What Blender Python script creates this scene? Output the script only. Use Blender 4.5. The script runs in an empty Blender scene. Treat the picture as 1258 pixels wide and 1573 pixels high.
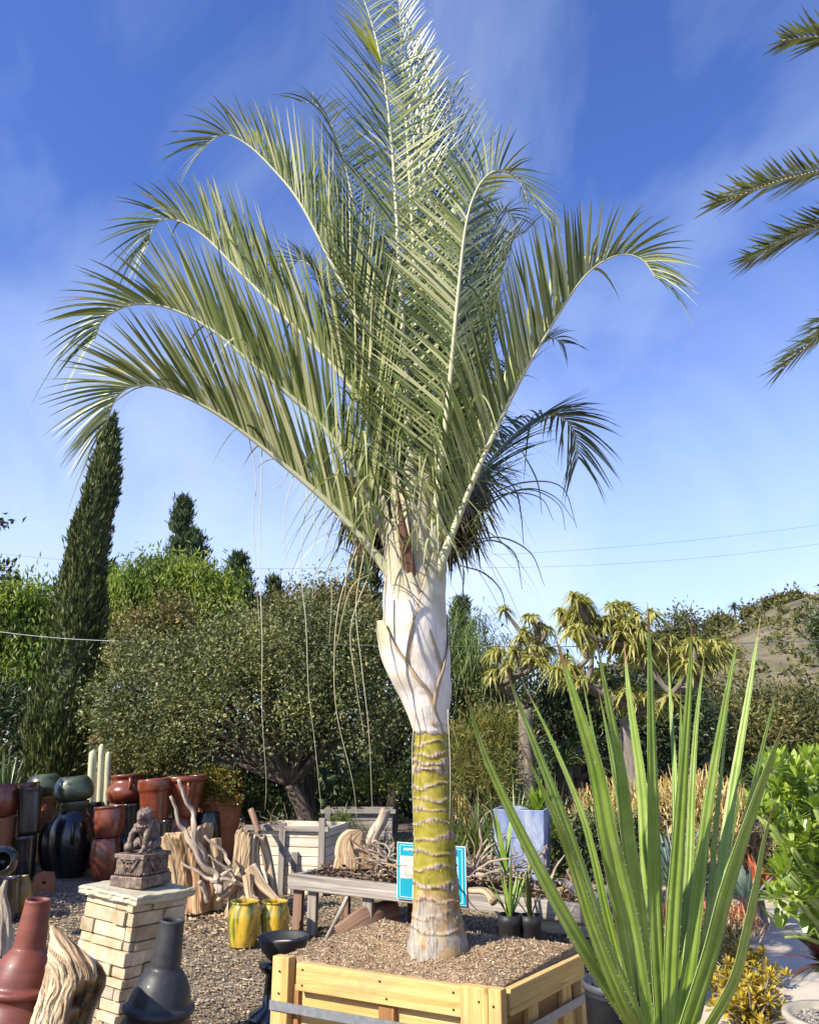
import bpy, bmesh, math, random
import numpy as np
from mathutils import Vector, Matrix, Euler

SC = bpy.context.scene
COL = SC.collection
RNG = np.random.default_rng(7)
random.seed(7)
rad = math.radians
# ------------------------------------------------------------------ camera
FPX, CX, CY, EYE, PITCH = 1200.0, 629.0, 786.5, 1.65, rad(16.5)
cam = bpy.data.cameras.new("camera")
cam.sensor_fit = 'VERTICAL'
cam.sensor_height = 36
cam.lens = 36 * FPX / 1573.0
cam.clip_start, cam.clip_end = 0.05, 3000
camo = bpy.data.objects.new("camera", cam)
camo.location = (0, 0, EYE)
camo.rotation_euler = (rad(90) + PITCH, 0, 0)
COL.objects.link(camo)
SC.camera = camo
# ------------------------------------------------------------------ sky, sun, exposure
SUN_EL = rad(37)
SUN_H = Vector((-0.80, -0.60)).normalized()
world = bpy.data.worlds.new("World")
SC.world = world
world.use_nodes = True
wt = world.node_tree
wt.nodes.clear()
wo = wt.nodes.new("ShaderNodeOutputWorld")
bg = wt.nodes.new("ShaderNodeBackground")
sky = wt.nodes.new("ShaderNodeTexSky")
sky.sky_type = 'NISHITA'
sky.sun_disc = False
sky.sun_elevation = SUN_EL
sky.sun_rotation = math.atan2(SUN_H.x, SUN_H.y)
sky.altitude = 0
sky.air_density, sky.dust_density, sky.ozone_density = 1.0, 0.4, 3.0
tc = wt.nodes.new("ShaderNodeTexCoord")
tint = wt.nodes.new("ShaderNodeMix"); tint.data_type = 'RGBA'; tint.blend_type = 'MULTIPLY'
tint.inputs[0].default_value = 1.0
tint.inputs[7].default_value = (0.72, 0.90, 1.46, 1)
wt.links.new(sky.outputs[0], tint.inputs[6])
mp = wt.nodes.new("ShaderNodeMapping"); mp.inputs['Scale'].default_value = (2.0, 1.0, 1.5)
mp.inputs['Rotation'].default_value = (0.2, 0.6, 0.9); mp.inputs['Location'].default_value = (0.35, 0.2, 0.1)
wt.links.new(tc.outputs['Generated'], mp.inputs[0])
nz = wt.nodes.new("ShaderNodeTexNoise"); nz.inputs['Scale'].default_value = 1.7; nz.inputs['Detail'].default_value = 7
nz.inputs['Roughness'].default_value = 0.52; nz.inputs['Distortion'].default_value = 0.7
wt.links.new(mp.outputs[0], nz.inputs[0])
cr = wt.nodes.new("ShaderNodeValToRGB")
cr.color_ramp.elements[0].position = 0.42; cr.color_ramp.elements[0].color = (0, 0, 0, 1)
cr.color_ramp.elements[1].position = 0.85; cr.color_ramp.elements[1].color = (0.40, 0.40, 0.40, 1)
wt.links.new(nz.outputs[0], cr.inputs[0])
cl = wt.nodes.new("ShaderNodeMix"); cl.data_type = 'RGBA'
cl.inputs[7].default_value = (6.0, 6.9, 8.6, 1)
sx = wt.nodes.new("ShaderNodeSeparateXYZ"); wt.links.new(tc.outputs['Generated'], sx.inputs[0])
hr = wt.nodes.new("ShaderNodeValToRGB"); hr.color_ramp.interpolation = 'EASE'
hr.color_ramp.elements[0].position = 0.0; hr.color_ramp.elements[0].color = (0.62, 0.62, 0.62, 1)
hr.color_ramp.elements[1].position = 0.62; hr.color_ramp.elements[1].color = (0, 0, 0, 1)
wt.links.new(sx.outputs[2], hr.inputs[0])
mx = wt.nodes.new("ShaderNodeMath"); mx.operation = 'MULTIPLY_ADD'; mx.inputs[1].default_value = 1.0      # thin haze low down plus wisps
wt.links.new(cr.outputs[0], mx.inputs[0]); wt.links.new(hr.outputs[0], mx.inputs[2]); mx.use_clamp = True
wt.links.new(mx.outputs[0], cl.inputs[0]); wt.links.new(tint.outputs[2], cl.inputs[6])
wt.links.new(cl.outputs[2], bg.inputs[0])
bg.inputs[1].default_value = 0.098
wt.links.new(bg.outputs[0], wo.inputs[0])
sl = bpy.data.lights.new("sun", 'SUN'); sl.energy = 5.0; sl.angle = rad(0.5); sl.color = (1.0, 0.92, 0.78)
so = bpy.data.objects.new("sun", sl)
ldir = Vector((-SUN_H.x * math.cos(SUN_EL), -SUN_H.y * math.cos(SUN_EL), -math.sin(SUN_EL)))
so.rotation_euler = ldir.to_track_quat('-Z', 'Y').to_euler()
so.location = (-8, -6, 12)
COL.objects.link(so)
SC.view_settings.view_transform = 'Standard'
SC.view_settings.look = 'None'
SC.view_settings.exposure = 0.80
SC.view_settings.gamma = 1.0

# ------------------------------------------------------------------ where things stand: photo pixel + distance -> place
def P(px, py, d):
    xr, yr = (px - CX) / FPX, (CY - py) / FPX
    c, s = math.cos(PITCH), math.sin(PITCH)
    dx, dy, dz = xr, c - yr * s, s + yr * c
    return np.array((dx / dy * d, d, EYE + dz / dy * d))
def G(px, py, z=0.0):
    xr, yr = (px - CX) / FPX, (CY - py) / FPX
    c, s = math.cos(PITCH), math.sin(PITCH)
    dx, dy, dz = xr, c - yr * s, s + yr * c
    t = (z - EYE) / dz
    return np.array((dx * t, dy * t, z))
def mpp(p):                         # metres per photo pixel at a place
    return (p[1] * math.cos(PITCH) + (p[2] - EYE) * math.sin(PITCH)) / FPX
def A(*v): return np.array(v, float)
def nrm(v):
    v = np.asarray(v, float)
    n = np.linalg.norm(v, axis=-1, keepdims=True)
    return v / np.maximum(n, 1e-9)
def fn(p, sc=1.0, seed=0):          # cheap smooth noise, about -1..1
    r = np.random.default_rng(1000 + seed)
    p = np.asarray(p, float) * sc
    out = np.zeros(p.shape[:-1])
    for k in range(6):
        w = r.normal(size=3) * (1.0 + 0.45 * k)
        out += np.sin(p @ w + r.uniform(0, 6.28)) * (0.8 ** k)
    return out / 2.4
def spline(pts, n):                 # Catmull-Rom through pts (any columns), n samples
    pts = np.asarray(pts, float)
    q = np.vstack([2 * pts[0] - pts[1], pts, 2 * pts[-1] - pts[-2]])
    m = len(pts) - 1
    seg = np.linalg.norm(np.diff(pts[:, :3], axis=0), axis=1)
    cum = np.concatenate([[0], np.cumsum(seg)]) / max(seg.sum(), 1e-9)
    out = []
    for t in np.linspace(0, 1, n):
        i = min(int(np.searchsorted(cum, t, side='right')) - 1, m - 1)
        i = max(i, 0)
        u = (t - cum[i]) / max(cum[i + 1] - cum[i], 1e-9)
        p0, p1, p2, p3 = q[i], q[i + 1], q[i + 2], q[i + 3]
        out.append(0.5 * (2 * p1 + (p2 - p0) * u + (2 * p0 - 5 * p1 + 4 * p2 - p3) * u * u + (3 * p1 - p0 - 3 * p2 + p3) * u ** 3))
    return np.array(out)

# ------------------------------------------------------------------ mesh collector: everything added becomes ONE mesh object
def origin_of(o):
    while o is not None:
        if o.parent is None: return np.array(o.location)
        o = o.parent
    return np.zeros(3)
class MB:
    def __init__(s): s.v, s.q, s.t, s.g, s.n = [], [], [], [], 0
    def add(s, v, quads=None, tris=None, gr=None):
        v = np.asarray(v, float).reshape(-1, 3)
        if quads is not None and len(quads): s.q.append(np.asarray(quads, int) + s.n)
        if tris is not None and len(tris): s.t.append(np.asarray(tris, int) + s.n)
        s.v.append(v)
        s.g.append(v.copy() if gr is None else np.asarray(gr, float).reshape(-1, 3))
        s.n += len(v)
        return s
    def build(s, name, mat, parent=None, smooth=True, local=False, bevel=0, solid=0):
        v = np.concatenate(s.v); g = np.concatenate(s.g)
        if parent is not None and not local: v = v - origin_of(parent)
        q = np.concatenate(s.q) if s.q else np.zeros((0, 4), int)
        t = np.concatenate(s.t) if s.t else np.zeros((0, 3), int)
        me = bpy.data.meshes.new(name)
        me.vertices.add(len(v)); me.vertices.foreach_set("co", v.ravel().astype(np.float32))
        nl = q.size + t.size
        me.loops.add(nl); me.loops.foreach_set("vertex_index", np.concatenate([q.ravel(), t.ravel()]).astype(np.int32))
        me.polygons.add(len(q) + len(t))
        st = np.concatenate([np.arange(len(q)) * 4, q.size + np.arange(len(t)) * 3]).astype(np.int32)
        me.polygons.foreach_set("loop_start", st)
        a = me.attributes.new("gr", 'FLOAT_VECTOR', 'POINT'); a.data.foreach_set("vector", g.ravel().astype(np.float32))
        me.update(calc_edges=True); me.validate()
        me.polygons.foreach_set("use_smooth", np.full(len(me.polygons), smooth))
        me.materials.append(mat)
        o = bpy.data.objects.new(name, me); COL.objects.link(o)
        if parent is not None: o.parent = parent
        if solid:
            m = o.modifiers.new("thick", 'SOLIDIFY'); m.thickness = solid; m.offset = 0
        if bevel:
            m = o.modifiers.new("bevel", 'BEVEL'); m.width = bevel; m.segments = 2; m.limit_method = 'ANGLE'
        return o
def tag(o, label, cat, group=None):
    o["label"] = label; o["category"] = cat
    if group: o["group"] = group
    return o
def thing(name, label, cat, loc=(0, 0, 0), group=None, rot=(0, 0, 0)):
    o = bpy.data.objects.new(name, None); COL.objects.link(o)
    o.location = tuple(float(x) for x in loc); o.rotation_euler = rot
    o.empty_display_size = 0.1
    return tag(o, label, cat, group)
def kind(o, k): o["kind"] = k; return o

# ---- shapes
def frames(pts):
    T = nrm(np.gradient(pts, axis=0))
    N = np.zeros_like(T)
    a = A(0, 0, 1) if abs(T[0][2]) < 0.9 else A(1, 0, 0)
    N[0] = nrm(np.cross(np.cross(T[0], a), T[0]))
    for i in range(1, len(pts)):
        n = N[i - 1] - T[i] * (N[i - 1] @ T[i])
        N[i] = nrm(n)
    return T, N, np.cross(T, N)
def fis(seed, k=26, amp=.16):
    r = np.random.default_rng(5000 + seed)
    ph, am, wd = r.uniform(0, 6.283, k), amp * r.uniform(.25, 1, k), r.uniform(.0012, .014, k)
    f1, q1, q2, f2 = r.uniform(.8, 4, k), r.uniform(0, 6.28, k), r.uniform(0, 6.28, k), r.uniform(1, 6, k)
    def g(s, a):
        o = 1 + .07 * np.sin(3 * a + q1[0] + s * 2) + .05 * np.sin(5 * a + q1[1] - 3 * s) + .025 * np.sin(11 * a + q1[2] + 7 * s) + .015 * np.sin(29 * a + 9 * np.sin(s * 6))
        for i in range(k):
            o = o - am[i] * (.55 + .45 * np.sin(s * f2[i] * 3 + q2[i])) * np.exp(-np.sin((a - ph[i] + .22 * np.sin(s * f1[i] + q1[i]) + .05 * np.sin(s * 17 + q2[i])) / 2) ** 2 / wd[i])
        return o
    return g
def tube(mb, pts, r, n=8, cap=True, ridge=None, flat=1.0, tear=0.0):
    pts = np.asarray(pts, float); k = len(pts)
    r = np.broadcast_to(np.asarray(r, float), (k,))
    T, N, B = frames(pts)
    an = np.arange(n) * 2 * math.pi / n
    s = np.concatenate([[0], np.cumsum(np.linalg.norm(np.diff(pts, axis=0), axis=1))])
    R = r[:, None] * np.ones(n)
    if ridge is not None: R = R * ridge(s[:, None] + 0 * an, an[None, :] + 0 * s[:, None])
    v = pts[:, None] + N[:, None] * (np.cos(an) * 1.0)[None, :, None] * R[..., None] + B[:, None] * (np.sin(an) * flat)[None, :, None] * R[..., None]
    if tear:
        w_ = np.clip((s / s[-1] - .72) / .28, 0, 1)[:, None]
        jag = np.sin(an * 3 + r[0] * 90) * .5 + np.sin(an * 8 + 1) * .35 + np.sin(an * 17 + r[0] * 50) * .3 + np.sin(an * 31) * .2
        v = v + T[:, None] * (jag[None] * w_ * tear)[..., None]
    rr = max(float(r.max()), 1e-4)
    gr = np.stack([np.cos(an)[None] * rr + 0 * R, np.sin(an)[None] * rr + 0 * R, s[:, None] + 0 * R], -1)
    i = np.arange(k - 1)[:, None] * n; j = np.arange(n)[None]; j2 = (j + 1) % n
    q = np.stack([i + j, i + j2, i + n + j2, i + n + j], -1).reshape(-1, 4)
    vv, gg = v.reshape(-1, 3), gr.reshape(-1, 3)
    t = []
    if cap:
        c0, c1 = len(vv), len(vv) + 1
        vv = np.vstack([vv, pts[0], pts[-1]]); gg = np.vstack([gg, [0, 0, 0], [0, 0, s[-1]]])
        for a in range(n):
            b = (a + 1) % n
            t.append((c0, b, a)); t.append((c1, (k - 1) * n + a, (k - 1) * n + b))
    mb.add(vv, q, t, gg)
    return mb
def lathe(mb, prof, c=(0, 0, 0), n=40, wob=None, keep=None, axis=None):
    prof = np.asarray(prof, float); k = len(prof)
    an = np.arange(n) * 2 * math.pi / n
    Rr = prof[:, 0][:, None] * np.ones(n)
    if wob is not None: Rr = Rr * wob(prof[:, 1][:, None] + 0 * an, an[None] + 0 * prof[:, 1][:, None])
    v = np.stack([Rr * np.cos(an), Rr * np.sin(an), prof[:, 1][:, None] + 0 * Rr], -1)
    s = np.concatenate([[0], np.cumsum(np.linalg.norm(np.diff(prof, axis=0), axis=1))])
    i = np.arange(k - 1)[:, None] * n; j = np.arange(n)[None]; j2 = (j + 1) % n
    q = np.stack([i + j, i + j2, i + n + j2, i + n + j], -1).reshape(-1, 4)
    vv = v.reshape(-1, 3)
    if keep is not None:
        cen = vv[q].mean(1); q = q[keep(cen)]
    mb.add(vv + np.asarray(c, float), q, None, vv)
    return mb
def box(mb, c, size, R=None):
    hx, hy, hz = np.asarray(size, float) / 2
    v = A([-hx, -hy, -hz], [hx, -hy, -hz], [hx, hy, -hz], [-hx, hy, -hz], [-hx, -hy, hz], [hx, -hy, hz], [hx, hy, hz], [-hx, hy, hz])
    ax = int(np.argmax(size))           # grain runs along the longest side
    off = RNG.uniform(-20, 20, 3)
    gr = np.roll(v, 2 - ax, axis=1) + off
    if R is not None: v = v @ np.asarray(R).T
    q = [(0, 3, 2, 1), (4, 5, 6, 7), (0, 1, 5, 4), (1, 2, 6, 5), (2, 3, 7, 6), (3, 0, 4, 7)]
    mb.add(v + np.asarray(c, float), q, None, gr)
    return mb
def beam(mb, p0, p1, w, h, up=(0, 0, 1)):
    p0, p1 = np.asarray(p0, float), np.asarray(p1, float)
    T = nrm(p1 - p0); S = nrm(np.cross(T, up)); U = np.cross(S, T)
    return box(mb, (p0 + p1) / 2, (np.linalg.norm(p1 - p0), w, h), np.stack([T, S, U], 1))
def strips(mb, p, d, L, w, droop=0.2, K=5, fold=0.25, side=None, tipw=0.02, basew=0.5, peak=0.3):
    p = np.asarray(p, float).reshape(-1, 3); N = len(p)
    d = nrm(np.broadcast_to(np.asarray(d, float), (N, 3)))
    L = np.broadcast_to(np.asarray(L, float), (N,)); w = np.broadcast_to(np.asarray(w, float), (N,))
    droop = np.broadcast_to(np.asarray(droop, float), (N,))
    if side is None:
        side = np.cross(d, A(0, 0, 1) + 0.001); 
    side = nrm(side); up = np.cross(side, d)
    t = np.linspace(0, 1, K + 1)
    c = p[:, None] + d[:, None] * (L[:, None] * t)[..., None]
    c = c + A(0, 0, -1) * (droop * L)[:, None, None] * (t ** 2)[None, :, None]
    prof = np.where(t < peak, basew + (1 - basew) * np.sin(t / peak * math.pi / 2), tipw + (1 - tipw) * np.cos((t - peak) / (1 - peak) * math.pi / 2))
    hw = (w / 2)[:, None] * prof[None]
    l = c - side[:, None] * hw[..., None] + up[:, None] * (hw * fold)[..., None]
    r = c + side[:, None] * hw[..., None] + up[:, None] * (hw * fold)[..., None]
    v = np.stack([l, c, r], 2)                       # N, K+1, 3, 3
    gr = np.stack([np.stack([np.broadcast_to(x, (N, K + 1)) for x in (np.full(K + 1, q), 0 * t, t)], -1) for q in (-1., 0., 1.)], 2)
    base = (np.arange(N) * (K + 1) * 3)[:, None, None] + (np.arange(K) * 3)[None, :, None]
    j = np.arange(2)[None, None]
    q = np.stack([base + j, base + j + 1, base + j + 4, base + j + 3], -1).reshape(-1, 4)
    mb.add(v, q, None, gr)
    return mb
def leaves(mb, p, d, L, W, rng, fold=0.3):
    N = len(p); d = nrm(d)
    s = nrm(np.cross(d, rng.normal(size=(N, 3)))); u = np.cross(s, d)
    L = np.broadcast_to(L, (N,))[:, None] * rng.uniform(0.7, 1.25, (N, 1)); W = np.broadcast_to(W, (N,))[:, None] * rng.uniform(0.7, 1.2, (N, 1))
    m = p + d * L * 0.5
    v = np.stack([p, m + s * W * 0.5 + u * W * fold, p + d * L, m - s * W * 0.5 + u * W * fold], 1)
    b = np.arange(N) * 4
    mb.add(v, np.stack([b, b + 1, b + 2, b + 3], 1), None, np.repeat(p, 4, axis=0))
    return mb
def catmull_smooth(o, lv=1):
    m = o.modifiers.new("sub", 'SUBSURF'); m.levels = lv; m.render_levels = lv
    return o
def melt(name, parts, voxel, mat, parent, disp=None, local=True, smooth=4):
    """one continuous surface out of overlapping tapered limbs: parts = list of point lists (x,y,z,r)"""
    mb = MB()
    for pts in parts:
        pts = np.asarray(pts, float)
        if len(pts) == 1:
            x, y, z, r = pts[0]
            th = np.linspace(0, math.pi, 9)
            lathe(mb, [(max(r * math.sin(a), 1e-4), -r * math.cos(a)) for a in th], (x, y, z), 12)
        else:
            tube(mb, pts[:, :3], pts[:, 3], 12)
            for e in (0, -1):
                x, y, z, r = pts[e]; th = np.linspace(0, math.pi, 7)
                lathe(mb, [(max(r * math.sin(a), 1e-4), -r * math.cos(a)) for a in th], (x, y, z), 10)
    o = mb.build(name, mat, None)
    m = o.modifiers.new("r", 'REMESH'); m.mode = 'VOXEL'; m.voxel_size = voxel; m.use_smooth_shade = True
    m2 = o.modifiers.new("s", 'SMOOTH'); m2.iterations = smooth; m2.factor = 0.5
    dg = bpy.context.evaluated_depsgraph_get()
    me = bpy.data.meshes.new_from_object(o.evaluated_get(dg))
    old = o.data; o.modifiers.clear(); o.data = me; me.name = name; bpy.data.meshes.remove(old)
    n = len(me.vertices); co = np.zeros(n * 3, np.float32); me.vertices.foreach_get("co", co); co = co.reshape(-1, 3)
    if disp is not None:
        no = np.zeros(n * 3, np.float32); me.vertices.foreach_get("normal", no); no = no.reshape(-1, 3)
        co = co + no * disp(co)[:, None]
    if "gr" not in me.attributes: me.attributes.new("gr", 'FLOAT_VECTOR', 'POINT')
    me.attributes["gr"].data.foreach_set("vector", co.ravel().astype(np.float32))
    if parent is not None:
        o.parent = parent
        if not local: co = co - origin_of(parent)
    me.vertices.foreach_set("co", co.ravel().astype(np.float32)); me.update()
    me.polygons.foreach_set("use_smooth", np.full(len(me.polygons), True))
    if not me.materials: me.materials.append(mat)
    return o

# ------------------------------------------------------------------ materials
class NT:
    def __init__(s, name):
        s.m = bpy.data.materials.new(name); s.m.use_nodes = True; s.t = s.m.node_tree
        s.b = s.t.nodes["Principled BSDF"]; s.out = s.t.nodes["Material Output"]
    def n(s, typ, **kw):
        x = s.t.nodes.new("ShaderNode" + typ)
        for k, v in kw.items(): setattr(x, k, v)
        return x
    def l(s, a, b): s.t.links.new(a, b)
    def coord(s, src, scale):
        if src == 'gr': a = s.n("Attribute", attribute_name="gr").outputs["Vector"]
        elif src == 'pos': a = s.n("NewGeometry").outputs["Position"]
        else: a = s.n("TexCoord").outputs[src]
        m = s.n("Mapping"); m.inputs["Scale"].default_value = scale if hasattr(scale, '__len__') else (scale,) * 3
        s.l(a, m.inputs[0]); return m.outputs[0]
    def noise(s, co, scale=5, detail=6, rough=0.55, dist=0.0):
        x = s.n("TexNoise"); x.inputs["Scale"].default_value = scale; x.inputs["Detail"].default_value = detail
        x.inputs["Roughness"].default_value = rough; x.inputs["Distortion"].default_value = dist
        s.l(co, x.inputs["Vector"]); return x.outputs[0]
    def vor(s, co, scale=5, feature='F1', out="Distance", rnd=1.0):
        x = s.n("TexVoronoi", feature=feature); x.inputs["Scale"].default_value = scale
        x.inputs["Randomness"].default_value = rnd
        s.l(co, x.inputs["Vector"]); return x.outputs[out]
    def ramp(s, f, cols):
        x = s.n("ValToRGB"); e = x.color_ramp.elements
        while len(e) < len(cols): e.new(0.5)
        for i, (p, c) in enumerate(cols):
            e[i].position = p; e[i].color = tuple(c) + (1,) if len(c) == 3 else c
        s.l(f, x.inputs[0]); return x.outputs[0]
    def mix(s, f, a, b, mode='MIX'):
        x = s.n("Mix", data_type='RGBA', blend_type=mode)
        for v, k in ((f, 0), (a, 6), (b, 7)):
            if hasattr(v, 'is_output'): s.l(v, x.inputs[k])
            elif k == 0: x.inputs[0].default_value = v
            else: x.inputs[k].default_value = tuple(v) + (1,)
        return x.outputs[2]
    def math(s, op, a, b=0.0):
        x = s.n("Math", operation=op)
        for v, k in ((a, 0), (b, 1)):
            if hasattr(v, 'is_output'): s.l(v, x.inputs[k])
            else: x.inputs[k].default_value = v
        return x.outputs[0]
    def sep(s, v):
        x = s.n("SeparateXYZ"); s.l(v, x.inputs[0]); return x.outputs
    def bump(s, h, strength=0.3, dist=0.01):
        x = s.n("Bump"); x.inputs["Strength"].default_value = strength; x.inputs["Distance"].default_value = dist
        s.l(h, x.inputs["Height"]); s.l(x.outputs[0], s.b.inputs["Normal"]); return x
    def island(s): return s.n("NewGeometry").outputs["Random Per Island"]
    def col(s, c):
        if hasattr(c, 'is_output'): s.l(c, s.b.inputs["Base Color"])
        else: s.b.inputs["Base Color"].default_value = tuple(c) + (1,)
    def set(s, rough=0.6, spec=0.5, metal=0.0, coat=0.0):
        s.b.inputs["Roughness"].default_value = rough; s.b.inputs["Specular IOR Level"].default_value = spec
        s.b.inputs["Metallic"].default_value = metal; s.b.inputs["Coat Weight"].default_value = coat
        s.b.inputs["Coat Roughness"].default_value = 0.08
        return s
def m_leaf(name, cols, rough=0.5, trans=0.3, tcol=None, spec=0.4, tip=None, var=0):
    k = NT(name); k.set(rough, spec)
    k_i = k.island()
    c = k.ramp(k_i, cols)
    if var: c = k.mix(1.0, c, k.ramp(k.noise(k.coord('pos', var), 1, 4, 0.6, 0.3), [(0.30, (0.50, 0.58, 0.60)), (0.5, (1, 1, 1)), (0.70, (1.55, 1.42, 1.15))]), 'MULTIPLY')
    if tip is not None:
        z = k.sep(k.n("Attribute", attribute_name="gr").outputs["Vector"])[2]
        f = k.ramp(z, [(tip[0], (0, 0, 0)), (1.0, (1, 1, 1))])
        c = k.mix(f, c, tip[1])
    k.col(c)
    if trans:
        tr = k.n("BsdfTranslucent"); ms = k.n("MixShader"); ms.inputs[0].default_value = trans
        cc = k.mix(1.0, c, tcol or (1.5, 1.6, 0.7), 'MULTIPLY')
        k.l(cc, tr.inputs[0]); k.l(k.b.outputs[0], ms.inputs[1]); k.l(tr.outputs[0], ms.inputs[2]); k.l(ms.outputs[0], k.out.inputs[0])
    return k.m
def m_noise(name, cols, scale=(4, 4, 4), src='Object', detail=7, rough=0.7, spec=0.3, bump=0.3, bd=0.01, dist=0.0, coat=0.0, metal=0.0, ns=1.0, isl=0.0, nrough=0.6):
    k = NT(name); k.set(rough, spec, metal, coat)
    co = k.coord(src, scale); f = k.noise(co, ns, detail, nrough, dist)
    c = k.ramp(f, cols)
    if isl:
        v = k.ramp(k.island(), [(0, (1 - isl,) * 3), (1, (1 + isl * 0.6,) * 3)])
        c = k.mix(1.0, c, v, 'MULTIPLY')
    k.col(c)
    if bump: k.bump(f, bump, bd)
    return k.m
def m_wood(name, dark, mid, light, fine=60, long=2.0, rough=0.75, bump=0.35, isl=0.15):
    k = NT(name); k.set(rough, 0.25)
    co = k.coord('gr', (fine, fine, long)); f = k.noise(co, 1.0, 8, 0.65, 0.6)
    co2 = k.coord('gr', (6, 6, 0.8)); f2 = k.noise(co2, 1.0, 4, 0.6, 0.4)
    c = k.ramp(f, [(0.30, dark), (0.46, mid), (0.68, light)])
    c = k.mix(1.0, c, k.ramp(f2, [(0.3, (0.72,) * 3), (0.7, (1.12,) * 3)]), 'MULTIPLY')
    if isl: c = k.mix(1.0, c, k.ramp(k.island(), [(0, (1 - isl,) * 3), (1, (1 + isl,) * 3)]), 'MULTIPLY')
    k.col(c); k.bump(f, bump, 0.006)
    return k.m
def m_glaze(name, base, dark, rough=0.18, scale=7, dust=0.12, dustc=(0.42, 0.34, 0.26), spec=0.5, coat=0.5, banding=30):
    k = NT(name); k.set(rough, spec, 0, coat)
    f = k.noise(k.coord('Object', (scale, scale, scale * 0.5)), 1, 7, 0.65, 0.4)
    band = k.noise(k.coord('Object', (0.6, 0.6, banding)), 1, 4, 0.6)
    c = k.mix(k.ramp(f, [(0.3, (0, 0, 0)), (0.7, (1, 1, 1))]), dark, base)
    c = k.mix(1.0, c, k.ramp(band, [(0.3, (0.78,) * 3), (0.7, (1.15,) * 3)]), 'MULTIPLY')
    d = k.ramp(k.noise(k.coord('Object', 26), 1, 8, 0.75), [(0.52, (0, 0, 0)), (0.85, (dust * 2,) * 3)])
    c = k.mix(d, c, dustc); k.col(c)
    k.l(k.ramp(f, [(0.2, (rough * 0.7,) * 3), (0.8, (min(rough * 1.9, 1),) * 3)]), k.b.inputs["Roughness"])
    k.bump(k.math('ADD', band, k.math('MULTIPLY', f, 0.6)), 0.22, 0.006)
    return k.m

# gravel underfoot
def m_gravel(name, cols, sc=60, big=0.8):
    k = NT(name); k.set(0.85, 0.3)
    co = k.coord('pos', 1.0)
    w = k.n("TexNoise"); w.inputs["Scale"].default_value = 30; k.l(co, w.inputs["Vector"])
    cc = k.mix(0.02, co, w.outputs[1], 'ADD')
    v = k.n("TexVoronoi"); v.inputs["Scale"].default_value = sc; k.l(cc, v.inputs["Vector"])
    h = k.n("SeparateColor"); k.l(v.outputs["Color"], h.inputs[0])
    c = k.ramp(h.outputs[0], cols)
    big_n = k.noise(co, big, 6, 0.6, 0.5)
    c = k.mix(1.0, c, k.ramp(big_n, [(0.28, (0.62, 0.60, 0.58)), (0.7, (1.15, 1.12, 1.05))]), 'MULTIPLY')
    d = k.ramp(v.outputs["Distance"], [(0.0, (1, 1, 1)), (0.62, (0.25,) * 3)])
    c = k.mix(k.ramp(v.outputs["Distance"], [(0.45, (0, 0, 0)), (0.75, (0.75,) * 3)]), c, (0.07, 0.055, 0.04))
    k.col(c); k.bump(d, 0.9, 0.02)
    return k.m
GRAV = [(0.0, (0.08, 0.06, 0.04)), (0.3, (0.19, 0.13, 0.075)), (0.6, (0.32, 0.235, 0.145)), (0.85, (0.42, 0.36, 0.27)), (1.0, (0.52, 0.48, 0.41))]
M_gravel = m_gravel("gravel", GRAV, 62)
M_soot = m_noise("soot", [(0.3, (0.010, 0.006, 0.005)), (0.7, (0.04, 0.02, 0.015))], 8, rough=0.95, bump=0.2)
M_stone = m_noise("pebbles", [(0.3, (0.24, 0.17, 0.10)), (0.7, (0.43, 0.345, 0.24))], 9, 'Object', 5, 0.8, isl=0.55, bump=0.1)
M_path = m_noise("sandy_path", [(0.25, (0.42, 0.35, 0.26)), (0.5, (0.52, 0.45, 0.35)), (0.8, (0.60, 0.53, 0.43))], (2.2, 2.2, 2.2), 'pos', 9, 0.9, bump=0.25, bd=0.02)
M_mulch = m_noise("mulch_soil", [(0.25, (0.14, 0.088, 0.048)), (0.5, (0.31, 0.215, 0.13)), (0.75, (0.47, 0.36, 0.24))], 26, 'pos', 9, 0.95, bump=0.8, bd=0.02, nrough=0.75)
M_chip = m_noise("bark_chips", [(0.3, (0.36, 0.245, 0.145)), (0.7, (0.54, 0.42, 0.28))], 12, 'Object', 5, 0.9, isl=0.8, bump=0.1)
def m_pine():
    k = NT("yellow_pine"); k.set(0.6, 0.3)
    f = k.noise(k.coord('gr', (42, 42, 1.6)), 1, 8, 0.65, 0.7)
    c = k.ramp(f, [(0.30, (0.45, 0.26, 0.075)), (0.46, (0.63, 0.42, 0.15)), (0.68, (0.76, 0.56, 0.26))])
    v = k.n("TexVoronoi"); v.inputs["Scale"].default_value = 1.0; k.l(k.coord('gr', (9, 9, 3.2)), v.inputs["Vector"])
    kn = k.ramp(v.outputs["Distance"], [(0.0, (0.9,) * 3), (0.10, (0.75,) * 3), (0.17, (0, 0, 0))])
    c = k.mix(kn, c, (0.27, 0.12, 0.03))
    d = k.noise(k.coord('pos', (5, 5, 7)), 1, 8, 0.7, 0.6)
    c = k.mix(k.ramp(d, [(0.50, (0, 0, 0)), (0.78, (0.75,) * 3)]), c, (0.33, 0.25, 0.15))
    c = k.mix(1.0, c, k.ramp(k.island(), [(0, (0.80, 0.78, 0.74)), (1, (1.12, 1.08, 1.0))]), 'MULTIPLY')
    k.col(c); k.bump(f, 0.3, 0.006); return k.m
M_pine = m_pine()
M_pined = m_wood("brown_board", (0.20, 0.095, 0.035), (0.34, 0.17, 0.06), (0.44, 0.25, 0.10), 42, 1.6, 0.7, 0.25, 0.15)
M_pale = m_wood("bleached_boards", (0.46, 0.38, 0.27), (0.66, 0.58, 0.44), (0.78, 0.71, 0.58), 30, 1.2, 0.8, 0.25, 0.12)
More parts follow.
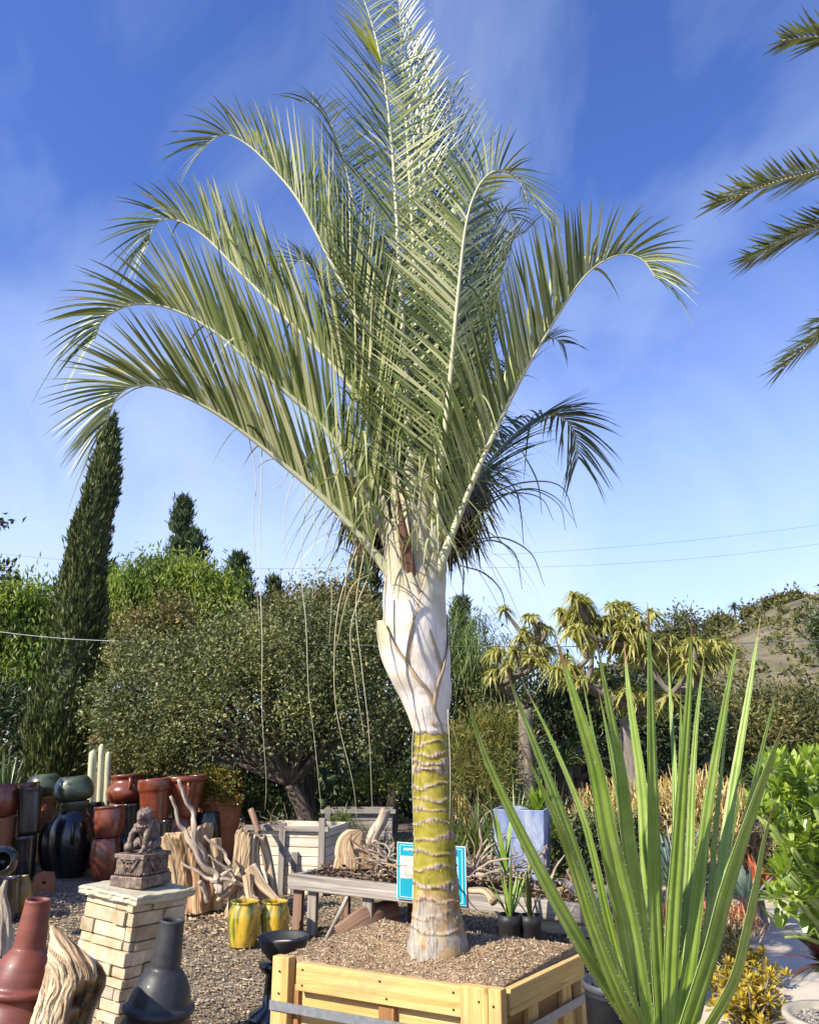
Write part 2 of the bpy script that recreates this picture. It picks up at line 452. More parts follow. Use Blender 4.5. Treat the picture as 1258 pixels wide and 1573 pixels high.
M_grey = m_wood("weathered_timber", (0.10, 0.085, 0.07), (0.27, 0.235, 0.20), (0.46, 0.42, 0.37), 55, 1.2, 0.9, 0.6, 0.2)
M_brownpost = m_wood("brown_post", (0.07, 0.04, 0.025), (0.20, 0.115, 0.075), (0.33, 0.22, 0.16), 50, 1.0, 0.9, 0.6, 0.2)
M_strap = m_noise("grey_strap", [(0.3, (0.20, 0.21, 0.22)), (0.7, (0.30, 0.31, 0.33))], 30, 'Object', 5, 0.45, metal=0.35, bump=0.1)
def m_drift(name, c0, c1, c2, c3, fx=22, fz=1.6, orange=(0.50, 0.26, 0.09)):
    k = NT(name); k.set(0.8, 0.25)
    f = k.noise(k.coord('gr', (fx, fx, fz)), 1, 9, 0.62, 0.9)
    c = k.ramp(f, [(0.30, c0), (0.42, c1), (0.55, c2), (0.72, c3)])
    g = k.noise(k.coord('gr', (3, 3, 1.1)), 1, 5, 0.6, 0.5)
    c = k.mix(k.ramp(g, [(0.50, (0, 0, 0)), (0.72, (0.65,) * 3)]), c, k.mix(1.0, c, orange, 'MULTIPLY'))
    k.col(c); k.bump(f, 0.9, 0.02)
    return k.m
M_drift = m_drift("driftwood", (0.06, 0.032, 0.016), (0.27, 0.18, 0.10), (0.52, 0.40, 0.25), (0.68, 0.57, 0.40), orange=(0.85, 0.50, 0.24))
M_stump = m_drift("stump_wood", (0.06, 0.035, 0.02), (0.26, 0.165, 0.085), (0.46, 0.34, 0.21), (0.62, 0.50, 0.34), 26, 1.4, orange=(1.1, 0.62, 0.25))
M_root = m_drift("bleached_roots", (0.10, 0.07, 0.05), (0.30, 0.23, 0.17), (0.50, 0.41, 0.31), (0.66, 0.57, 0.46), 40, 4, orange=(0.8, 0.7, 0.6))
M_bark = m_noise("dark_bark", [(0.3, (0.035, 0.026, 0.02)), (0.7, (0.16, 0.125, 0.095))], (14, 14, 3), 'gr', 8, 0.9, bump=0.8, bd=0.03)
M_greybark = m_noise("grey_bark", [(0.3, (0.10, 0.082, 0.065)), (0.7, (0.27, 0.23, 0.19))], (9, 9, 3), 'gr', 8, 0.9, bump=0.6, bd=0.02)

M_red = m_glaze("red_glaze", (0.235, 0.052, 0.022), (0.12, 0.026, 0.013), 0.22, dust=0.08)
M_red2 = m_glaze("brick_red_glaze", (0.225, 0.055, 0.024), (0.125, 0.03, 0.014), 0.25, dust=0.10)
M_terra = m_glaze("terracotta_clay", (0.36, 0.14, 0.065), (0.25, 0.09, 0.04), 0.6, dust=0.2, coat=0.0, spec=0.3)
M_olive = m_glaze("olive_glaze", (0.085, 0.105, 0.055), (0.04, 0.05, 0.028), 0.26, dust=0.08, dustc=(0.26, 0.25, 0.18))
M_black = m_glaze("black_glaze", (0.012, 0.013, 0.015), (0.006, 0.007, 0.008), 0.2, dust=0.04)
M_ochre = m_glaze("ochre_glaze", (0.30, 0.19, 0.03), (0.16, 0.10, 0.02), 0.3, dust=0.05)
M_redclay = m_glaze("oxblood_clay", (0.20, 0.052, 0.032), (0.13, 0.033, 0.021), 0.42, dust=0.10, coat=0.12, spec=0.45, dustc=(0.40, 0.26, 0.20))
M_blackclay = m_glaze("charcoal_clay", (0.030, 0.030, 0.031), (0.018, 0.018, 0.019), 0.45, dust=0.10, coat=0.1, spec=0.5, dustc=(0.20, 0.19, 0.17))
def m_vase():
    k = NT("yellow_green_glaze"); k.set(0.1, 0.5, 0, 1.0)
    f = k.noise(k.coord('Object', (9, 9, 2.5)), 1, 5, 0.6, 1.4)
    g = k.noise(k.coord('Object', (14, 14, 4)), 1, 5, 0.6, 0.8)
    c = k.ramp(f, [(0.36, (0.05, 0.10, 0.015)), (0.46, (0.26, 0.24, 0.02)), (0.52, (0.52, 0.33, 0.03)), (0.62, (0.60, 0.40, 0.05))])
    c = k.mix(k.ramp(g, [(0.60, (0, 0, 0)), (0.66, (0.8,) * 3)]), c, (0.22, 0.07, 0.015))
    k.col(c); k.bump(f, 0.15, 0.01); return k.m
M_vase = m_vase()
M_ledge = m_noise("cream_ledgestone", [(0.25, (0.34, 0.235, 0.11)), (0.5, (0.50, 0.405, 0.26)), (0.75, (0.62, 0.55, 0.42))], 11, 'Object', 8, 0.85, isl=0.32, bump=0.5, bd=0.012)
M_flag = m_noise("flagstone", [(0.25, (0.32, 0.275, 0.17)), (0.5, (0.46, 0.42, 0.29)), (0.8, (0.58, 0.54, 0.42))], 7, 'Object', 9, 0.85, bump=0.6, bd=0.015)
M_mortar = m_noise("mortar", [(0.3, (0.10, 0.08, 0.06)), (0.7, (0.22, 0.18, 0.13))], 20, rough=0.95)
M_carved = m_noise("carved_stone", [(0.30, (0.05, 0.032, 0.024)), (0.5, (0.135, 0.092, 0.07)), (0.72, (0.30, 0.225, 0.175))], 30, 'Object', 8, 0.55, spec=0.5, bump=0.35, bd=0.006)

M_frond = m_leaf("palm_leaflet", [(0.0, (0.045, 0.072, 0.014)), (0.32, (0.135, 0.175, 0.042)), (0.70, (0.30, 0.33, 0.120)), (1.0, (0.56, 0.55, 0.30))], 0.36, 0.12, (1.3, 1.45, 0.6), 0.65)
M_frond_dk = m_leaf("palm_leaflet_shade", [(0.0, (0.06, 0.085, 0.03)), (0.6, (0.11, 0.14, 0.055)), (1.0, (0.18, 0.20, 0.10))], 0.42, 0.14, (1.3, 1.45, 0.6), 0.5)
M_frond_dry = m_leaf("palm_leaflet_dry", [(0.0, (0.30, 0.24, 0.12)), (0.5, (0.36, 0.35, 0.16)), (1.0, (0.46, 0.44, 0.27))], 0.5, 0.2, (1.2, 1.1, 0.6), 0.4)
M_rachis = m_noise("palm_rachis", [(0.3, (0.38, 0.38, 0.21)), (0.6, (0.52, 0.51, 0.34)), (0.85, (0.60, 0.58, 0.43))], (30, 30, 4), 'gr', 6, 0.5, bump=0.2)
M_rein = m_noise("palm_rein", [(0.3, (0.42, 0.40, 0.24)), (0.7, (0.58, 0.55, 0.38))], 6, rough=0.6, bump=0)
def m_sheath():
    k = NT("waxy_sheath"); k.set(0.55, 0.35)
    gr = k.sep(k.n("Attribute", attribute_name="gr").outputs["Vector"])
    st = k.noise(k.coord('gr', (26, 26, 2.2)), 1, 7, 0.65, 0.4)
    c = k.ramp(st, [(0.28, (0.34, 0.25, 0.17)), (0.40, (0.62, 0.54, 0.44)), (0.58, (0.78, 0.735, 0.67))])
    n2 = k.noise(k.coord('Object', 7), 1, 6, 0.6, 0.3)
    c = k.mix(k.ramp(n2, [(0.46, (0, 0, 0)), (0.78, (0.8,) * 3)]), c, (0.46, 0.385, 0.27))
    e = k.math('ADD', k.math('ABSOLUTE', gr[0]), k.math('MULTIPLY', n2, 0.18))
    c = k.mix(k.ramp(e, [(0.96, (0, 0, 0)), (1.06, (0.8,) * 3)]), c, (0.33, 0.22, 0.10))
    tp = k.math('ADD', gr[2], k.math('MULTIPLY', n2, 0.2))
    c = k.mix(k.ramp(tp, [(0.74, (0, 0, 0)), (1.06, (0.85,) * 3)]), c, (0.44, 0.42, 0.25))
    zw = k.sep(k.coord('pos', 1.0))[2]
    zh = k.math('ADD', zw, k.math('MULTIPLY', k.math('SUBTRACT', n2, 0.5), 0.9))
    grey = k.ramp(st, [(0.28, (0.17, 0.105, 0.06)), (0.42, (0.36, 0.31, 0.19)), (0.62, (0.50, 0.47, 0.32))])
    c = k.mix(k.ramp(k.math('MULTIPLY', k.math('SUBTRACT', zh, 2.22), 2.4), [(0, (0, 0, 0)), (1, (0.9,) * 3)]), c, grey)
    k.col(c); k.bump(st, 0.5, 0.006); return k.m
M_sheath = m_sheath()
def m_trunk():
    k = NT("ringed_palm_trunk"); k.set(0.6, 0.35)
    gr = k.sep(k.n("Attribute", attribute_name="gr").outputs["Vector"])   # x: scar strength, y: height 0..1
    pos = k.coord('Object', (1, 1, 1))
    n = k.noise(pos, 13, 8, 0.65, 0.6); n2 = k.noise(pos, 5, 5, 0.6, 0.5)
    ver = k.noise(k.coord('Object', (75, 75, 9)), 1, 6, 0.7, 0.3)
    green = k.ramp(n, [(0.28, (0.10, 0.085, 0.012)), (0.45, (0.24, 0.205, 0.018)), (0.58, (0.31, 0.26, 0.03)), (0.68, (0.36, 0.26, 0.10)), (0.78, (0.40, 0.31, 0.19))])
    tan = k.ramp(n, [(0.3, (0.16, 0.075, 0.025)), (0.5, (0.36, 0.235, 0.105)), (0.7, (0.47, 0.36, 0.21))])
    hh = k.math('ADD', gr[1], k.math('MULTIPLY', k.math('SUBTRACT', n2, 0.5), 1.25))
    c = k.mix(k.ramp(hh, [(0.20, (0, 0, 0)), (0.36, (1, 1, 1))]), tan, green)
    ash = k.ramp(ver, [(0.3, (0.10, 0.08, 0.06)), (0.5, (0.32, 0.285, 0.235)), (0.7, (0.48, 0.44, 0.38))])
    c = k.mix(k.ramp(hh, [(0.06, (1, 1, 1)), (0.17, (0, 0, 0))]), c, ash)
    sc = k.math('ADD', gr[0], k.math('MULTIPLY', k.math('SUBTRACT', n, 0.5), 1.1))
    scar = k.ramp(ver, [(0.36, (0.055, 0.035, 0.02)), (0.47, (0.26, 0.19, 0.125)), (0.68, (0.52, 0.44, 0.34))])
    c = k.mix(k.ramp(sc, [(0.42, (0, 0, 0)), (0.60, (1, 1, 1))]), c, scar)
    sp = k.ramp(k.vor(pos, 42), [(0.0, (1, 1, 1)), (0.13, (0, 0, 0))])
    c = k.mix(k.math('MULTIPLY', sp, 0.45), c, (0.10, 0.06, 0.02))
    k.col(c); k.bump(k.math('ADD', ver, k.math('MULTIPLY', sc, 0.6)), 0.5, 0.008); return k.m
M_trunk = m_trunk()
M_rustb = m_noise('rust_fibre', [(0.3, (0.05, 0.024, 0.014)), (0.7, (0.20, 0.11, 0.068))], (30, 30, 3), 'gr', 7, 0.8, bump=0.5)
M_fan = m_leaf("fan_leaf", [(0, (0.05, 0.08, 0.02)), (1, (0.13, 0.17, 0.05))], 0.45, 0.2)
M_skirt = m_leaf("dead_fan_leaf", [(0, (0.03, 0.018, 0.010)), (0.6, (0.10, 0.06, 0.032)), (1, (0.20, 0.135, 0.075))], 0.8, 0.1)
M_dateleaf = m_leaf("date_palm_leaf", [(0, (0.07, 0.085, 0.03)), (1, (0.26, 0.27, 0.13))], 0.35, 0.15, None, 0.6)

M_oak = m_leaf("grey_green_leaf", [(0, (0.055, 0.072, 0.022)), (0.5, (0.13, 0.152, 0.054)), (0.85, (0.25, 0.255, 0.115)), (1, (0.40, 0.375, 0.20))], 0.55, 0.16, None, 0.3, var=1.1)
M_olivebush = m_leaf("bronze_leaf", [(0, (0.055, 0.056, 0.018)), (0.5, (0.15, 0.140, 0.046)), (1, (0.34, 0.27, 0.11))], 0.55, 0.16, None, 0.3, var=1)
M_pepper = m_leaf("pepper_leaf", [(0, (0.085, 0.13, 0.018)), (0.6, (0.19, 0.25, 0.035)), (1, (0.32, 0.36, 0.08))], 0.5, 0.4, var=0.6)
M_cyp = m_leaf("cypress_spray", [(0, (0.032, 0.050, 0.014)), (0.6, (0.085, 0.108, 0.030)), (1, (0.18, 0.185, 0.06))], 0.6, 0.12)
M_pineleaf = m_leaf("pine_needles", [(0, (0.022, 0.045, 0.016)), (0.6, (0.05, 0.085, 0.028)), (1, (0.10, 0.14, 0.05))], 0.6, 0.12, var=0.9)
M_dkgreen = m_leaf("dark_leaf", [(0, (0.022, 0.036, 0.012)), (1, (0.075, 0.105, 0.035))], 0.4, 0.12, None, 0.5, var=0.8)
M_scrub = m_leaf("scrub_leaf", [(0, (0.06, 0.07, 0.022)), (0.6, (0.115, 0.115, 0.035)), (1, (0.20, 0.185, 0.06))], 0.55, 0.18, var=0.6)
M_grassy = m_leaf("grass_blade", [(0, (0.06, 0.09, 0.02)), (0.7, (0.14, 0.18, 0.04)), (1, (0.27, 0.27, 0.09))], 0.45, 0.25)
M_cycad = m_leaf("cycad_leaf", [(0, (0.018, 0.035, 0.012)), (1, (0.05, 0.085, 0.03))], 0.32, 0.08, None, 0.6)
M_bright = m_leaf("paddle_leaf", [(0, (0.12, 0.20, 0.018)), (0.6, (0.22, 0.32, 0.035)), (1, (0.34, 0.42, 0.07))], 0.32, 0.22, None, 0.5)
M_aloe = m_leaf("tree_aloe_leaf", [(0, (0.20, 0.21, 0.05)), (0.6, (0.40, 0.38, 0.12)), (1, (0.62, 0.56, 0.27))], 0.5, 0.35, None, 0.5)
M_bluey = m_leaf("blue_agave_leaf", [(0, (0.10, 0.15, 0.11)), (1, (0.20, 0.27, 0.21))], 0.5, 0.05)
M_yucca = m_leaf("yucca_blade", [(0, (0.08, 0.12, 0.04)), (1, (0.22, 0.26, 0.11))], 0.4, 0.1, None, 0.5)
M_fire = m_leaf("firestick_stem", [(0, (0.24, 0.25, 0.08)), (0.5, (0.48, 0.36, 0.13)), (1, (0.60, 0.47, 0.24))], 0.55, 0.05, None, 0.3, (0.86, (0.66, 0.30, 0.06)))
M_coral = m_leaf("coral_stem", [(0, (0.45, 0.33, 0.13)), (1, (0.55, 0.42, 0.19))], 0.55, 0.05, None, 0.3, (0.35, (0.60, 0.13, 0.09)))
M_redaloe = m_leaf("red_aloe_leaf", [(0, (0.30, 0.055, 0.025)), (1, (0.50, 0.13, 0.05))], 0.5, 0.1)
M_sedum = m_leaf("yellow_sedum_leaf", [(0, (0.26, 0.22, 0.02)), (0.6, (0.42, 0.32, 0.03)), (1, (0.50, 0.30, 0.05))], 0.5, 0.12)
M_aeon = m_leaf("dark_aeonium_leaf", [(0, (0.055, 0.018, 0.018)), (1, (0.12, 0.04, 0.035))], 0.25, 0.04, None, 0.6)
M_croton = m_leaf("gold_green_leaf", [(0, (0.05, 0.075, 0.015)), (0.5, (0.15, 0.15, 0.025)), (1, (0.38, 0.22, 0.03))], 0.4, 0.15)
M_weep = m_leaf("feathery_leaf", [(0, (0.08, 0.12, 0.035)), (1, (0.20, 0.26, 0.09))], 0.5, 0.25)
M_cactus = m_noise("pale_cactus", [(0.3, (0.34, 0.36, 0.22)), (0.7, (0.60, 0.58, 0.42))], (40, 40, 3), 'gr', 4, 0.7)
M_stem = m_noise("spiny_green_stem", [(0.3, (0.12, 0.18, 0.04)), (0.7, (0.25, 0.30, 0.09))], 14, rough=0.6)
def m_spear():
    k = NT("spear_leaf"); k.set(0.40, 0.45)
    gr = k.sep(k.n("Attribute", attribute_name="gr").outputs["Vector"])
    st = k.noise(k.coord('gr', (7, 7, 1.2)), 1, 5, 0.6, 0.1)
    n = k.noise(k.coord('Object', 8), 1, 6, 0.6, 0.3)
    c = k.ramp(k.math('ADD', k.math('MULTIPLY', st, 0.6), k.math('MULTIPLY', n, 0.4)), [(0.34, (0.100, 0.175, 0.016)), (0.50, (0.195, 0.285, 0.038)), (0.66, (0.34, 0.41, 0.115))])
    c = k.mix(1.0, c, k.ramp(k.island(), [(0, (0.75, 0.85, 0.9)), (1, (1.12, 1.08, 0.95))]), 'MULTIPLY')
    e = k.ramp(k.math('ABSOLUTE', gr[0]), [(0.90, (0, 0, 0)), (1.0, (0.6,) * 3)])
    c = k.mix(e, c, (0.42, 0.46, 0.20))
    tz = k.math('ADD', gr[2], k.math('MULTIPLY', k.math('SUBTRACT', n, 0.5), 0.25)); tz = k.math('ADD', tz, k.math('MULTIPLY', k.island(), 0.07))
    c = k.mix(k.ramp(tz, [(0.95, (0, 0, 0)), (1.0, (1, 1, 1))]), c, (0.22, 0.12, 0.05))
    dr = k.noise(k.coord('Object', (16, 16, 3)), 1, 6, 0.7, 0.5); c = k.mix(k.ramp(dr, [(0.62, (0, 0, 0)), (0.74, (0.7,) * 3)]), c, (0.36, 0.33, 0.13))
    sp = k.ramp(k.noise(k.coord('Object', (55, 55, 30)), 1, 3, 0.5), [(0.70, (0, 0, 0)), (0.76, (1, 1, 1))])
    c = k.mix(k.math('MULTIPLY', sp, 0.75), c, (0.52, 0.50, 0.33))
    k.col(c); k.bump(st, 0.25, 0.01); return k.m
M_spear = m_spear()
M_thorn = m_noise("pale_thorn", [(0.3, (0.62, 0.60, 0.40)), (0.7, (0.74, 0.72, 0.55))], 5, rough=0.6, bump=0)
M_plastic = m_noise("black_plastic", [(0.3, (0.010, 0.010, 0.011)), (0.7, (0.03, 0.03, 0.03))], 12, rough=0.5, bump=0.15)
def m_blue():
    k = NT("chalky_blue_paint"); k.set(0.75, 0.3)
    f = k.noise(k.coord('Object', (7, 7, 3)), 1, 8, 0.7, 0.5)
    k.col(k.ramp(f, [(0.3, (0.085, 0.12, 0.27)), (0.46, (0.17, 0.22, 0.37)), (0.60, (0.36, 0.40, 0.48)), (0.8, (0.28, 0.265, 0.24))])); k.bump(f, 0.3, 0.01)
    return k.m
M_blue = m_blue()
def plain(name, c, rough=0.6, v=0.12, sc=12, bump=0.08, metal=0.0):
    return m_noise(name, [(0.3, tuple(x * (1 - v) for x in c)), (0.7, tuple(min(x * (1 + v), 1) for x in c))], sc, rough=rough, bump=bump, metal=metal)
M_teal = plain("teal_sign", (0.008, 0.27, 0.36), 0.35, 0.06, 6, 0.02)
M_white = plain("white_paint", (0.76, 0.77, 0.76), 0.5, 0.05)
M_pink = plain("pink_print", (0.70, 0.46, 0.36), 0.5, 0.1, 25, 0)
M_ink = plain("dark_ink", (0.10, 0.11, 0.10), 0.6)
M_pcream = plain("cream_print", (0.74, 0.64, 0.56), 0.5, 0.08, 25, 0)
M_concrete = plain("concrete", (0.36, 0.33, 0.28), 0.85, 0.2, 14, 0.3)
M_wire = plain("wire", (0.10, 0.10, 0.11), 0.6)
M_palewire = plain("pale_wire", (0.62, 0.62, 0.60), 0.5)
M_rooftile = m_noise("roof_tile", [(0.3, (0.22, 0.08, 0.05)), (0.7, (0.38, 0.17, 0.10))], 10, rough=0.85)
M_stucco = plain("stucco", (0.66, 0.62, 0.55), 0.85)
M_glass = plain("window_glass", (0.03, 0.035, 0.04), 0.1)
M_hill = m_noise("dry_hillside", [(0.28, (0.055, 0.060, 0.030)), (0.45, (0.125, 0.110, 0.062)), (0.62, (0.215, 0.180, 0.115)), (0.8, (0.33, 0.275, 0.19))], 0.22, 'pos', 12, 0.95, bump=0.7, bd=0.8, nrough=0.72)

# ------------------------------------------------------------------ ground, path, hill
mb = MB()
xs = np.concatenate([[-900, -300, -100, -40, -20], np.linspace(-12, 12, 121), [20, 40, 100, 300, 900]])
ys = np.concatenate([[-60, -20], np.linspace(-4, 22, 131), [30, 45, 70, 120, 300, 1200]])
X, Y = np.meshgrid(xs, ys)
Z = 0.018 * fn(np.stack([X, Y, 0 * X], -1), 1.6, 3) * (np.abs(X) < 13) * (Y < 22)
v = np.stack([X, Y, Z], -1).reshape(-1, 3); nx = len(xs)
q = [(j * nx + i, j * nx + i + 1, (j + 1) * nx + i + 1, (j + 1) * nx + i) for j in range(len(ys) - 1) for i in range(nx - 1)]
kind(mb.add(v, q).build("ground", M_gravel), 'structure')
mb = MB()                                       # pale path on the right, winding back between the beds
cl = spline([(2.3, 0.5, 0), (2.35, 3.0, 0), (2.45, 4.6, 0), (2.7, 6.4, 0), (3.1, 8.2, 0), (3.6, 10.5, 0), (4.6, 13, 0)], 60)
wd = np.interp(np.linspace(0, 1, 60), [0, 0.45, 0.7, 1], [1.25, 1.0, 0.9, 0.7])
off = np.linspace(-1, 1, 15)
T = nrm(np.gradient(cl, axis=0)); S = np.cross(T, A(0, 0, 1))
v = cl[:, None] + S[:, None] * (off[None, :, None] * (wd[:, None] * (1 + 0.12 * fn(cl, 2, 5)[:, None]))[..., None])
v[..., 2] = 0.030 + 0.02 * (1 - np.abs(off))[None] + 0.008 * fn(v, 3, 8)
q = [(j * 15 + i, (j + 1) * 15 + i, (j + 1) * 15 + i + 1, j * 15 + i + 1) for j in range(59) for i in range(14)]
kind(mb.add(v.reshape(-1, 3), [t[::-1] for t in q]).build("path", M_path), 'structure')
# loose stones over the nearer gravel
mb = MB(); rng = np.random.default_rng(11)
N = 26000
px_, py_ = rng.uniform(-4.6, 1.6, N), 2.6 + 7.2 * rng.uniform(0, 1, N) ** 1.15
base = A([1, 0, 0], [0, 1, 0], [-1, 0, 0], [0, -1, 0], [0, 0, 1], [0, 0, -1])
tri = np.array([(0, 1, 4), (1, 2, 4), (2, 3, 4), (3, 0, 4), (1, 0, 5), (2, 1, 5), (3, 2, 5), (0, 3, 5)])
sz = rng.uniform(0.006, 0.0165, (N, 1)) * A(1.25, 1.0, 0.62)
th = rng.uniform(0, 6.28, N); c, s = np.cos(th), np.sin(th)
pv = base[None] * (1 + 0.35 * rng.normal(size=(N, 6, 1))) * sz[:, None]
pv = np.stack([pv[..., 0] * c[:, None] - pv[..., 1] * s[:, None], pv[..., 0] * s[:, None] + pv[..., 1] * c[:, None], pv[..., 2]], -1)
pv += np.stack([px_, py_, 0.012 + 0.018 * fn(np.stack([px_, py_, 0 * px_], -1), 1.6, 3)], -1)[:, None]
mb.add(pv, None, (tri[None] + (np.arange(N) * 6)[:, None, None]).reshape(-1, 3))
o = mb.build("gravel", M_stone, smooth=False); kind(o, 'stuff')
# hill on the right
mb = MB(); xs = np.linspace(2, 260, 90); ys = np.linspace(48, 300, 70)
X, Y = np.meshgrid(xs, ys)
def sst(a, b, x): t = np.clip((x - a) / (b - a), 0, 1); return t * t * (3 - 2 * t)
def hill_z(X, Y):
    Q = np.stack([X, Y, 0 * X], -1)
    return np.interp(X, [0, 20, 36, 50, 61, 130, 260], [0, 7.5, 15.5, 20.3, 23, 30, 32]) * sst(52, 112, Y + 6 * fn(Q, 0.05, 4)) + 1.0 * fn(Q, 0.09, 2) * sst(55, 70, Y) - 0.6
v = np.stack([X, Y, hill_z(X, Y)], -1).reshape(-1, 3); nx = len(xs)
q = [(j * nx + i, j * nx + i + 1, (j + 1) * nx + i + 1, (j + 1) * nx + i) for j in range(len(ys) - 1) for i in range(nx - 1)]
kind(mb.add(v, q).build("hill", M_hill), 'structure')
mb = MB(); rng = np.random.default_rng(5)
N = 700; hx, hy = rng.uniform(18, 130, N), rng.uniform(60, 122, N); hz = hill_z(hx, hy)
for a, b, cc in zip(hx, hy, hz):
    n = 26; r = rng.uniform(0.5, 1.5)
    pp = A(a, b, cc) + rng.normal(size=(n, 3)) * A(r, r, r * 0.5) * 0.55 + A(0, 0, r * 0.3)
    leaves(mb, pp, rng.normal(size=(n, 3)) + A(0, 0, 0.8), r * 0.55, r * 0.4, rng)
kind(mb.build("hillside_scrub", M_scrub, smooth=False), 'stuff')

# ------------------------------------------------------------------ the timber planter box
BZ = 0.58
FL, FR = G(428, 1472, BZ), G(772, 1522, BZ)
ex = nrm(FR - FL); LEN = np.linalg.norm(FR - FL); ey = A(-ex[1], ex[0], 0); DEP = 1.10
DEP = 1.06
if ey[1] < 0: ey = -ey
BR = G(893, 1464, BZ) - FR; ey = nrm(BR * A(1, 1, 0)); DEP = float(np.linalg.norm(BR)) * 1.03
R3 = np.stack([ex, ey, A(0, 0, 1)], 1)
planter = thing("planter_box", "yellow pine timber crate planter holding the tall palm, bound with a grey strap", "planter", (*(FL + ex * LEN / 2)[:2], 0))
def bx(u, w, z): return FL * A(1, 1, 0) + ex * u + ey * w + A(0, 0, z)
def pbox(name, c, s, m=M_pine, bev=0.004):
    b = MB(); box(b, bx(*c), s, R3); return b.build(name, m, planter, smooth=False, bevel=bev)
pbox("rail", (LEN / 2 - 0.02, 0.0, BZ - 0.065), (LEN - 0.30, 0.042, 0.125))
pbox("rail", (LEN / 2, DEP, BZ - 0.095), (LEN - 0.1, 0.042, 0.125))
pbox("rail", (LEN - 0.014, DEP / 2 + 0.02, BZ - 0.062), (0.040, DEP - 0.08, 0.11))
pbox("rail", (0.02, DEP / 2 + 0.04, BZ - 0.085), (0.042, DEP - 0.1, 0.125))
pbox("rail", (LEN / 2 - 0.02, 0.0, 0.09), (LEN - 0.30, 0.042, 0.12))
pbox("rail", (LEN - 0.012, DEP / 2 + 0.04, 0.09), (0.042, DEP - 0.12, 0.11))
pbox("corner_post", (0.035, 0.0, BZ / 2 + 0.008), (0.10, 0.05, BZ + 0.014))
pbox("corner_post", (LEN - 0.125, -0.004, BZ / 2 + 0.002), (0.135, 0.05, BZ + 0.01))
pbox("corner_post", (LEN - 0.025, -0.002, BZ / 2 + 0.004), (0.062, 0.052, BZ + 0.008))
pbox("corner_post", (LEN - 0.03, DEP - 0.035, BZ / 2 - .02), (0.07, 0.05, BZ - .04))
pbox("corner_post", (0.03, DEP - 0.035, BZ / 2 - .02), (0.07, 0.05, BZ - .04))
for z, h in ((0.395, 0.105), (0.285, 0.105), (0.17, 0.11)):
    pbox("side_panel", (LEN / 2, 0.042, z), (LEN - 0.06, 0.02, h))
    pbox("side_panel", (LEN - 0.048, DEP / 2, z), (0.02, DEP - 0.1, h), M_pined if z > 0.3 else M_pine)
    pbox("side_panel", (0.052, DEP / 2, z), (0.02, DEP - 0.1, h))
    pbox("side_panel", (LEN / 2, DEP - 0.035, z), (LEN - 0.2, 0.02, h))
pbox("batten", (0.110, 0.020, 0.30), (0.028, 0.022, 0.34), M_pined)
pbox("batten", (LEN * 0.515, 0.016, 0.30), (0.085, 0.030, 0.34), M_pined)
pbox("batten", (LEN - 0.208, 0.018, 0.30), (0.02, 0.026, 0.34), M_pined)
for w in (0.30, 0.66): pbox("batten", (LEN - 0.024, w, 0.30), (0.026, 0.10, 0.34))
b = MB(); box(b, bx(LEN / 2 - 0.005, -0.034, 0.375), (LEN + 0.016, 0.006, 0.042), R3); box(b, bx(LEN + 0.0115, DEP / 2 - 0.02, 0.375), (0.006, DEP + 0.02, 0.042), R3)
b.build("strap", M_strap, planter, smooth=False)
b = MB()
for u, z in [(.035, .05), (.035, .15), (.17, .03), (.17, .10), (LEN * .5, .03), (LEN * .53, .10), (LEN - .23, .03), (LEN - .23, .10), (LEN - .10, .05), (LEN - .15, .16), (LEN - .12, .28), (LEN - .03, .06), (LEN - .03, .2)]:
    lathe(b, [(1e-4, 0), (.005, 0), (.005, .003), (1e-4, .004)], (0, 0, 0), 8); vv_ = b.v[-1]; b.v[-1] = bx(u, -.0215 if .14 < u < LEN - .2 else -.029, BZ - z) + ex * vv_[:, :1] + A(0, 0, 1) * vv_[:, 1:2] - ey * vv_[:, 2:3]
b.build("nail_heads", M_soot, planter)["kind"] = "stuff"
# soil heaped in the crate
b = MB(); nu, nw = 80, 64
U, W = np.meshgrid(np.r_[0.012, np.linspace(0.0125, LEN - 0.0355, nu - 2), LEN - .035], np.r_[.026, np.linspace(0.0265, DEP + .0135, nw - 2), DEP + .014])
a1 = np.minimum(np.minimum(U, LEN - U), np.minimum(W, DEP - W))
def soil_z(U, W):
    a = np.clip(np.minimum(np.minimum(U - 0.02, LEN - 0.02 - U), np.minimum(W, DEP - W)) / 0.25, 0, 1)
    Q = np.stack([U, W, 0 * U], -1)
    return BZ - 0.010 + .04 * np.clip(W / DEP, 0, 1) + .022 * (1 - np.clip(U / .3, 0, 1)) + 0.055 * a * (0.75 + 0.5 * fn(Q, 5, 9)) + (0.2 + .8 * a) * (0.012 * fn(Q, 22, 6) + 0.006 * fn(Q, 60, 2))
v = (FL * A(1, 1, 0))[None, None] + ex * U[..., None] + ey * W[..., None] + A(0, 0, 1) * soil_z(U, W)[..., None]
v[0, :, 2] -= .10; v[-1, :, 2] -= .10; v[1:-1, 0, 2] -= .10; v[1:-1, -1, 2] -= .10
q = [(j * nu + i, j * nu + i + 1, (j + 1) * nu + i + 1, (j + 1) * nu + i) for j in range(nw - 1) for i in range(nu - 1)]
soil = b.add(v.reshape(-1, 3), q).build("soil", M_mulch, planter)
b = MB(); rng = np.random.default_rng(3); N = 16000
u_, w_ = rng.uniform(0.03, LEN - 0.04, N), rng.uniform(0.03, DEP - 0.03, N)
p = (FL * A(1, 1, 0))[None] + ex * u_[:, None] + ey * w_[:, None] + A(0, 0, 1) * (soil_z(u_, w_) + 0.003)[:, None]
leaves(b, p, rng.normal(size=(N, 3)) * A(1, 1, 0.35), rng.uniform(0.006, 0.024, N), rng.uniform(0.003, 0.008, N), rng, 0.2)
b.build("bark_mulch", M_chip, soil, smooth=False)["kind"] = "stuff"

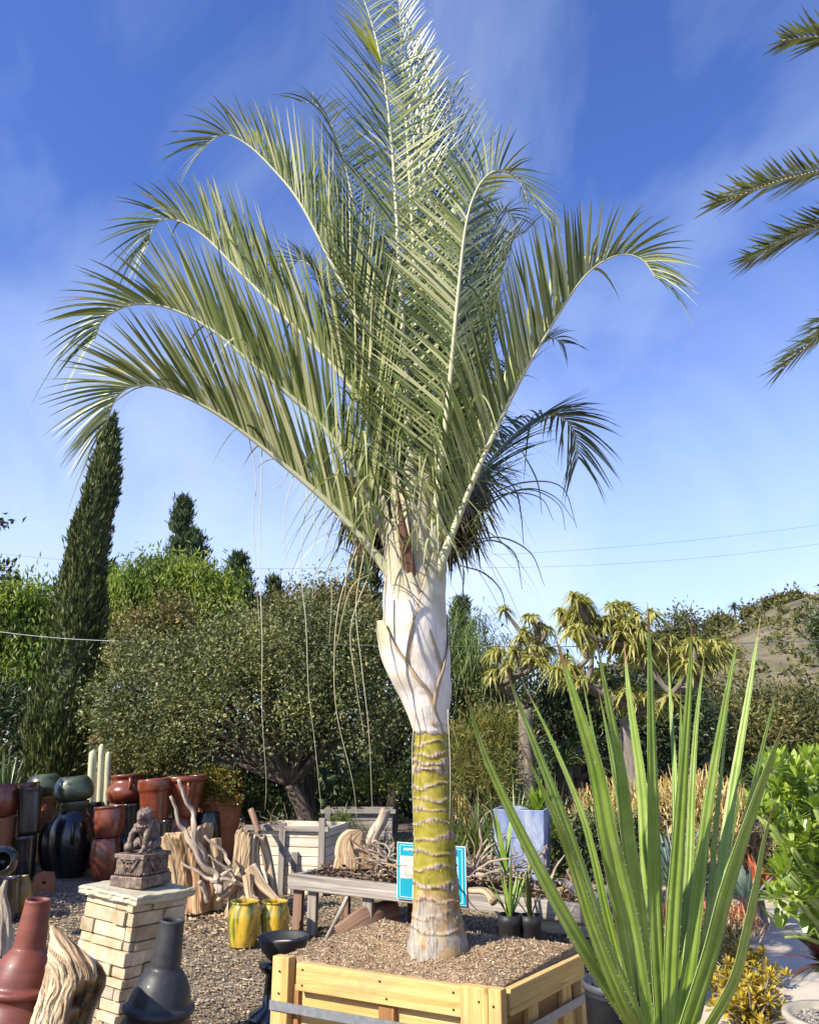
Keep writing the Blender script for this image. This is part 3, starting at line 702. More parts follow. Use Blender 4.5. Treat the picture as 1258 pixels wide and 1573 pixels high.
# ------------------------------------------------------------------ the tall triangle palm
D0 = G(672, 1458, 0.63)[1]
tp = spline([P(673, 1466, D0), P(670, 1380, D0), P(665, 1240, D0), P(662, 1126, D0)], 240)
palm = thing("palm_tree", "tall grey-green feather palm with yellow ringed trunk, growing in the pine crate", "palm tree", tp[0])
mp0 = mpp(tp[0])
sfrac = np.linspace(0, 1, 240)
ypx = np.interp(sfrac, [0, 1], [1466, 1126])
rp = np.interp(sfrac, [0, 0.05, 0.12, 0.2, 0.3, 0.55, 0.8, 1.0], [47, 45, 41, 36.5, 34.5, 32, 29.5, 26.5]) * mp0
rings = [1422, 1402, 1384, 1358, 1333, 1312, 1290, 1268, 1249, 1231, 1211, 1187, 1175, 1160, 1143]
scar = np.zeros(240); bul = np.zeros(240)
for r_ in rings:
    scar = np.maximum(scar, np.exp(-((ypx - r_) / (5.0 if r_ in (1175, 1187, 1358) else 2.9)) ** 2) * (1.25 if r_ in (1175, 1187, 1358) else 0.95))
seq = [1466] + rings + [1126]
for a, b_ in zip(seq[:-1], seq[1:]):
    u = np.clip((a - ypx) / (a - b_), 0, 1); bul = np.maximum(bul, np.sin(np.clip(u, 0, 1) * math.pi) * ((ypx <= a) & (ypx >= b_)))
nA = 56; an = np.arange(nA) * 2 * math.pi / nA
Tt, Nn, Bb = frames(tp)
wobz = 0.017 * (np.sin(an * 2 + 1) + 0.7 * np.sin(an * 3 + 2))       # scars are not level
SC2 = np.zeros((240, nA))
zz = np.linalg.norm(tp - tp[0], axis=1)
for j in range(nA):
    SC2[:, j] = np.interp(zz + 0.011 * np.sin(an[j] * 2 + zz * 31) + 0.007 * np.sin(an[j] * 3 - zz * 53 + 1) + 0.004 * np.sin(an[j] * 7 + zz * 90), zz, scar)
R2 = rp[:, None] * (1 + 0.022 * bul[:, None]) + 0.006 * SC2
pts0 = tp[:, None] + Nn[:, None] * np.cos(an)[None, :, None] * R2[..., None] + Bb[:, None] * np.sin(an)[None, :, None] * R2[..., None]
jit = fn(pts0, 60, 4) * 0.004 * SC2 + 0.0025 * fn(pts0, 40, 1) * (0.3 + SC2)
basef = np.clip(1 - sfrac / 0.13, 0, 1)[:, None]
R2 = R2 + jit + basef * 0.006 * np.abs(np.sin(an * 17 + 3 * fn(pts0, 9, 2)))
pts0 = tp[:, None] + Nn[:, None] * np.cos(an)[None, :, None] * R2[..., None] + Bb[:, None] * np.sin(an)[None, :, None] * R2[..., None]
gr = np.stack([SC2, np.broadcast_to(sfrac[:, None], SC2.shape), 0 * SC2], -1)
i = np.arange(239)[:, None] * nA; j = np.arange(nA)[None]; j2 = (j + 1) % nA
mb = MB(); mb.add(pts0.reshape(-1, 3), np.stack([i + j, i + j2, i + nA + j2, i + nA + j], -1).reshape(-1, 4), None, gr)
trunk = mb.build("trunk", M_trunk, palm)
# fibre whiskers at the ring scars
mb = MB(); rng = np.random.default_rng(8); ws = []
for r_ in rings:
    k_ = int(np.argmin(abs(ypx - r_)))
    for _ in range(20):
        j = rng.integers(nA); ws.append((pts0[k_, j], nrm(pts0[k_, j] - tp[k_]) * 0.5 + A(0, 0, rng.choice([-1, 1])) + rng.normal(size=3) * 0.5))
strips(mb, A(*[w[0] for w in ws]), A(*[w[1] for w in ws]), rng.uniform(0.006, 0.024, len(ws)), 0.0035, 0.2, 2)
mb.build("ring_fibre", M_rein, trunk, smooth=False)["kind"] = "stuff"

crown = P(637, 850, D0)
axp = spline([tp[-1], P(654, 1075, D0), P(638, 1000, D0), P(636, 930, D0), crown], 40)
AXT = np.linspace(0, 1, 40)
SHR = lambda x: np.interp(x, [0, .1, .25, .42, .60, .80, 1.0, 1.25], np.array([26, 31, 43, 51, 50, 45, 40, 36]) * mp0)
mb = MB()                                             # inner core of the crown shaft
tube(mb, axp, SHR(AXT) * np.interp(AXT, [0, .1, .4, .8, 1], [.97, .95, .90, .78, .45]), 24)
mb.build("crown_core", M_sheath, palm)
# wrapping leaf bases: each clasps the shaft, then narrows into its leaf stalk
def sheath(s0, s1, az, flare, seed, half0=1.9, lift=1.0):
    nt, nu = 40, 27
    t = np.linspace(0, 1, nt); u = np.linspace(-1, 1, nu); x = s0 + (s1 - s0) * t
    c = np.stack([np.interp(np.minimum(x, 1), AXT, axp[:, k]) for k in range(3)], -1) + A(0, 0, 1) * (np.clip(x - 1, 0, None) * 1.15)[:, None]
    half = half0 * (1 - t) ** 0.75 * (1 - .25 * t) + 0.30 - .14 * t
    half = half * (1 + 0.05 * np.sin(t * 11 + seed) * (1 - t))
    a = az + u[None] * half[:, None] + .10 * np.sin(t * 4 + seed)[:, None]
    rr = SHR(x)[:, None] * lift * (1 + 0.012 * np.sin(u * 9 + seed)[None]) + 0.011 * (np.abs(u[None]) ** 5) * (np.sin(t * math.pi) ** .7)[:, None] * (1 + .4 * np.sin(t * 23 + seed)[:, None]) + (.02 * (1 - u[None] ** 2)) * t[:, None] ** 2
    outw = A(math.cos(az), math.sin(az), 0)
    v = c[:, None] + np.stack([np.cos(a), np.sin(a), 0 * a], -1) * rr[..., None] + outw * (flare * t ** 2.5)[:, None, None]
    v = v + 0.004 * fn(v, 14, int(seed * 7))[..., None]
    v[0, :, 2] += .010 * np.sin(u * 14 + seed) - .012 * np.abs(u)
    gr = np.stack([u[None] + 0 * a, a, t[:, None] + 0 * a], -1)
    q = [(j * nu + i, j * nu + i + 1, (j + 1) * nu + i + 1, (j + 1) * nu + i) for j in range(nt - 1) for i in range(nu - 1)]
    m = MB(); m.add(v.reshape(-1, 3), q, None, gr)
    m.build("leaf_base", M_sheath, palm, solid=0.006)
for k, (s0, s1, az, fl, h0, lf) in enumerate([(.30, 1.45, 1.5, .06, 2.0, .95), (.28, 1.42, -.12, .10, 1.9, .96), (.22, 1.36, 3.4, .10, 2.0, .97), (.36, 1.5, -1.85, .0, 1.6, .95), (.30, 1.48, -1.05, .05, 1.6, .97), (.40, 1.5, -2.5, .06, 1.3, .95),
                                      (.16, 1.15, 3.95, .05, 1.6, 1.0), (.10, 1.12, -.45, .06, 1.9, 1.02), (.0, .92, -1.75, .0, 2.3, 1.0), (.0, .60, 3.55, .035, 1.75, 1.05), (.05, .66, .35, .02, 1.6, 1.05)]):
    sheath(s0, s1, az, fl, 0.3 + k, h0, lf)

def frond(pix, Lmax, n, A_dir=None, cs=0.5, cu=0.62, ct=0.62, mat=None, seed=1, start=0.16, droop=0.07, w=0.0225, rr=0.024, lp=(0.66, 1.04, 0.98, 0.40), tipdroop=0.42, face=0.35, dens=1.25, kt0=0.9):
    rng = np.random.default_rng(seed); n = int(n * dens)
    x0 = 637 + (pix[0][0] - 640) * .9; pts = spline([P(x0, 905, D0 + pix[0][2] * .4)] + [P(x, y, D0 + dd) for x, y, dd in pix], 90)
    T = nrm(np.gradient(pts, axis=0))
    if A_dir is None:
        h = pts[60] - pts[0]; h[2] = 0; A_dir = h
    Ad = nrm(A(*A_dir)); S = A(-Ad[1], Ad[0], 0)
    mb = MB()
    tube(mb, pts, np.interp(np.linspace(0, 1, 90), [0, 0.15, 0.5, 1], [rr * 1.75, rr * 0.95, rr * 0.5, 0.0035]), 8, ridge=lambda s, a: 1 + 0.12 * np.cos(2 * a))
    fr = []
    tt = np.linspace(start, 0.995, n)
    allp, alld, allL, alls, alldr, allw = [], [], [], [], [], []
    for sgn in (-1, 1):
        t = np.clip(tt + rng.normal(0, 0.15 / n, n), 0, 1)
        idx = t * 89; i0 = np.clip(idx.astype(int), 0, 88); f = (idx - i0)[:, None]
        p = pts[i0] * (1 - f) + pts[i0 + 1] * f; Tn = nrm(T[i0] * (1 - f) + T[i0 + 1] * f)
        U = nrm(np.cross(Tn, S[None]))
        U = np.where(((U @ A(0, 0, 1)) * 1.0 + (U @ -Ad) * 1e-3 >= 0)[:, None], U, -U) if False else np.cross(S[None], Tn) * -1
        # adaxial side: points inward/upward
        U = nrm(U)
        flip = np.sign((U[5] @ (A(0, 0, 0.6) - Ad)))
        U = U * flip
        k_s = cs * (1 + 0.10 * rng.normal(size=n)); k_u = cu * (1 + 0.10 * rng.normal(size=n)); k_t = ct * (kt0 + (1.4 - kt0) * t) 
        d = nrm(sgn * S[None] * k_s[:, None] + U * k_u[:, None] + Tn * k_t[:, None] + 0.028 * rng.normal(size=(n, 3)))
        L = Lmax * np.interp((t - start) / (1 - start), [0, 0.28, 0.6, 1], lp) * rng.uniform(0.93, 1.05, n)
        L = np.where(rng.uniform(0, 1, n) < .05, L * rng.uniform(.2, .6, n), L); brk = np.where(rng.uniform(0, 1, n) < .03, rng.uniform(.5, 1.1, n), 0)
        allp.append(p); alld.append(d); allL.append(L)
        cur = nrm(np.cross(d, U * 0.9 - sgn * S[None] * 0.5)); Tp = nrm(Tn - d * (Tn * d).sum(1, keepdims=True))
        cur = cur * np.sign((cur * Tp).sum(1, keepdims=True) + 1e-6)
        sd = nrm(face * Tp + 0.5 * cur + 0.16 * rng.normal(size=(n, 3)))
        alls.append(sd); alldr.append(droop * rng.uniform(0.4, 1.6, n) + tipdroop * np.clip((t - 0.72) / 0.28, 0, 1) * rng.uniform(0.5, 1.2, n) + brk)
        allw.append(w * np.interp((t - start) / (1 - start), [0, 0.2, 0.7, 1], [0.7, 1, 0.95, 0.55]) * rng.uniform(0.85, 1.1, n))
    m = MB()
    strips(m, np.concatenate(allp), np.concatenate(alld), np.concatenate(allL), np.concatenate(allw), np.concatenate(alldr), 7, 0.48, np.concatenate(alls), 0.02, 0.55, 0.25)
    fo = m.build("frond", mat or M_frond, palm)
    mb.build("rachis", M_rachis, fo)

F = {}
F[1] = frond([(598, 880, -0.05), (520, 788, -0.12), (430, 709, -0.2), (340, 640, -0.28), (262, 600, -0.34), (212, 592, -0.38), (180, 610, -0.4), (163, 655, -0.42)], 0.74, 86, cs=.44, cu=.56, ct=.74, face=1.0, dens=1.45, kt0=1.3, seed=1, start=0.12)
F[2] = frond([(606, 860, 0), (532, 705, -0.06), (472, 632, -0.1), (402, 572, -0.16), (330, 510, -0.2), (262, 474, -0.22), (205, 468, -0.24), (160, 490, -0.25), (146, 520, -0.25)], 0.76, 90, cs=.44, cu=.56, ct=.74, face=1.0, dens=1.45, kt0=1.3, seed=2, start=0.14)
F[3] = frond([(616, 850, 0.02), (562, 640, 0.05), (510, 560, 0.06), (440, 490, 0.08), (372, 421, 0.1), (312, 361, 0.12), (266, 337, 0.12), (238, 346, 0.12), (228, 376, 0.12)], 0.80, 90, cs=.44, cu=.56, ct=.74, face=1.0, dens=1.45, kt0=1.3, seed=3, start=0.15)
F[4] = frond([(628, 840, 0.06), (590, 640, 0.12), (546, 482, 0.15), (500, 386, 0.18), (460, 310, 0.2), (420, 260, 0.22), (380, 222, 0.24), (345, 207, 0.25), (312, 226, 0.25)], 0.84, 90, cs=.44, cu=.56, ct=.74, face=1.0, dens=1.45, kt0=1.3, seed=4, start=0.17)
F[5] = frond([(638, 840, -0.05), (626, 640, -0.04), (614, 420, 0.02), (603, 240, 0.1), (588, 110, 0.22), (566, 20, 0.36), (540, -40, 0.5)], 0.78, 100, (-0.35, 1, 0), 0.78, 0.32, 0.66, w=.019, seed=5, start=0.12, droop=0.14)
F[6] = frond([(652, 835, 0.06), (644, 620, 0.14), (636, 400, 0.22), (626, 220, 0.3), (616, 60, 0.42), (612, -50, 0.55)], 0.60, 84, (0.2, 1, 0), 0.70, 0.35, 0.75, seed=6, start=0.15, droop=0.12)
F[7] = frond([(664, 840, -0.1), (688, 620, -0.22), (703, 460, -0.34), (716, 345, -0.42), (736, 285, -0.47), (764, 262, -0.5), (796, 276, -0.52), (812, 312, -0.53)], 0.70, 96, (0.6, -1, 0), 0.74, 0.42, 0.62, w=.019, lp=(0.6, 1.0, 0.85, 0.36), seed=7, start=0.12)
F[8] = frond([(676, 870, -0.12), (702, 800, -0.16), (742, 702, -0.24), (800, 582, -0.34), (858, 482, -0.42), (902, 420, -0.47), (948, 392, -0.5), (985, 398, -0.52), (1008, 428, -0.53)], 0.70, 94, (1, -0.4, 0), 0.50, 0.60, 0.66, seed=8, start=0.11, face=.8, dens=1.35, kt0=1.15)
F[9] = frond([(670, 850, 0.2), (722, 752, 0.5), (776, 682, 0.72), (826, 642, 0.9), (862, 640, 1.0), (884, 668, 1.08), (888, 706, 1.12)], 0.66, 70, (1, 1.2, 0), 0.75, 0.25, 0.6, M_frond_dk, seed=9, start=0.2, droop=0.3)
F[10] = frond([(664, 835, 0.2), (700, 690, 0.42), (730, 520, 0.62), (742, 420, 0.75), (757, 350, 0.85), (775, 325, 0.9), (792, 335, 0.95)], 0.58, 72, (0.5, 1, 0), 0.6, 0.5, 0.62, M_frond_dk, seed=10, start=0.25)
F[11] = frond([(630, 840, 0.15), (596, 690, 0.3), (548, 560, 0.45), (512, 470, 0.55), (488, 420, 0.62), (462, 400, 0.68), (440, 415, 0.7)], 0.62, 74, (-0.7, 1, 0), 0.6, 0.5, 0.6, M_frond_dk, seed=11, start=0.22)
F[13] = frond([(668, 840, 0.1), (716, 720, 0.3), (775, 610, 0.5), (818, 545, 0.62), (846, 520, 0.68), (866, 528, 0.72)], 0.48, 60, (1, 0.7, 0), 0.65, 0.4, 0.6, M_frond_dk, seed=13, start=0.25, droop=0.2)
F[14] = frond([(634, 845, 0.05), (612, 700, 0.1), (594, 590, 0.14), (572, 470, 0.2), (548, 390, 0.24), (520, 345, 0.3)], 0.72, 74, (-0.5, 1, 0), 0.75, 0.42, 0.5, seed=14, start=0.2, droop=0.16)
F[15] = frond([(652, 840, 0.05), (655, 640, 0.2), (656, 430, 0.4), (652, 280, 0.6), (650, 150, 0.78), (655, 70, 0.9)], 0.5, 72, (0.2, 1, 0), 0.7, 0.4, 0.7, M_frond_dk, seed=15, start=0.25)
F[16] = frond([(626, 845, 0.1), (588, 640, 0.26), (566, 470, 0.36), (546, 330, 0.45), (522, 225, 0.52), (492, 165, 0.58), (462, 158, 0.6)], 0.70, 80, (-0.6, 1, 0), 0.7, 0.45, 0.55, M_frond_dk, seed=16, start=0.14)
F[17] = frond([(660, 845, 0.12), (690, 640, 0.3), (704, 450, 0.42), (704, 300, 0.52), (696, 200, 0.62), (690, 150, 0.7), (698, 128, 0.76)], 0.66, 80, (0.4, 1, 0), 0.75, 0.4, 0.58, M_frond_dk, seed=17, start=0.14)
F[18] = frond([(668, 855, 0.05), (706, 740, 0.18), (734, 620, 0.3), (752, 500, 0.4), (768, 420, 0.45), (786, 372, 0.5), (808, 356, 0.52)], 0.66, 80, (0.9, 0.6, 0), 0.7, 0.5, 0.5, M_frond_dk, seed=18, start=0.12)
# the unopened spear and a yellowed leaflet fan near the top
mb = MB(); strips(mb, np.repeat([P(586, 100, D0 + 0.1)], 9, 0), nrm(P(520, -25, D0 + 0.1) - P(586, 100, D0 + 0.1)) + 0.12 * RNG.normal(size=(9, 3)), 0.55, 0.03, 0.1, 6)
mb.build("new_leaf", m_leaf("young_yellow_leaf", [(0, (0.24, 0.27, 0.03)), (1, (0.38, 0.38, 0.06))], 0.4, 0.25), palm)
mb = MB(); s_ = spline([P(634, 900, D0 - .14), P(622, 830, D0 - .2), P(615, 790, D0 - .2), P(610, 752, D0 - .18)], 24); tube(mb, s_, np.interp(np.linspace(0, 1, 24), [0, .3, 1], [.032, .034, .006]), 14, flat=.45, ridge=fis(88, 12, .2))
mb.build("dead_leaf_base", M_rustb, palm)
# old leaflets hanging and curling about the crown base
mb = MB(); rng = np.random.default_rng(21); N = 210
p = np.stack([P(x, y, D0 + d_) for x, y, d_ in zip(rng.uniform(540, 730, N), rng.uniform(620, 860, N), rng.uniform(-0.4, 0.2, N))])
out = nrm((p - crown) * A(1, 1, 0.2) + rng.normal(size=(N, 3)) * 0.25)
strips(mb, p, out + A(0, 0, 0.9), rng.uniform(0.25, 0.75, N), rng.uniform(0.008, 0.018, N), rng.uniform(0.8, 1.5, N), 8, 0.3)
mb.build("old_leaflet", M_frond, palm)["kind"] = "stuff"
mb = MB()
for x0, y0, x1, y1, d_ in [(560, 862, 505, 800, -.1), (560, 850, 528, 930, 0), (575, 880, 515, 1000, 0), (566, 870, 545, 905, .1), (595, 800, 620, 900, -.3), (640, 740, 632, 880, -.35), (655, 700, 640, 860, -.3), (560, 700, 545, 830, -.2), (700, 800, 690, 890, -.1)]:
    a, b_ = P(x0, y0, D0 + d_), P(x1, y1, D0 + d_)
    c_ = (a + b_) / 2 + A(nrm(b_ - a)[0] * 0.05, -0.05, 0.12)
    s_ = spline([a, c_, b_], 14); tube(mb, s_, np.interp(np.linspace(0, 1, 14), [0, .4, 1], [.006, .008, .002]), 5, flat=0.35)
mb.build("dry_leaflet", M_frond_dry, palm)["kind"] = "stuff"
# thin dark leaflets arching out low on the right
mb = MB()
for pl in [[(712, 822), (760, 770), (812, 752), (858, 775), (868, 815)], [(716, 832), (770, 826), (815, 850), (836, 900)], [(708, 850), (752, 830), (790, 850), (802, 905)], [(720, 790), (800, 752), (850, 762), (882, 800)],
           [(724, 780), (780, 758), (830, 765), (850, 800)], [(730, 770), (800, 742), (862, 748), (886, 812)], [(704, 868), (742, 880), (768, 905), (778, 940)], [(706, 850), (712, 880), (709, 935)], [(760, 720), (790, 750), (800, 790), (804, 840)], [(800, 690), (825, 740), (832, 790)]]:
    s_ = spline([P(x, y, D0 + 0.25) for x, y in pl], 20); tube(mb, s_, np.interp(np.linspace(0, 1, 20), [0, .4, 1], [.004, .006, .0015]), 5, flat=0.3)
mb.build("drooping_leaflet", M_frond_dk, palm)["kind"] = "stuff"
# the long thread-like reins hanging from the lower fronds
rng = np.random.default_rng(31)
for pl in [[(548, 842), (520, 930), (512, 1020), (520, 1100), (540, 1200), (548, 1262)], [(476, 712), (462, 860), (468, 960), (476, 1060), (480, 1140), (492, 1250)],
           [(404, 684), (398, 860), (402, 980), (406, 1090), (408, 1200), (408, 1245)], [(560, 846), (548, 930), (556, 1020), (566, 1120), (572, 1250)], [(575, 870), (540, 960), (548, 1040), (562, 1130)],
           [(382, 664), (392, 740), (388, 790), (396, 900), (400, 960)], [(482, 738), (484, 850), (478, 920)], [(500, 775), (508, 900), (505, 990)], [(452, 716), (440, 800), (452, 900)], [(640, 1080), (632, 1150), (636, 1260), (640, 1330)],
           [(690, 1090), (694, 1180), (692, 1260)], [(420, 750), (436, 738), (448, 716)]]:
    mb = MB(); s_ = spline([P(x + rng.normal() * 2, y, D0 - 0.15 + 0.03 * i_) for i_, (x, y) in enumerate(pl)], 40)
    tube(mb, s_, np.interp(np.linspace(0, 1, 40), [0, .5, 1], [.0030, .0022, .0009]), 5, flat=.4)
    mb.build("rein", M_rein, palm)

# ------------------------------------------------------------------ trees and shrubs
def ell(px, py, d, rx, ry, dep=0.85):
    c = P(px, py, d); s = mpp(c)
    return (c, A(rx * s, rx * s * dep, ry * s))
def crown(mb, ells, nclump, nper, L, W, cr, rng, up=0.0, outw=0.7, shell=0.3, bottom=-0.75, rnd=0.7):
    vol = np.array([e[1][0] * e[1][2] for e in ells]); vol = vol / vol.sum()
    idx = rng.choice(len(ells), nclump, p=vol)
    u = nrm(rng.normal(size=(nclump, 3)))
    low = u[:, 2] < bottom; u[low, 2] *= -1
    r = 1 - np.abs(rng.normal(0, shell, nclump)); r = np.clip(r, 0.05, 1.08)
    ce = np.array([ells[i][0] for i in idx]); ra = np.array([ells[i][1] for i in idx])
    c = ce + u * r[:, None] * ra
    n = nclump * nper
    cc = np.repeat(c, nper, 0); uu = np.repeat(u, nper, 0)
    p = cc + rng.normal(size=(n, 3)) * cr * np.repeat(rng.uniform(0.6, 1.3, nclump), nper)[:, None]
    d = uu * outw + rng.normal(size=(n, 3)) * rnd + A(0, 0, up)
    leaves(mb, p, d, L, W, rng)
    return c
def tree(name, label, cat, foot, trunk_px_r, ells, nclump, nper, L, W, cr, mat, seed, group=None, bark=None, limbs=9, up=0.0, outw=0.7, shell=0.3, rnd=0.7, lean=None):
    rng = np.random.default_rng(seed)
    foot = np.asarray(foot, float); root = thing(name, label, cat, foot, group)
    mb = MB(); c = crown(mb, ells, nclump, nper, L, W, cr, rng, up, outw, shell, rnd=rnd)
    mb.build("crown", mat, root, smooth=False)
    t = MB(); big = max(ells, key=lambda e: e[1][2])[0]
    r0 = trunk_px_r
    fork = foot * 0.55 + big * 0.45; fork[:2] = foot[:2] * 0.6 + big[:2] * 0.4
    st = spline([foot - A(0, 0, 0.1), (foot + fork) / 2 + A(0.05, 0, 0), fork], 14)
    tube(t, st, np.linspace(r0 * 1.25, r0 * 0.75, 14), 9, ridge=lambda s, a: 1 + 0.12 * np.sin(3 * a + 2 * s))
    for i in rng.choice(len(c), min(limbs, len(c)), replace=False):
        e = c[i]; m = fork * 0.5 + e * 0.5 + A(*rng.normal(0, 0.12, 2), 0.15) * np.linalg.norm(e - fork) * 0.5
        s_ = spline([fork, m, e], 12); tube(t, s_, np.linspace(r0 * 0.5, r0 * 0.06, 12), 6)
    t.build("trunk", bark or M_bark, root)
    return root



# the cypress
cyp_d = 14.0
rows = [(168, 642, 9), (165, 690, 16), (156, 745, 23), (145, 800, 28), (135, 860, 31), (124, 930, 35), (114, 1000, 39), (103, 1070, 45), (94, 1130, 50), (90, 1190, 50), (86, 1230, 46)]
rng = np.random.default_rng(41)
cf = P(90, 1250, cyp_d); cf[2] = 0
cy = thing("cypress_tree", "tall narrow dark green cypress, slightly leaning, behind the stacked pots", "tree", cf)
mb = MB(); N = 26000
yy = rng.uniform(642, 1235, N) ; yy = 642 + (yy - 642)
xc = np.interp(yy, [r[1] for r in rows], [r[0] for r in rows]); hw = .88 * np.interp(yy, [r[1] for r in rows], [r[2] for r in rows])
keep = rng.uniform(0, 52, N) < hw; yy, xc, hw = yy[keep], xc[keep], hw[keep]; N = len(yy)
an = rng.uniform(0, 2 * math.pi, N)
p = np.stack([P(x, y, cyp_d) for x, y in zip(xc, yy)]); sc_ = np.array([mpp(q_) for q_ in p])
lump = 1 + 0.20 * fn(np.stack([np.cos(an) * 1.0, np.sin(an) * 1.0, p[:, 2] * 1.6], -1), 2.2, 5) + 0.14 * fn(np.stack([np.cos(an), np.sin(an), p[:, 2] * 3], -1), 4, 8)
r_ = hw * sc_ * lump * (1 - np.abs(rng.normal(0, 0.12, N)) + (rng.uniform(0, 1, N) > .985) * .25)
o_ = np.stack([np.cos(an), np.sin(an), 0 * an], -1)
p = p + o_ * r_[:, None] + A(0.35, 0, 1) * rng.normal(0, 0.05, N)[:, None]
leaves(mb, p, o_ * 0.34 + A(0.05, 0, 1.0) + rng.normal(size=(N, 3)) * 0.22, 0.17, 0.045, rng)
mb.build("foliage", M_cyp, cy, smooth=False)
mb = MB(); tube(mb, spline([cf - A(0, 0, .1), P(110, 1050, cyp_d), P(150, 800, cyp_d), P(167, 660, cyp_d)], 20), np.linspace(0.2, 0.03, 20), 8); mb.build("trunk", M_bark, cy)
mb = MB()
cone_r = [(x_, y_, h_ * 0.80) for x_, y_, h_ in rows]
s_ = spline([P(x, y, cyp_d) for x, y, _ in reversed(cone_r)], 30)
tube(mb, s_, np.interp(np.linspace(0, 1, 30), np.linspace(0, 1, 11), [h * mpp(P(x, y, cyp_d)) for x, y, h in reversed(cone_r)]), 16)
mb.build("inner_foliage", M_cyp, cy)

# round grey-green tree, the nearest one on the left
tree("shrub_tree", "broad grey-green small-leaved tree with dark forked trunk, behind the pale board planter", "tree", P(488, 1262, 12.6) * A(1, 1, 0), 0.13,
     [ell(390, 1075, 12.8, 160, 105), ell(245, 1090, 13.2, 92, 92), ell(470, 1010, 12.6, 115, 78), ell(520, 1090, 12.4, 100, 75), ell(330, 1035, 13, 90, 62), ell(215, 1140, 13.2, 65, 60), ell(360, 965, 13.0, 34, 20), ell(215, 1000, 13.4, 36, 24), ell(545, 985, 12.4, 36, 40), ell(165, 1085, 13.4, 30, 40)],
     1500, 40, 0.070, 0.036, 0.17, M_oak, 51, limbs=60, shell=0.26)
tree("shrub_tree", "bronze-tinged bushy tree top, behind the grey-green tree and left of the palm trunk", "tree", P(470, 1240, 15.5) * A(1, 1, 0), 0.12,
     [ell(475, 970, 15, 88, 60), ell(530, 960, 15, 62, 55), ell(412, 1000, 15, 52, 48)], 760, 26, 0.082, 0.04, 0.19, M_olivebush, 52, limbs=16)
tree("shrub_tree", "dull dark bush crown, between the cypress and the bright green pepper tree", "tree", P(240, 1220, 17) * A(1, 1, 0), 0.12,
     [ell(215, 1000, 17, 48, 50), ell(262, 960, 17, 34, 34)], 240, 24, 0.11, 0.05, 0.2, M_olivebush, 53)
tree("pepper_tree", "bright green drooping pepper tree at the left edge, behind the cypress", "tree", P(20, 1230, 20) * A(1, 1, 0), 0.2,
     [ell(15, 970, 20, 74, 75), ell(-70, 960, 20, 90, 90), ell(80, 950, 21, 40, 52), ell(30, 1060, 20, 85, 80)], 760, 34, 0.20, 0.06, 0.30, M_pepper, 54, up=-0.9, outw=0.35, rnd=0.35)
tree("pepper_tree", "bright green drooping pepper tree crown, in front of the tall pine", "tree", P(270, 1220, 22) * A(1, 1, 0), 0.25,
     [ell(200, 930, 22, 42, 58), ell(290, 925, 22, 52, 60), ell(245, 905, 22, 45, 40), ell(328, 950, 22, 40, 62), ell(180, 990, 22, 50, 60)], 760, 34, 0.20, 0.06, 0.28, M_pepper, 55, up=-0.9, outw=0.35, rnd=0.35)
def pine(label, d, tip, base_y, halfw, n, seed, group="pines behind the garden trees", dense=1.0):
    rng = np.random.default_rng(seed); tx, ty = tip; ty += 10
    f = P(tx, base_y, d); f[2] = 0
    r = thing("pine_tree", label, "tree", f, group)
    top, bot = P(tx, ty, d), P(tx, base_y, d)
    mb = MB(); t = MB()
    tube(t, np.linspace(f, top, 12), np.linspace(0.24, 0.02, 12), 7)
    s_ = mpp(top)
    for i in range(n):
        u = (i + rng.uniform(0, 1)) / n; z = top * (1 - u) + bot * u
        R = halfw * s_ * (0.04 + 0.95 * u) * rng.uniform(0.55, 1.15); a = rng.uniform(0, 6.28)
        e = z + A(math.cos(a) * R, math.sin(a) * R, R * 0.35 * rng.uniform(0.4, 1.2))
        tube(t, spline([z - A(0, 0, .1), (z + e) / 2 - A(0, 0, 0.05 * R), e], 6), np.linspace(0.05, 0.012, 6), 5)
        for k_ in range(max(2, int(4 * R))):
            q_ = e * (0.35 + 0.65 * (k_ + 1) / max(2, int(4 * R))) + z * (0.65 - 0.65 * (k_ + 1) / max(2, int(4 * R)))
            m = int(42 * dense); pp = q_ + rng.normal(size=(m, 3)) * A(.15, .15, .13) * (0.5 + 0.25 * d / 30)
            leaves(mb, pp, nrm(rng.normal(size=(m, 3))) * 0.6 + A(0, 0, 0.75), 0.30 * d / 30, 0.055 * d / 30, rng)
    mb.build("crown", M_pineleaf, r, smooth=False); t.build("trunk", M_bark, r)
pine("tall pointed pine rising behind the bright green pepper tree", 30, (283, 762), 935, 52, 85, 61)
pine("rounded dark pine to the right of the tall pointed pine", 30, (366, 848), 980, 52, 60, 62)
pine("small pine tip just visible between the cypress and the pepper tree", 32, (172, 862), 990, 26, 26, 63)
pine("smallest pine tip, left of the palm's hanging threads", 32, (420, 882), 990, 26, 26, 64)
pine("pine behind the palm's white crown base, seen left of it", 28, (562, 815), 1010, 56, 60, 65)
pine("dark pine seen just right of the palm's white crown base", 27, (708, 915), 1080, 48, 55, 66)
tree("shrub_tree", "dark shaded shrub under the left pepper tree, beside the cypress foot", "shrub", P(20, 1235, 16.5) * A(1, 1, 0), 0.1,
     [ell(10, 1130, 16.5, 85, 70), ell(-70, 1120, 16.5, 70, 90)], 330, 26, 0.12, 0.06, 0.2, M_dkgreen, 56)
tree("shrub_tree", "dark leafy shrub behind the palm trunk, right of the grey-green tree", "shrub", P(600, 1225, 16) * A(1, 1, 0), 0.1,
     [ell(600, 1095, 16, 75, 90), ell(700, 1065, 16, 70, 80), ell(760, 1110, 16, 60, 65)], 520, 26, 0.11, 0.055, 0.2, M_oak, 57)
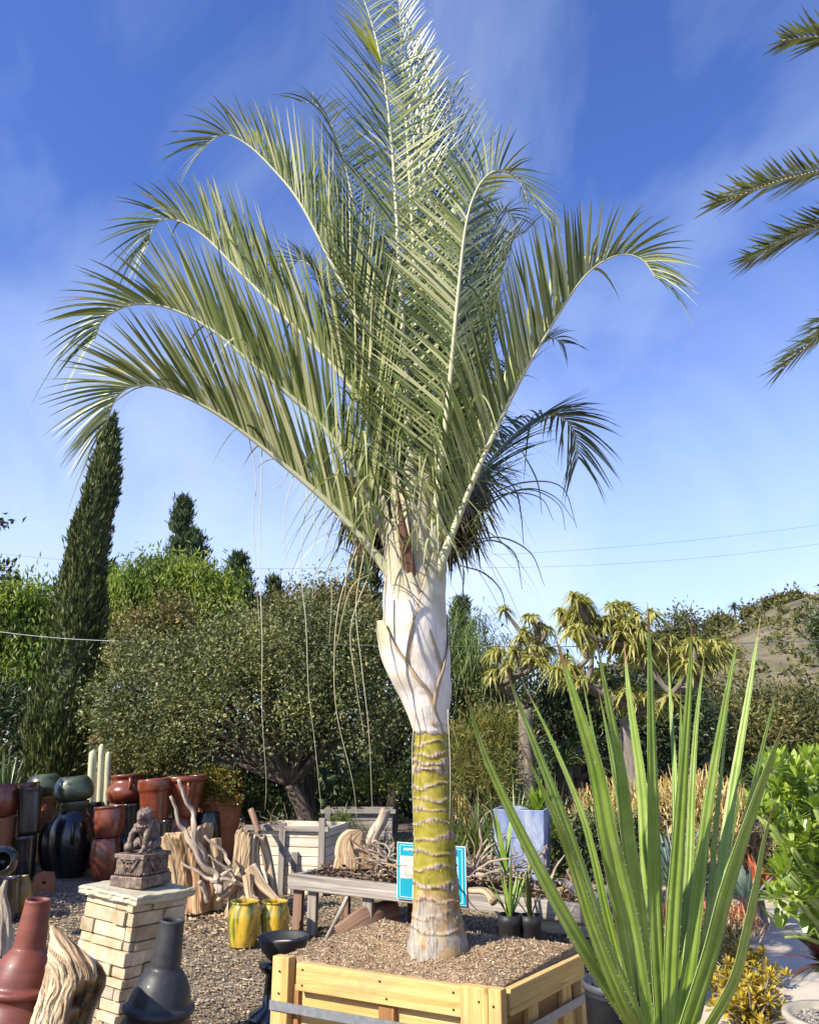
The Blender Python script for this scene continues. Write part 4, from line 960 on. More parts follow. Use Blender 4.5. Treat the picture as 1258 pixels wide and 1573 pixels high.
tree("shrub_tree", "low bronze shrub behind the red urns, under the grey-green tree", "shrub", P(245, 1215, 12.2) * A(1, 1, 0), 0.05,
     [ell(255, 1170, 12.2, 48, 36), ell(205, 1165, 12.4, 40, 32)], 150, 24, 0.07, 0.04, 0.1, M_scrub, 58)
# right-hand background
tree("scrub_tree", "olive-green scrubby tree between the tree aloe and the bare hillside", "tree", P(1060, 1150, 24) * A(1, 1, 0), 0.16,
     [ell(1035, 1025, 24, 42, 42), ell(1005, 1010, 24, 40, 36), ell(1065, 1066, 24, 46, 34), ell(1040, 975, 24, 20, 26)], 380, 24, 0.18, 0.07, 0.24, M_scrub, 71, shell=0.4)
tree("scrub_tree", "thin yellowish-green tree top on the skyline left of the bare hill", "tree", P(1080, 1120, 34) * A(1, 1, 0), 0.14,
     [ell(1070, 976, 34, 24, 22), ell(1092, 996, 34, 26, 22), ell(1050, 960, 34, 14, 20)], 130, 18, 0.2, 0.08, 0.26, M_scrub, 72, shell=0.5)
tree("scrub_tree", "dark green rounded bush below the cut hillside at the right edge", "tree", P(1190, 1180, 20) * A(1, 1, 0), 0.14,
     [ell(1150, 1105, 20, 66, 34), ell(1225, 1100, 20, 66, 32), ell(1300, 1100, 20, 66, 34), ell(1130, 1135, 19, 90, 36), ell(1230, 1130, 19, 85, 36)], 820, 26, 0.13, 0.06, 0.24, M_scrub, 73)
tree("scrub_tree", "tall shrub at the right edge of the bare slope", "tree", P(1262, 1100, 36) * A(1, 1, 0), 0.14,
     [ell(1266, 962, 36, 16, 26), ell(1284, 985, 36, 28, 30)], 150, 20, 0.24, 0.09, 0.3, M_dkgreen, 74)
tree("scrub_tree", "dark green mass of bushes behind the tree aloe trunk", "tree", P(900, 1190, 17) * A(1, 1, 0), 0.14,
     [ell(860, 1110, 17, 85, 60), ell(960, 1105, 17, 85, 58), ell(1040, 1115, 17, 62, 52)], 700, 26, 0.12, 0.055, 0.22, M_dkgreen, 75)
tree("scrub_tree", "yellow-green open shrub right of the palm trunk, behind the grassy clumps", "shrub", P(725, 1225, 12.5) * A(1, 1, 0), 0.05,
     [ell(722, 1160, 12.5, 38, 48), ell(765, 1130, 12.7, 48, 30), ell(745, 1190, 12.3, 44, 40)], 260, 22, 0.16, 0.016, 0.14, m_leaf("gold_scrub_leaf", [(0, (0.07, 0.09, 0.02)), (0.7, (0.19, 0.20, 0.045)), (1, (0.36, 0.27, 0.08))], 0.5, 0.25), 76, up=.5)
# feathery tree right of the crown shaft
fe = thing("feathery_tree", "feathery pale green weeping tree, between the palm's crown base and the tree aloe", "tree", P(760, 1190, 14) * A(1, 1, 0))
rng = np.random.default_rng(77); mb = MB(); t = MB()
b0 = P(760, 1100, 14); tube(t, np.linspace(P(760, 1190, 14) * A(1, 1, 0), b0, 8), np.linspace(.09, .05, 8), 7)
for x, y in [(712, 945), (740, 955), (768, 985), (790, 1010), (735, 1000), (715, 985), (760, 1040), (800, 1035), (845, 1000), (825, 985), (720, 1030), (860, 1030)]:
    e = P(x, y, 14 + rng.uniform(-0.8, 0.8)); tube(t, spline([b0, (b0 + e) / 2 + A(0, 0, .25), e], 8), np.linspace(.035, .008, 8), 5)
    n = 90; pp = e + rng.normal(size=(n, 3)) * A(.14, .14, .10)
    strips(mb, pp, rng.normal(size=(n, 3)) * A(1, 1, .4) + A(0, 0, .5), rng.uniform(.3, .6, n), 0.017, rng.uniform(.7, 1.5, n), 5, 0.1)
mb.build("crown", M_weep, fe, smooth=False); t.build("trunk", M_bark, fe)

# fan palm with its skirt of dead leaves, straight behind
fd, kf = 15.0, 1.58
ft = P(652, 700, fd); fb = ft * A(1, 1, 0)
fp = thing("fan_palm", "fan palm with a skirt of dead brown leaves, directly behind the tall palm", "palm tree", fb)
mb = MB(); tube(mb, spline([fb, ft * A(1, 1, .5), ft], 20), np.linspace(.24, .2, 20), 12, ridge=lambda s, a: 1 + .06 * np.sin(s * 40)); mb.build("trunk", M_bark, fp)
def fan(mb, mb2, base, dirv, stalk, R, rng, droop, nb=22, w=0.035):
    stalk, R, w = stalk * kf, R * kf, w * kf
    d = nrm(dirv); hub = base + d * stalk + A(0, 0, -1) * droop * stalk * 0.5
    tube(mb2, spline([base, base + d * stalk * 0.5 + A(0, 0, -droop * stalk * 0.1), hub], 8), np.linspace(.018, .01, 8), 5)
    s = nrm(np.cross(d, A(0, 0, 1) + rng.normal(0, .15, 3))); 
    a = np.linspace(-2.0, 2.0, nb)
    dd = np.cos(a)[:, None] * d + np.sin(a)[:, None] * s
    strips(mb, np.repeat([hub], nb, 0), dd, R * (0.75 + 0.25 * np.cos(a)) * rng.uniform(.9, 1.1, nb), w, droop * rng.uniform(.5, 1.3, nb), 4, .2, None, .05, .4, .5)
rng = np.random.default_rng(78); mb = MB(); mb2 = MB()
for i in range(34):
    a = rng.uniform(0, 6.28); el = rng.uniform(-0.35, 1.2)
    fan(mb, mb2, ft + A(0, 0, rng.uniform(-.1, .25)), A(math.cos(a) * math.cos(el), math.sin(a) * math.cos(el), math.sin(el)), rng.uniform(.5, .9), rng.uniform(.5, .7), rng, .35)
mb.build("crown", M_fan, fp, smooth=False); mb2.build("leaf_stalks", M_stem, fp)
mb = MB(); n = 2200
a = rng.uniform(0, 6.28, n); zz_ = rng.uniform(0, 1, n); rr_ = (0.42 + 0.42 * np.sin(zz_ * 2.4 + .3)) * rng.uniform(.55, 1.05, n)
p = ft + A(-.2, 0, 0) + kf * np.stack([np.cos(a) * rr_, np.sin(a) * rr_, -1.15 * zz_ + .15], -1)
strips(mb, p, np.stack([np.cos(a) * .35, np.sin(a) * .35, -1 + 0 * a], -1) + rng.normal(size=(n, 3)) * .18, kf * rng.uniform(.3, .65, n), kf * rng.uniform(.02, .06, n), .1, 4, .5)
mb.build("dead_skirt", M_skirt, fp, smooth=False)

# date palm whose fronds come in from beyond the right edge
dc = P(1400, 330, 6.2)
dp = thing("date_palm", "date palm whose stiff frond tips reach in from the right edge", "palm tree", dc * A(1, 1, 0))
mb = MB(); tube(mb, spline([dc * A(1, 1, 0), dc * A(1, 1, .5) + A(.05, 0, 0), dc], 30), np.linspace(.28, .2, 30), 14, ridge=lambda s, a: 1 + .1 * np.sin(s * 30) * np.cos(4 * a)); mb.build("trunk", M_bark, dp)
rng = np.random.default_rng(79)
def date_frond(pix, L=.50, n=84):
    pts = spline([dc] + [P(x, y, d_) for x, y, d_ in pix], 50); T = nrm(np.gradient(pts, axis=0)); m = MB()
    for sg in (-1, 1):
        i = np.clip((np.linspace(.2, .99, n) * 49).astype(int), 0, 49); S = nrm(np.cross(T[i], A(0, 0, 1))); U = np.cross(S, T[i])
        strips(m, pts[i], sg * S * .5 + U * .35 * rng.uniform(-.5, 1.4, (n, 1)) + T[i] * .8, L * np.interp(np.linspace(0, 1, n), [0, .4, .8, 1], [.6, 1, .8, .5]) * rng.uniform(.8, 1.1, n), .026, .03, 3, .3)
    f = m.build("frond", M_dateleaf, dp, smooth=False); r = MB(); tube(r, pts, np.linspace(.025, .004, 50), 6); r.build("rachis", M_rachis, f)
date_frond([(1330, 90, 6), (1262, 58, 5.9), (1202, 62, 5.9)]); date_frond([(1310, 262, 6), (1220, 272, 5.8), (1150, 295, 5.7), (1100, 314, 5.7)])
date_frond([(1310, 330, 6.3), (1230, 358, 6.3), (1152, 398, 6.3)]); date_frond([(1330, 440, 6), (1260, 510, 6), (1202, 566, 6)])
date_frond([(1400, 200, 5.5), (1400, 100, 4.8), (1380, 40, 4.3)]); date_frond([(1480, 250, 6.4), (1560, 280, 6.5), (1640, 360, 6.5)]); date_frond([(1450, 380, 7), (1500, 480, 7.4)]); date_frond([(1400, 420, 6.8), (1400, 520, 7.2)])
# a leafy twig from a tree beyond the left edge
tw = thing("leafy_tree", "tree beyond the left edge with a few dark twigs reaching into the sky", "tree", A(-7.4, 8.8, 0))
mb = MB(); rng = np.random.default_rng(80); t0 = A(-7.4, 8.8, 0); t1 = A(-7.0, 8.5, 3.2); tube(t_ := MB(), spline([t0, (t0 + t1) / 2, t1], 10), np.linspace(.12, .06, 10), 8)
for x, y in [(14, 803), (20, 872), (10, 868), (24, 888), (4, 806)]:
    e = P(x, y, 8); tube(t_, spline([t1, (t1 + e) / 2 + A(0, 0, .15), e], 10), np.linspace(.025, .003, 10), 5)
    pp = e + A(-1, 0, 0) * rng.uniform(-.02, .3, (26, 1)) + rng.normal(size=(26, 3)) * .05; leaves(mb, pp, rng.normal(size=(26, 3)), .08, .045, rng)
crown(mb, [(A(-7.6, 8.9, 2.5), A(1.2, 1.4, 1.3)), (A(-8.6, 8.1, 3.1), A(1.2, 1.3, 1.3)), (A(-7.2, 9.5, 1.6), A(.9, .9, 1.2)), (A(-7.4, 8.2, 1.2), A(.9, .9, 1.1)), (A(-6.3, 7.6, 2.0), A(.75, .8, .9)), (A(-6.9, 8.2, 2.4), A(.7, .8, .8))], 780, 26, .10, .06, .14, rng)
mb.build("crown", M_dkgreen, tw, smooth=False); t_.build("trunk", M_bark, tw)

# ------------------------------------------------------------------ tree aloes
def rosette(mb, c, n, L, w, rng, el=(0.1, 1.2), droop=(0.6, 1.2), up=A(0, 0, 1), K=6, fold=.35, basew=.8, peak=.15):
    a = rng.uniform(0, 6.28, n) + np.arange(n) * 2.4; e = rng.uniform(*el, n)
    d = np.stack([np.cos(a) * np.cos(e), np.sin(a) * np.cos(e), np.sin(e)], -1) + (np.asarray(up) - A(0, 0, 1)) * .6
    strips(mb, np.repeat([c], n, 0) + d * .02, d, L * rng.uniform(.75, 1.15, n), w * rng.uniform(.8, 1.15, n), rng.uniform(*droop, n), K, fold, None, .03, basew, peak)
def tree_aloe(label, foot_px, d, fork_px, heads, seed, group="tree aloes", n=44, L=.30):
    rng = np.random.default_rng(seed)
    foot = P(*foot_px, d) * A(1, 1, 0); r = thing("tree_aloe", label, "tree", foot, group); t = MB()
    fk = P(*fork_px, d); tube(t, spline([foot, (foot + fk) / 2 + A(.04, 0, 0), fk], 12), np.linspace(.17, .10, 12), 10, ridge=lambda s, a: 1 + .1 * np.sin(3 * a + s * 4))
    nodes = [fk]; heads = list(heads) + [(x + rng.normal(0, 15), y + rng.normal(0, 12)) for x, y in heads]
    for x, y in sorted(heads, key=lambda h: -h[1]):
        e = P(x, y, d + rng.uniform(-.7, .7)); b = min(nodes, key=lambda q_: np.linalg.norm(q_ - e) + (3 if q_[2] > e[2] - .05 else 0))
        m = b * .5 + e * .5 + A(rng.normal(0, .05), 0, -.04); tube(t, spline([b, m, e], 8), np.linspace(.05, .026, 8), 7); nodes.append(m)
        h = MB(); rosette(h, e, n, L * rng.uniform(.75, 1.15), .046, rng, (-0.2, 1.3), (.55, 1.15)); h.build("leaf_rosette", M_aloe, r, smooth=False)
    t.build("trunk", M_greybark, r)
Z7 = lambda pts: [(700 + x / 2.254, 860 + y / 2.254) for x, y in pts]
tree_aloe("branching tree aloe with drooping yellow-green rosettes, behind the spear-leaved plant", (960, 1215), 11.5, (962, 1105),
          Z7([(440, 140), (405, 195), (395, 245), (575, 170), (490, 250), (585, 225), (610, 255), (650, 310), (735, 275), (870, 305), (915, 310), (800, 360), (850, 345), (405, 385), (660, 340), (540, 470), (650, 490), (690, 470), (600, 440), (545, 225), (625, 200), (430, 165), (380, 225), (420, 250), (455, 215), (520, 290), (560, 200), (600, 170), (640, 240), (570, 270), (470, 300), (690, 300), (770, 330), (830, 300), (895, 340), (720, 330), (380, 410), (440, 420), (350, 390), (610, 300)]), 91)
tree_aloe("smaller tree aloe with tight yellow rosettes, left of the big tree aloe", (800, 1210), 12.5, (805, 1090),
          Z7([(250, 200), (315, 240), (225, 280), (275, 300), (320, 315), (205, 320), (260, 350), (300, 360), (150, 330), (240, 250), (180, 370), (140, 390), (290, 270)]), 92, n=38, L=.24)

# ------------------------------------------------------------------ planting in the middle distance
rng = np.random.default_rng(100)
mb = MB()
for x in np.linspace(-17, 26, 75):
    y = 20.5 + rng.uniform(-2.2, 3) + max(0, x - 8) * 0.3; h = rng.uniform(1.0, 2.1)
    n = 650; p = A(x, y, h * .5) + rng.normal(size=(n, 3)) * A(.6, .6, h * .36); p[:, 2] = np.abs(p[:, 2])
    leaves(mb, p, rng.normal(size=(n, 3)) + A(0, -.3, .4), .27, .13, rng)
kind(mb.build("undergrowth", M_dkgreen, smooth=False), 'stuff')

def clump(name, label, cat, foot, n, L, w, mat, seed, el=(.5, 1.5), droop=(.3, .9), group=None, rad_=.12, zb=0.02, K=5, stem=None):
    rng = np.random.default_rng(seed); foot = np.asarray(foot, float) + A(0, 0, zb)
    mb = MB(); a = rng.uniform(0, 6.28, n); e = rng.uniform(*el, n)
    o_ = np.stack([np.cos(a), np.sin(a), 0 * a], -1)
    strips(mb, foot + o_ * (rad_ * rng.uniform(0, 1, n))[:, None], o_ * np.cos(e)[:, None] + A(0, 0, 1) * np.sin(e)[:, None], L * rng.uniform(.6, 1.1, n), w * rng.uniform(.7, 1.1, n), rng.uniform(*droop, n), K, .3, None, .03, .7, .25)
    if stem is None:
        o = mb.build(name, mat, None, smooth=False); tag(o, label, cat, group); return o
    r = thing(name, label, cat, foot * A(1, 1, 0), group); mb.build("leaf_crown", mat, r, smooth=False)
    t = MB(); tube(t, np.linspace(foot * A(1, 1, 0), foot, 6), np.linspace(stem * 1.6, stem, 6), 9); t.build("trunk", M_greybark, r); return r
g_ = "grassy clumps under the grey-green tree"
for x, y, s, lab in [(432, 1258, 1.0, "grassy clump left of the dark forked trunk"), (462, 1250, .7, "smaller grassy clump just behind the dark forked trunk"),
                     (545, 1258, 1.1, "broad grassy clump between the forked trunk and the palm trunk"), (590, 1262, .8, "grassy clump against the left side of the ringed palm trunk"), (520, 1246, .9, "grassy clump behind the pale swollen stem")]:
    clump("grass_clump", lab, "grass clump", P(x, y, 11.8) * A(1, 1, 0), 220, 1.15 * s, .018, M_grassy, int(x), (.7, 1.5), (.3, 1.1), g_, .15)
clump("ponytail_plant", "ponytail plant with a pale swollen stem and a fountain of thin leaves", "plant", P(525, 1247, 11.2) * A(1, 1, 0), 240, .75, .014, M_grassy, 101, (.2, 1.5), (.5, 1.2), None, .05, .55, 6, .05)
g_ = "grass-leaved plants right of the palm trunk"
for x, y, d, s, lab in [(735, 1235, 11, 1.3, "dark grassy plant touching the right side of the ringed trunk"), (790, 1215, 11.5, 1.4, "arching grassy plant above the chalky blue planter"),
                        (855, 1225, 11, 1.5, "grass-leaved plant left of the tree aloe trunk"), (905, 1230, 10.4, 1.3, "dark grass-leaved plant behind the spear leaves")]:
    clump("grass_plant", lab, "plant", P(x, 1290, d) * A(1, 1, 0), 260, 1.0 * s, .022, M_grassy if s != 1.4 else M_yucca, int(x), (.4, 1.5), (.3, 1.0), g_, .18, .25)
clump("yucca", "spiky pale-edged yucca at the left edge, behind the stacked pots", "plant", P(5, 1250, 11.8) * A(1, 1, 0), 190, .95, .05, M_yucca, 104, (-.2, 1.5), (.0, .35), None, .06, .65, 4, .1)
clump("yucca", "second spiky yucca, further back beyond the left edge one", "plant", P(-40, 1230, 13.4) * A(1, 1, 0), 160, 1.0, .05, M_yucca, 105, (-.2, 1.5), (.0, .35), None, .06, 1.0, 4, .1)
clump("blue_agave", "grey-blue spiky agave in front of the orange bush", "plant", P(1030, 1290, 8.2) * A(1, 1, 0), 90, .62, .045, M_bluey, 106, (.1, 1.45), (.0, .25), None, .08, .35, 4, .08)
clump("blue_aloe", "small blue-green aloe beside the orange-red aloe", "plant", P(1137, 1285, 7.6) * A(1, 1, 0), 26, .40, .06, M_bluey, 107, (.5, 1.5), (-.1, .15), None, .03, .28, 4, .05)
clump("red_aloe", "orange-red aloe with upright leaves, right of the blue-green aloe", "plant", P(1152, 1280, 7.9) * A(1, 1, 0), 26, .42, .06, M_redaloe, 108, (.3, 1.5), (-.1, .3), None, .03, .32, 4, .05)
clump("green_succulent", "bright yellow-green rosette succulent behind the chalky blue planter", "plant", P(828, 1330, 8.6) * A(1, 1, 0), 34, .28, .085, M_bright, 109, (.2, 1.4), (-.1, .3), None, .03, .98, 4, .05)
# cycads and a shaded palm
def cycad(label, foot, h, n, L, seed, group="dark cycads", mat=None, el=(.15, 1.2)):
    rng = np.random.default_rng(seed); r = thing("cycad", label, "plant", foot, group); c = np.asarray(foot, float) + A(0, 0, h)
    t = MB(); tube(t, np.linspace(np.asarray(foot, float), c, 6), .13, 9); t.build("trunk", M_bark, r); mb = MB(); rc = MB()
    for i in range(n):
        a = rng.uniform(0, 6.28); e = rng.uniform(*el); d = A(math.cos(a) * math.cos(e), math.sin(a) * math.cos(e), math.sin(e))
        tt = np.linspace(0, 1, 14)[:, None]; pts = c + d * L * tt + A(0, 0, -.45) * L * tt ** 2; T = nrm(np.gradient(pts, axis=0)); tube(rc, pts, np.linspace(.012, .003, 14), 4)
        j = np.repeat(np.arange(2, 14), 3); pp = pts[j] + T[j] * rng.uniform(0, L / 14, (len(j), 1)); S = nrm(np.cross(T[j], A(0, 0, 1)))
        for sg in (-1, 1): strips(mb, pp, sg * S + T[j] * .6 + A(0, 0, .25), .2 * L * np.sin(np.linspace(.6, 2.9, len(j))), .016, .1, 2, .2)
    mb.build("leaf_crown", mat or M_cycad, r, smooth=False); rc.build("leaf_stalks", M_stem, r)
cycad("dark cycad between the orange bush and the green bushes", P(1135, 1230, 11.5) * A(1, 1, 0), 1.05, 26, .8, 111)
cycad("dark cycad near the right edge, above the bright paddle-leaved shrub", P(1235, 1240, 9.8) * A(1, 1, 0), 1.0, 28, .85, 112)
cycad("shaded drooping cycad behind the left spear leaves", P(870, 1230, 13) * A(1, 1, 0), 1.3, 26, 1.0, 113)
# orange firestick bushes
def firestick(name, label, px, ybot, d, hw, h, n, mat, seed, L=.3, group=None, w=.016):
    rng = np.random.default_rng(seed); f = P(px, ybot, d) * A(1, 1, 0); s = mpp(P(px, ybot, d)); r = thing(name, label, "shrub", f, group)
    nb = max(14, n // 40); mb = MB(); t = MB(); a = rng.uniform(0, 6.28, nb); u = rng.uniform(.15, 1, nb) ** .6
    for k_ in range(nb):
        e = f + A(math.cos(a[k_]) * hw * s * u[k_], math.sin(a[k_]) * hw * s * u[k_], h * s * rng.uniform(.35, 1.0) * (1.05 - .35 * u[k_]))
        tube(t, spline([f, f * .5 + e * .5 + A(0, 0, .1), e], 6), np.linspace(.02, .008, 6), 5)
        m = n // nb; pp = e + rng.normal(size=(m, 3)) * A(.09, .09, .07) * (L / .3)
        strips(mb, pp, rng.normal(size=(m, 3)) * .55 + A(0, 0, .9), L * rng.uniform(.35, 1.0, m), w, rng.uniform(-.2, .2, m), 2, .6, None, .5, .9, .5)
    mb.build("stems", mat, r, smooth=False); t.build("branches", M_greybark, r)
firestick("firestick_bush", "big orange-yellow firestick bush in the middle of the right-hand beds", 1058, 1290, 9.5, 92, 180, 5200, M_fire, 121, .24)
firestick("firestick_bush", "pale orange firestick bush behind the tree aloe trunk", 935, 1280, 10.4, 60, 140, 2000, M_fire, 122, .22)
firestick("firestick_bush", "orange firestick bush just right of the palm trunk", 712, 1290, 13, 40, 150, 900, M_fire, 123)
firestick("coral_plant", "low coral-pink and yellow stemmed succulent left of the spear leaves' centre", 1032, 1330, 7.4, 26, 44, 420, M_coral, 124, .16, "coral-stemmed succulents", .012)
firestick("coral_plant", "low coral-pink succulent between two thick spear leaves", 1070, 1328, 7.3, 28, 50, 460, M_coral, 125, .16, "coral-stemmed succulents", .012)
firestick("coral_plant", "yellow-orange succulent beside the path, under the red aloe", 1118, 1325, 7.2, 24, 60, 320, M_coral, 126, .16, "coral-stemmed succulents", .012)
firestick("pale_shrub", "beige dry-looking shrub behind the red aloe", 1185, 1250, 9.6, 52, 95, 1300, m_leaf("beige_twig", [(0, (.22, .17, .10)), (1, (.46, .37, .24))], .7, .05), 127)
tree("low_shrub", "low dark shrub in the shade along the far side of the path", "shrub", P(960, 1330, 8.6) * A(1, 1, 0), .03, [ell(960, 1300, 8.8, 60, 38), ell(905, 1310, 8.6, 45, 45)], 150, 24, .07, .035, .09, M_dkgreen, 128)
tree("low_shrub", "small green mound of ground cover behind the palm trunk's left side", "shrub", P(590, 1262, 12.6) * A(1, 1, 0), .03, [ell(600, 1205, 12.6, 32, 18), ell(570, 1200, 12.8, 30, 16)], 60, 24, .07, .035, .09, M_grassy, 129)
tree("low_shrub", "dark low shrub in the shade right of the potted shrub, under the grey-green tree", "shrub", P(385, 1290, 13) * A(1, 1, 0), .03, [ell(372, 1222, 13, 42, 36), ell(410, 1230, 13, 40, 32)], 190, 24, .075, .038, .1, M_dkgreen, 130)
# bright paddle-leaved shrub at the right edge
sf = P(1275, 1573, 4.3) * A(1, 1, 0); sh = thing("paddle_leaf_shrub", "bright green paddle-leaved shrub on spiny stems at the right edge beside the path", "shrub", sf)
rng = np.random.default_rng(131); mb = MB(); t = MB()
for i in range(290):
    x, y = rng.uniform(1148, 1400), rng.uniform(1165, 1385)
    edge = 1172 + 38 * math.sin(y * .03) + (30 if y < 1230 else 0) + (max(0, y - 1340) * 0.8)
    if x < edge: x = edge + rng.uniform(0, 20)
    e = P(x, y, 4.35 + rng.uniform(-.5, .6)); rosette(mb, e, 13, .085, .026, rng, (-.1, 1.3), (-.1, .2), K=3, fold=.15, basew=.35, peak=.65)
    if i % 3 == 0: b_ = P(1275 + rng.uniform(-10, 20), 1440, 4.3); tube(t, spline([b_, b_ * .4 + e * .6 + A(.06, 0, -.06), e], 8), np.linspace(.028, .012, 8), 6)
tube(t, spline([sf, P(1270, 1500, 4.3), P(1252, 1410, 4.2), P(1222, 1375, 4.15)], 14), np.linspace(.05, .032, 14), 4)
tube(t, spline([P(1270, 1500, 4.3), P(1300, 1350, 4.4), P(1265, 1240, 4.2)], 14), np.linspace(.045, .03, 14), 4)
for e in (P(1198, 1432, 4.0), P(1222, 1412, 4.0), P(1236, 1440, 4.0), P(1252, 1420, 4.05), P(1232, 1400, 4.0)):
    rosette(mb, e, 5, .10, .045, rng, (.0, 1.2), (-.1, .2), K=3, fold=.12, basew=.35, peak=.65)
tube(t, spline([P(1262, 1450, 4.1), P(1235, 1440, 4.02), P(1205, 1440, 4.0)], 8), np.linspace(.012, .006, 8), 6)
mb.build("leaf_rosettes", M_bright, sh); t.build("stem", M_stem, sh)
# dark aeonium, concrete bowl and sedum near the right corner
ae = P(1268, 1600, 4.2) * A(1, 1, 0); ar = thing("dark_aeonium", "dark purple aeonium rosette at the right edge under the bright shrub", "plant", ae)
t = MB(); e = P(1268, 1480, 4.2); tube(t, np.linspace(ae, e, 6), .018, 7); t.build("stem", M_greybark, ar); mb = MB(); rosette(mb, e, 34, .17, .065, rng, (-.6, 1.2), (-.1, .3), K=4, fold=.2, basew=.4, peak=.7); mb.build("leaf_rosette", M_aeon, ar)
cb = G(1285, 1560, .34) * A(1, 1, 0); cz = .34
cr_ = thing("concrete_bowl", "pale concrete bowl planter cut off by the bottom right corner", "pot", cb)
mb = MB(); lathe(mb, [(.001, 0), (.18, 0), (.21, .02), (.21, cz * .6), (.24, cz - .04), (.255, cz - .02), (.255, cz), (.215, cz), (.205, cz - .05), (.001, cz - .06)], cb, 36); mb.build("bowl", M_concrete, cr_)
mb = MB()
for k_ in range(620):
    a, r0 = rng.uniform(0, 6.28),   .20 * math.sqrt(rng.uniform(0, 1)); lathe(mb, [(.001, -.006), (.008, -.003), (.009, .002), (.001, .007)], cb + A(math.cos(a) * r0, math.sin(a) * r0, cz - .038 + rng.uniform(0, .01)), 6)
mb.build("white_pebbles", m_noise("mixed_pebbles", [(.3, (.10, .095, .09)), (.7, (.36, .34, .31))], 6, isl=.7), cr_, smooth=False)["kind"] = "stuff"
def sedum(label, px, y, d, seed):
    f = P(px, y, d) * A(1, 1, 0); r = thing("sedum", label, "plant", f, "yellow sedums beside the path"); rng = np.random.default_rng(seed); mb = MB(); t = MB()
    top = P(px, y, d)[2]
    for i in range(60):
        e = f + A(*rng.normal(0, .11, 2), max(.05, top + rng.normal(0, .06))); tube(t, spline([f, (f + e) / 2 + A(0, 0, .03), e], 5), .006, 5); rosette(mb, e, 20, .05, .02, rng, (-.3, 1.4), (0, .2), K=2, fold=.2, basew=.6, peak=.6)
    mb.build("leaf_rosettes", M_sedum, r, smooth=False); t.build("stem", M_greybark, r)
for lab, x, y, s in [("yellow sedum clump between the right spear leaves and the path", 1132, 1482, 141), ("lowest yellow sedum clump, at the bottom edge beside the path", 1152, 1550, 142), ("middle yellow sedum clump, just above the lowest one", 1146, 1518, 143), ("yellow sedum clump half hidden behind the spear leaf", 1085, 1440, 144)]: sedum(lab, x, y, G(x, y, .16)[1], s)

# ------------------------------------------------------------------ hill-top and sky-line things
hp = P(1252, 921, 128); hz = float(hill_z(np.array([hp[0]]), np.array([hp[1]]))[0]); hp[2] = hz
ho = thing("house", "small pale house on the hill top at the right edge", "house", hp)
mb = MB(); box(mb, hp + A(0, 0, .9), (5.5, 4, 2.0)); mb.build("wall", M_stucco, ho, smooth=False)
mb = MB(); rv = A([-3.1, -2.4, 1.9], [3.1, -2.4, 1.9], [3.1, 2.4, 1.9], [-3.1, 2.4, 1.9], [-2, 0, 2.6], [2, 0, 2.6]); mb.add(rv + hp, [(0, 1, 5, 4), (2, 3, 4, 5), (3, 2, 1, 0)], [(1, 2, 5), (3, 0, 4)]); mb.build("roof", M_stucco, ho, smooth=False)
for dx in (-2.2, 0, 2.2): mb = MB(); box(mb, hp + A(dx * .75, -2.02, 1.0), (.8, .06, .8)); mb.build("window", M_glass, ho, smooth=False)
for lab, x, y0 in [("wooden utility pole on the hill, nearer the house", 1168, 916), ("wooden utility pole on the hill, further left", 1140, 926)]:
    top = P(x, y0, 112); b_ = top.copy(); b_[2] = float(hill_z(np.array([top[0]]), np.array([top[1]]))[0])
    r = thing("utility_pole", lab, "utility pole", b_, "utility poles on the hill"); mb = MB(); tube(mb, np.linspace(b_, top, 4), np.linspace(.12, .08, 4), 6); mb.build("pole", M_bark, r)
    mb = MB(); box(mb, top + A(0, 0, -.4), (1.3, .1, .1)); mb.build("crossarm", M_bark, r, smooth=False)
rng = np.random.default_rng(150)
for i, (x, w, h, lab) in enumerate([(1112, 10, 10, "round bush on the skyline left of the hill's utility poles"), (1186, 12, 10, "bush on the hill crest right of the nearer utility pole"), (1204, 11, 9, "bush on the hill crest, left of the house"), (1222, 9, 9, "dark bush on the crest beside the house"), (1152, 9, 8, "bush on the crest between the two utility poles"), (1096, 9, 12, "leftmost bush on the hill's skyline")]):
    c = P(x, 940, 114); c[2] = float(hill_z(np.array([c[0]]), np.array([c[1]]))[0]); s = mpp(c); f = c.copy()
    tree("hill_bush", lab, "bush", f, .12, [(c + A(0, 0, h * s * .6), A(w * s, w * s, h * s))], 60, 16, .7, .3, .5, M_scrub, 151 + i, "bushes on the hill crest", limbs=4)
c = P(1128, 940, 110); c[2] = float(hill_z(np.array([c[0]]), np.array([c[1]]))[0])
r = thing("palm_tree", "tiny distant palm on the hill's skyline", "palm tree", c); mb = MB(); tube(mb, np.linspace(c, c + A(0, 0, 2.6), 5), .16, 6); mb.build("trunk", M_bark, r); mb = MB(); rosette(mb, c + A(0, 0, 2.6), 40, 1.5, .22, rng, (-.3, 1.3), (.3, .9)); mb.build("crown", M_dkgreen, r, smooth=False)
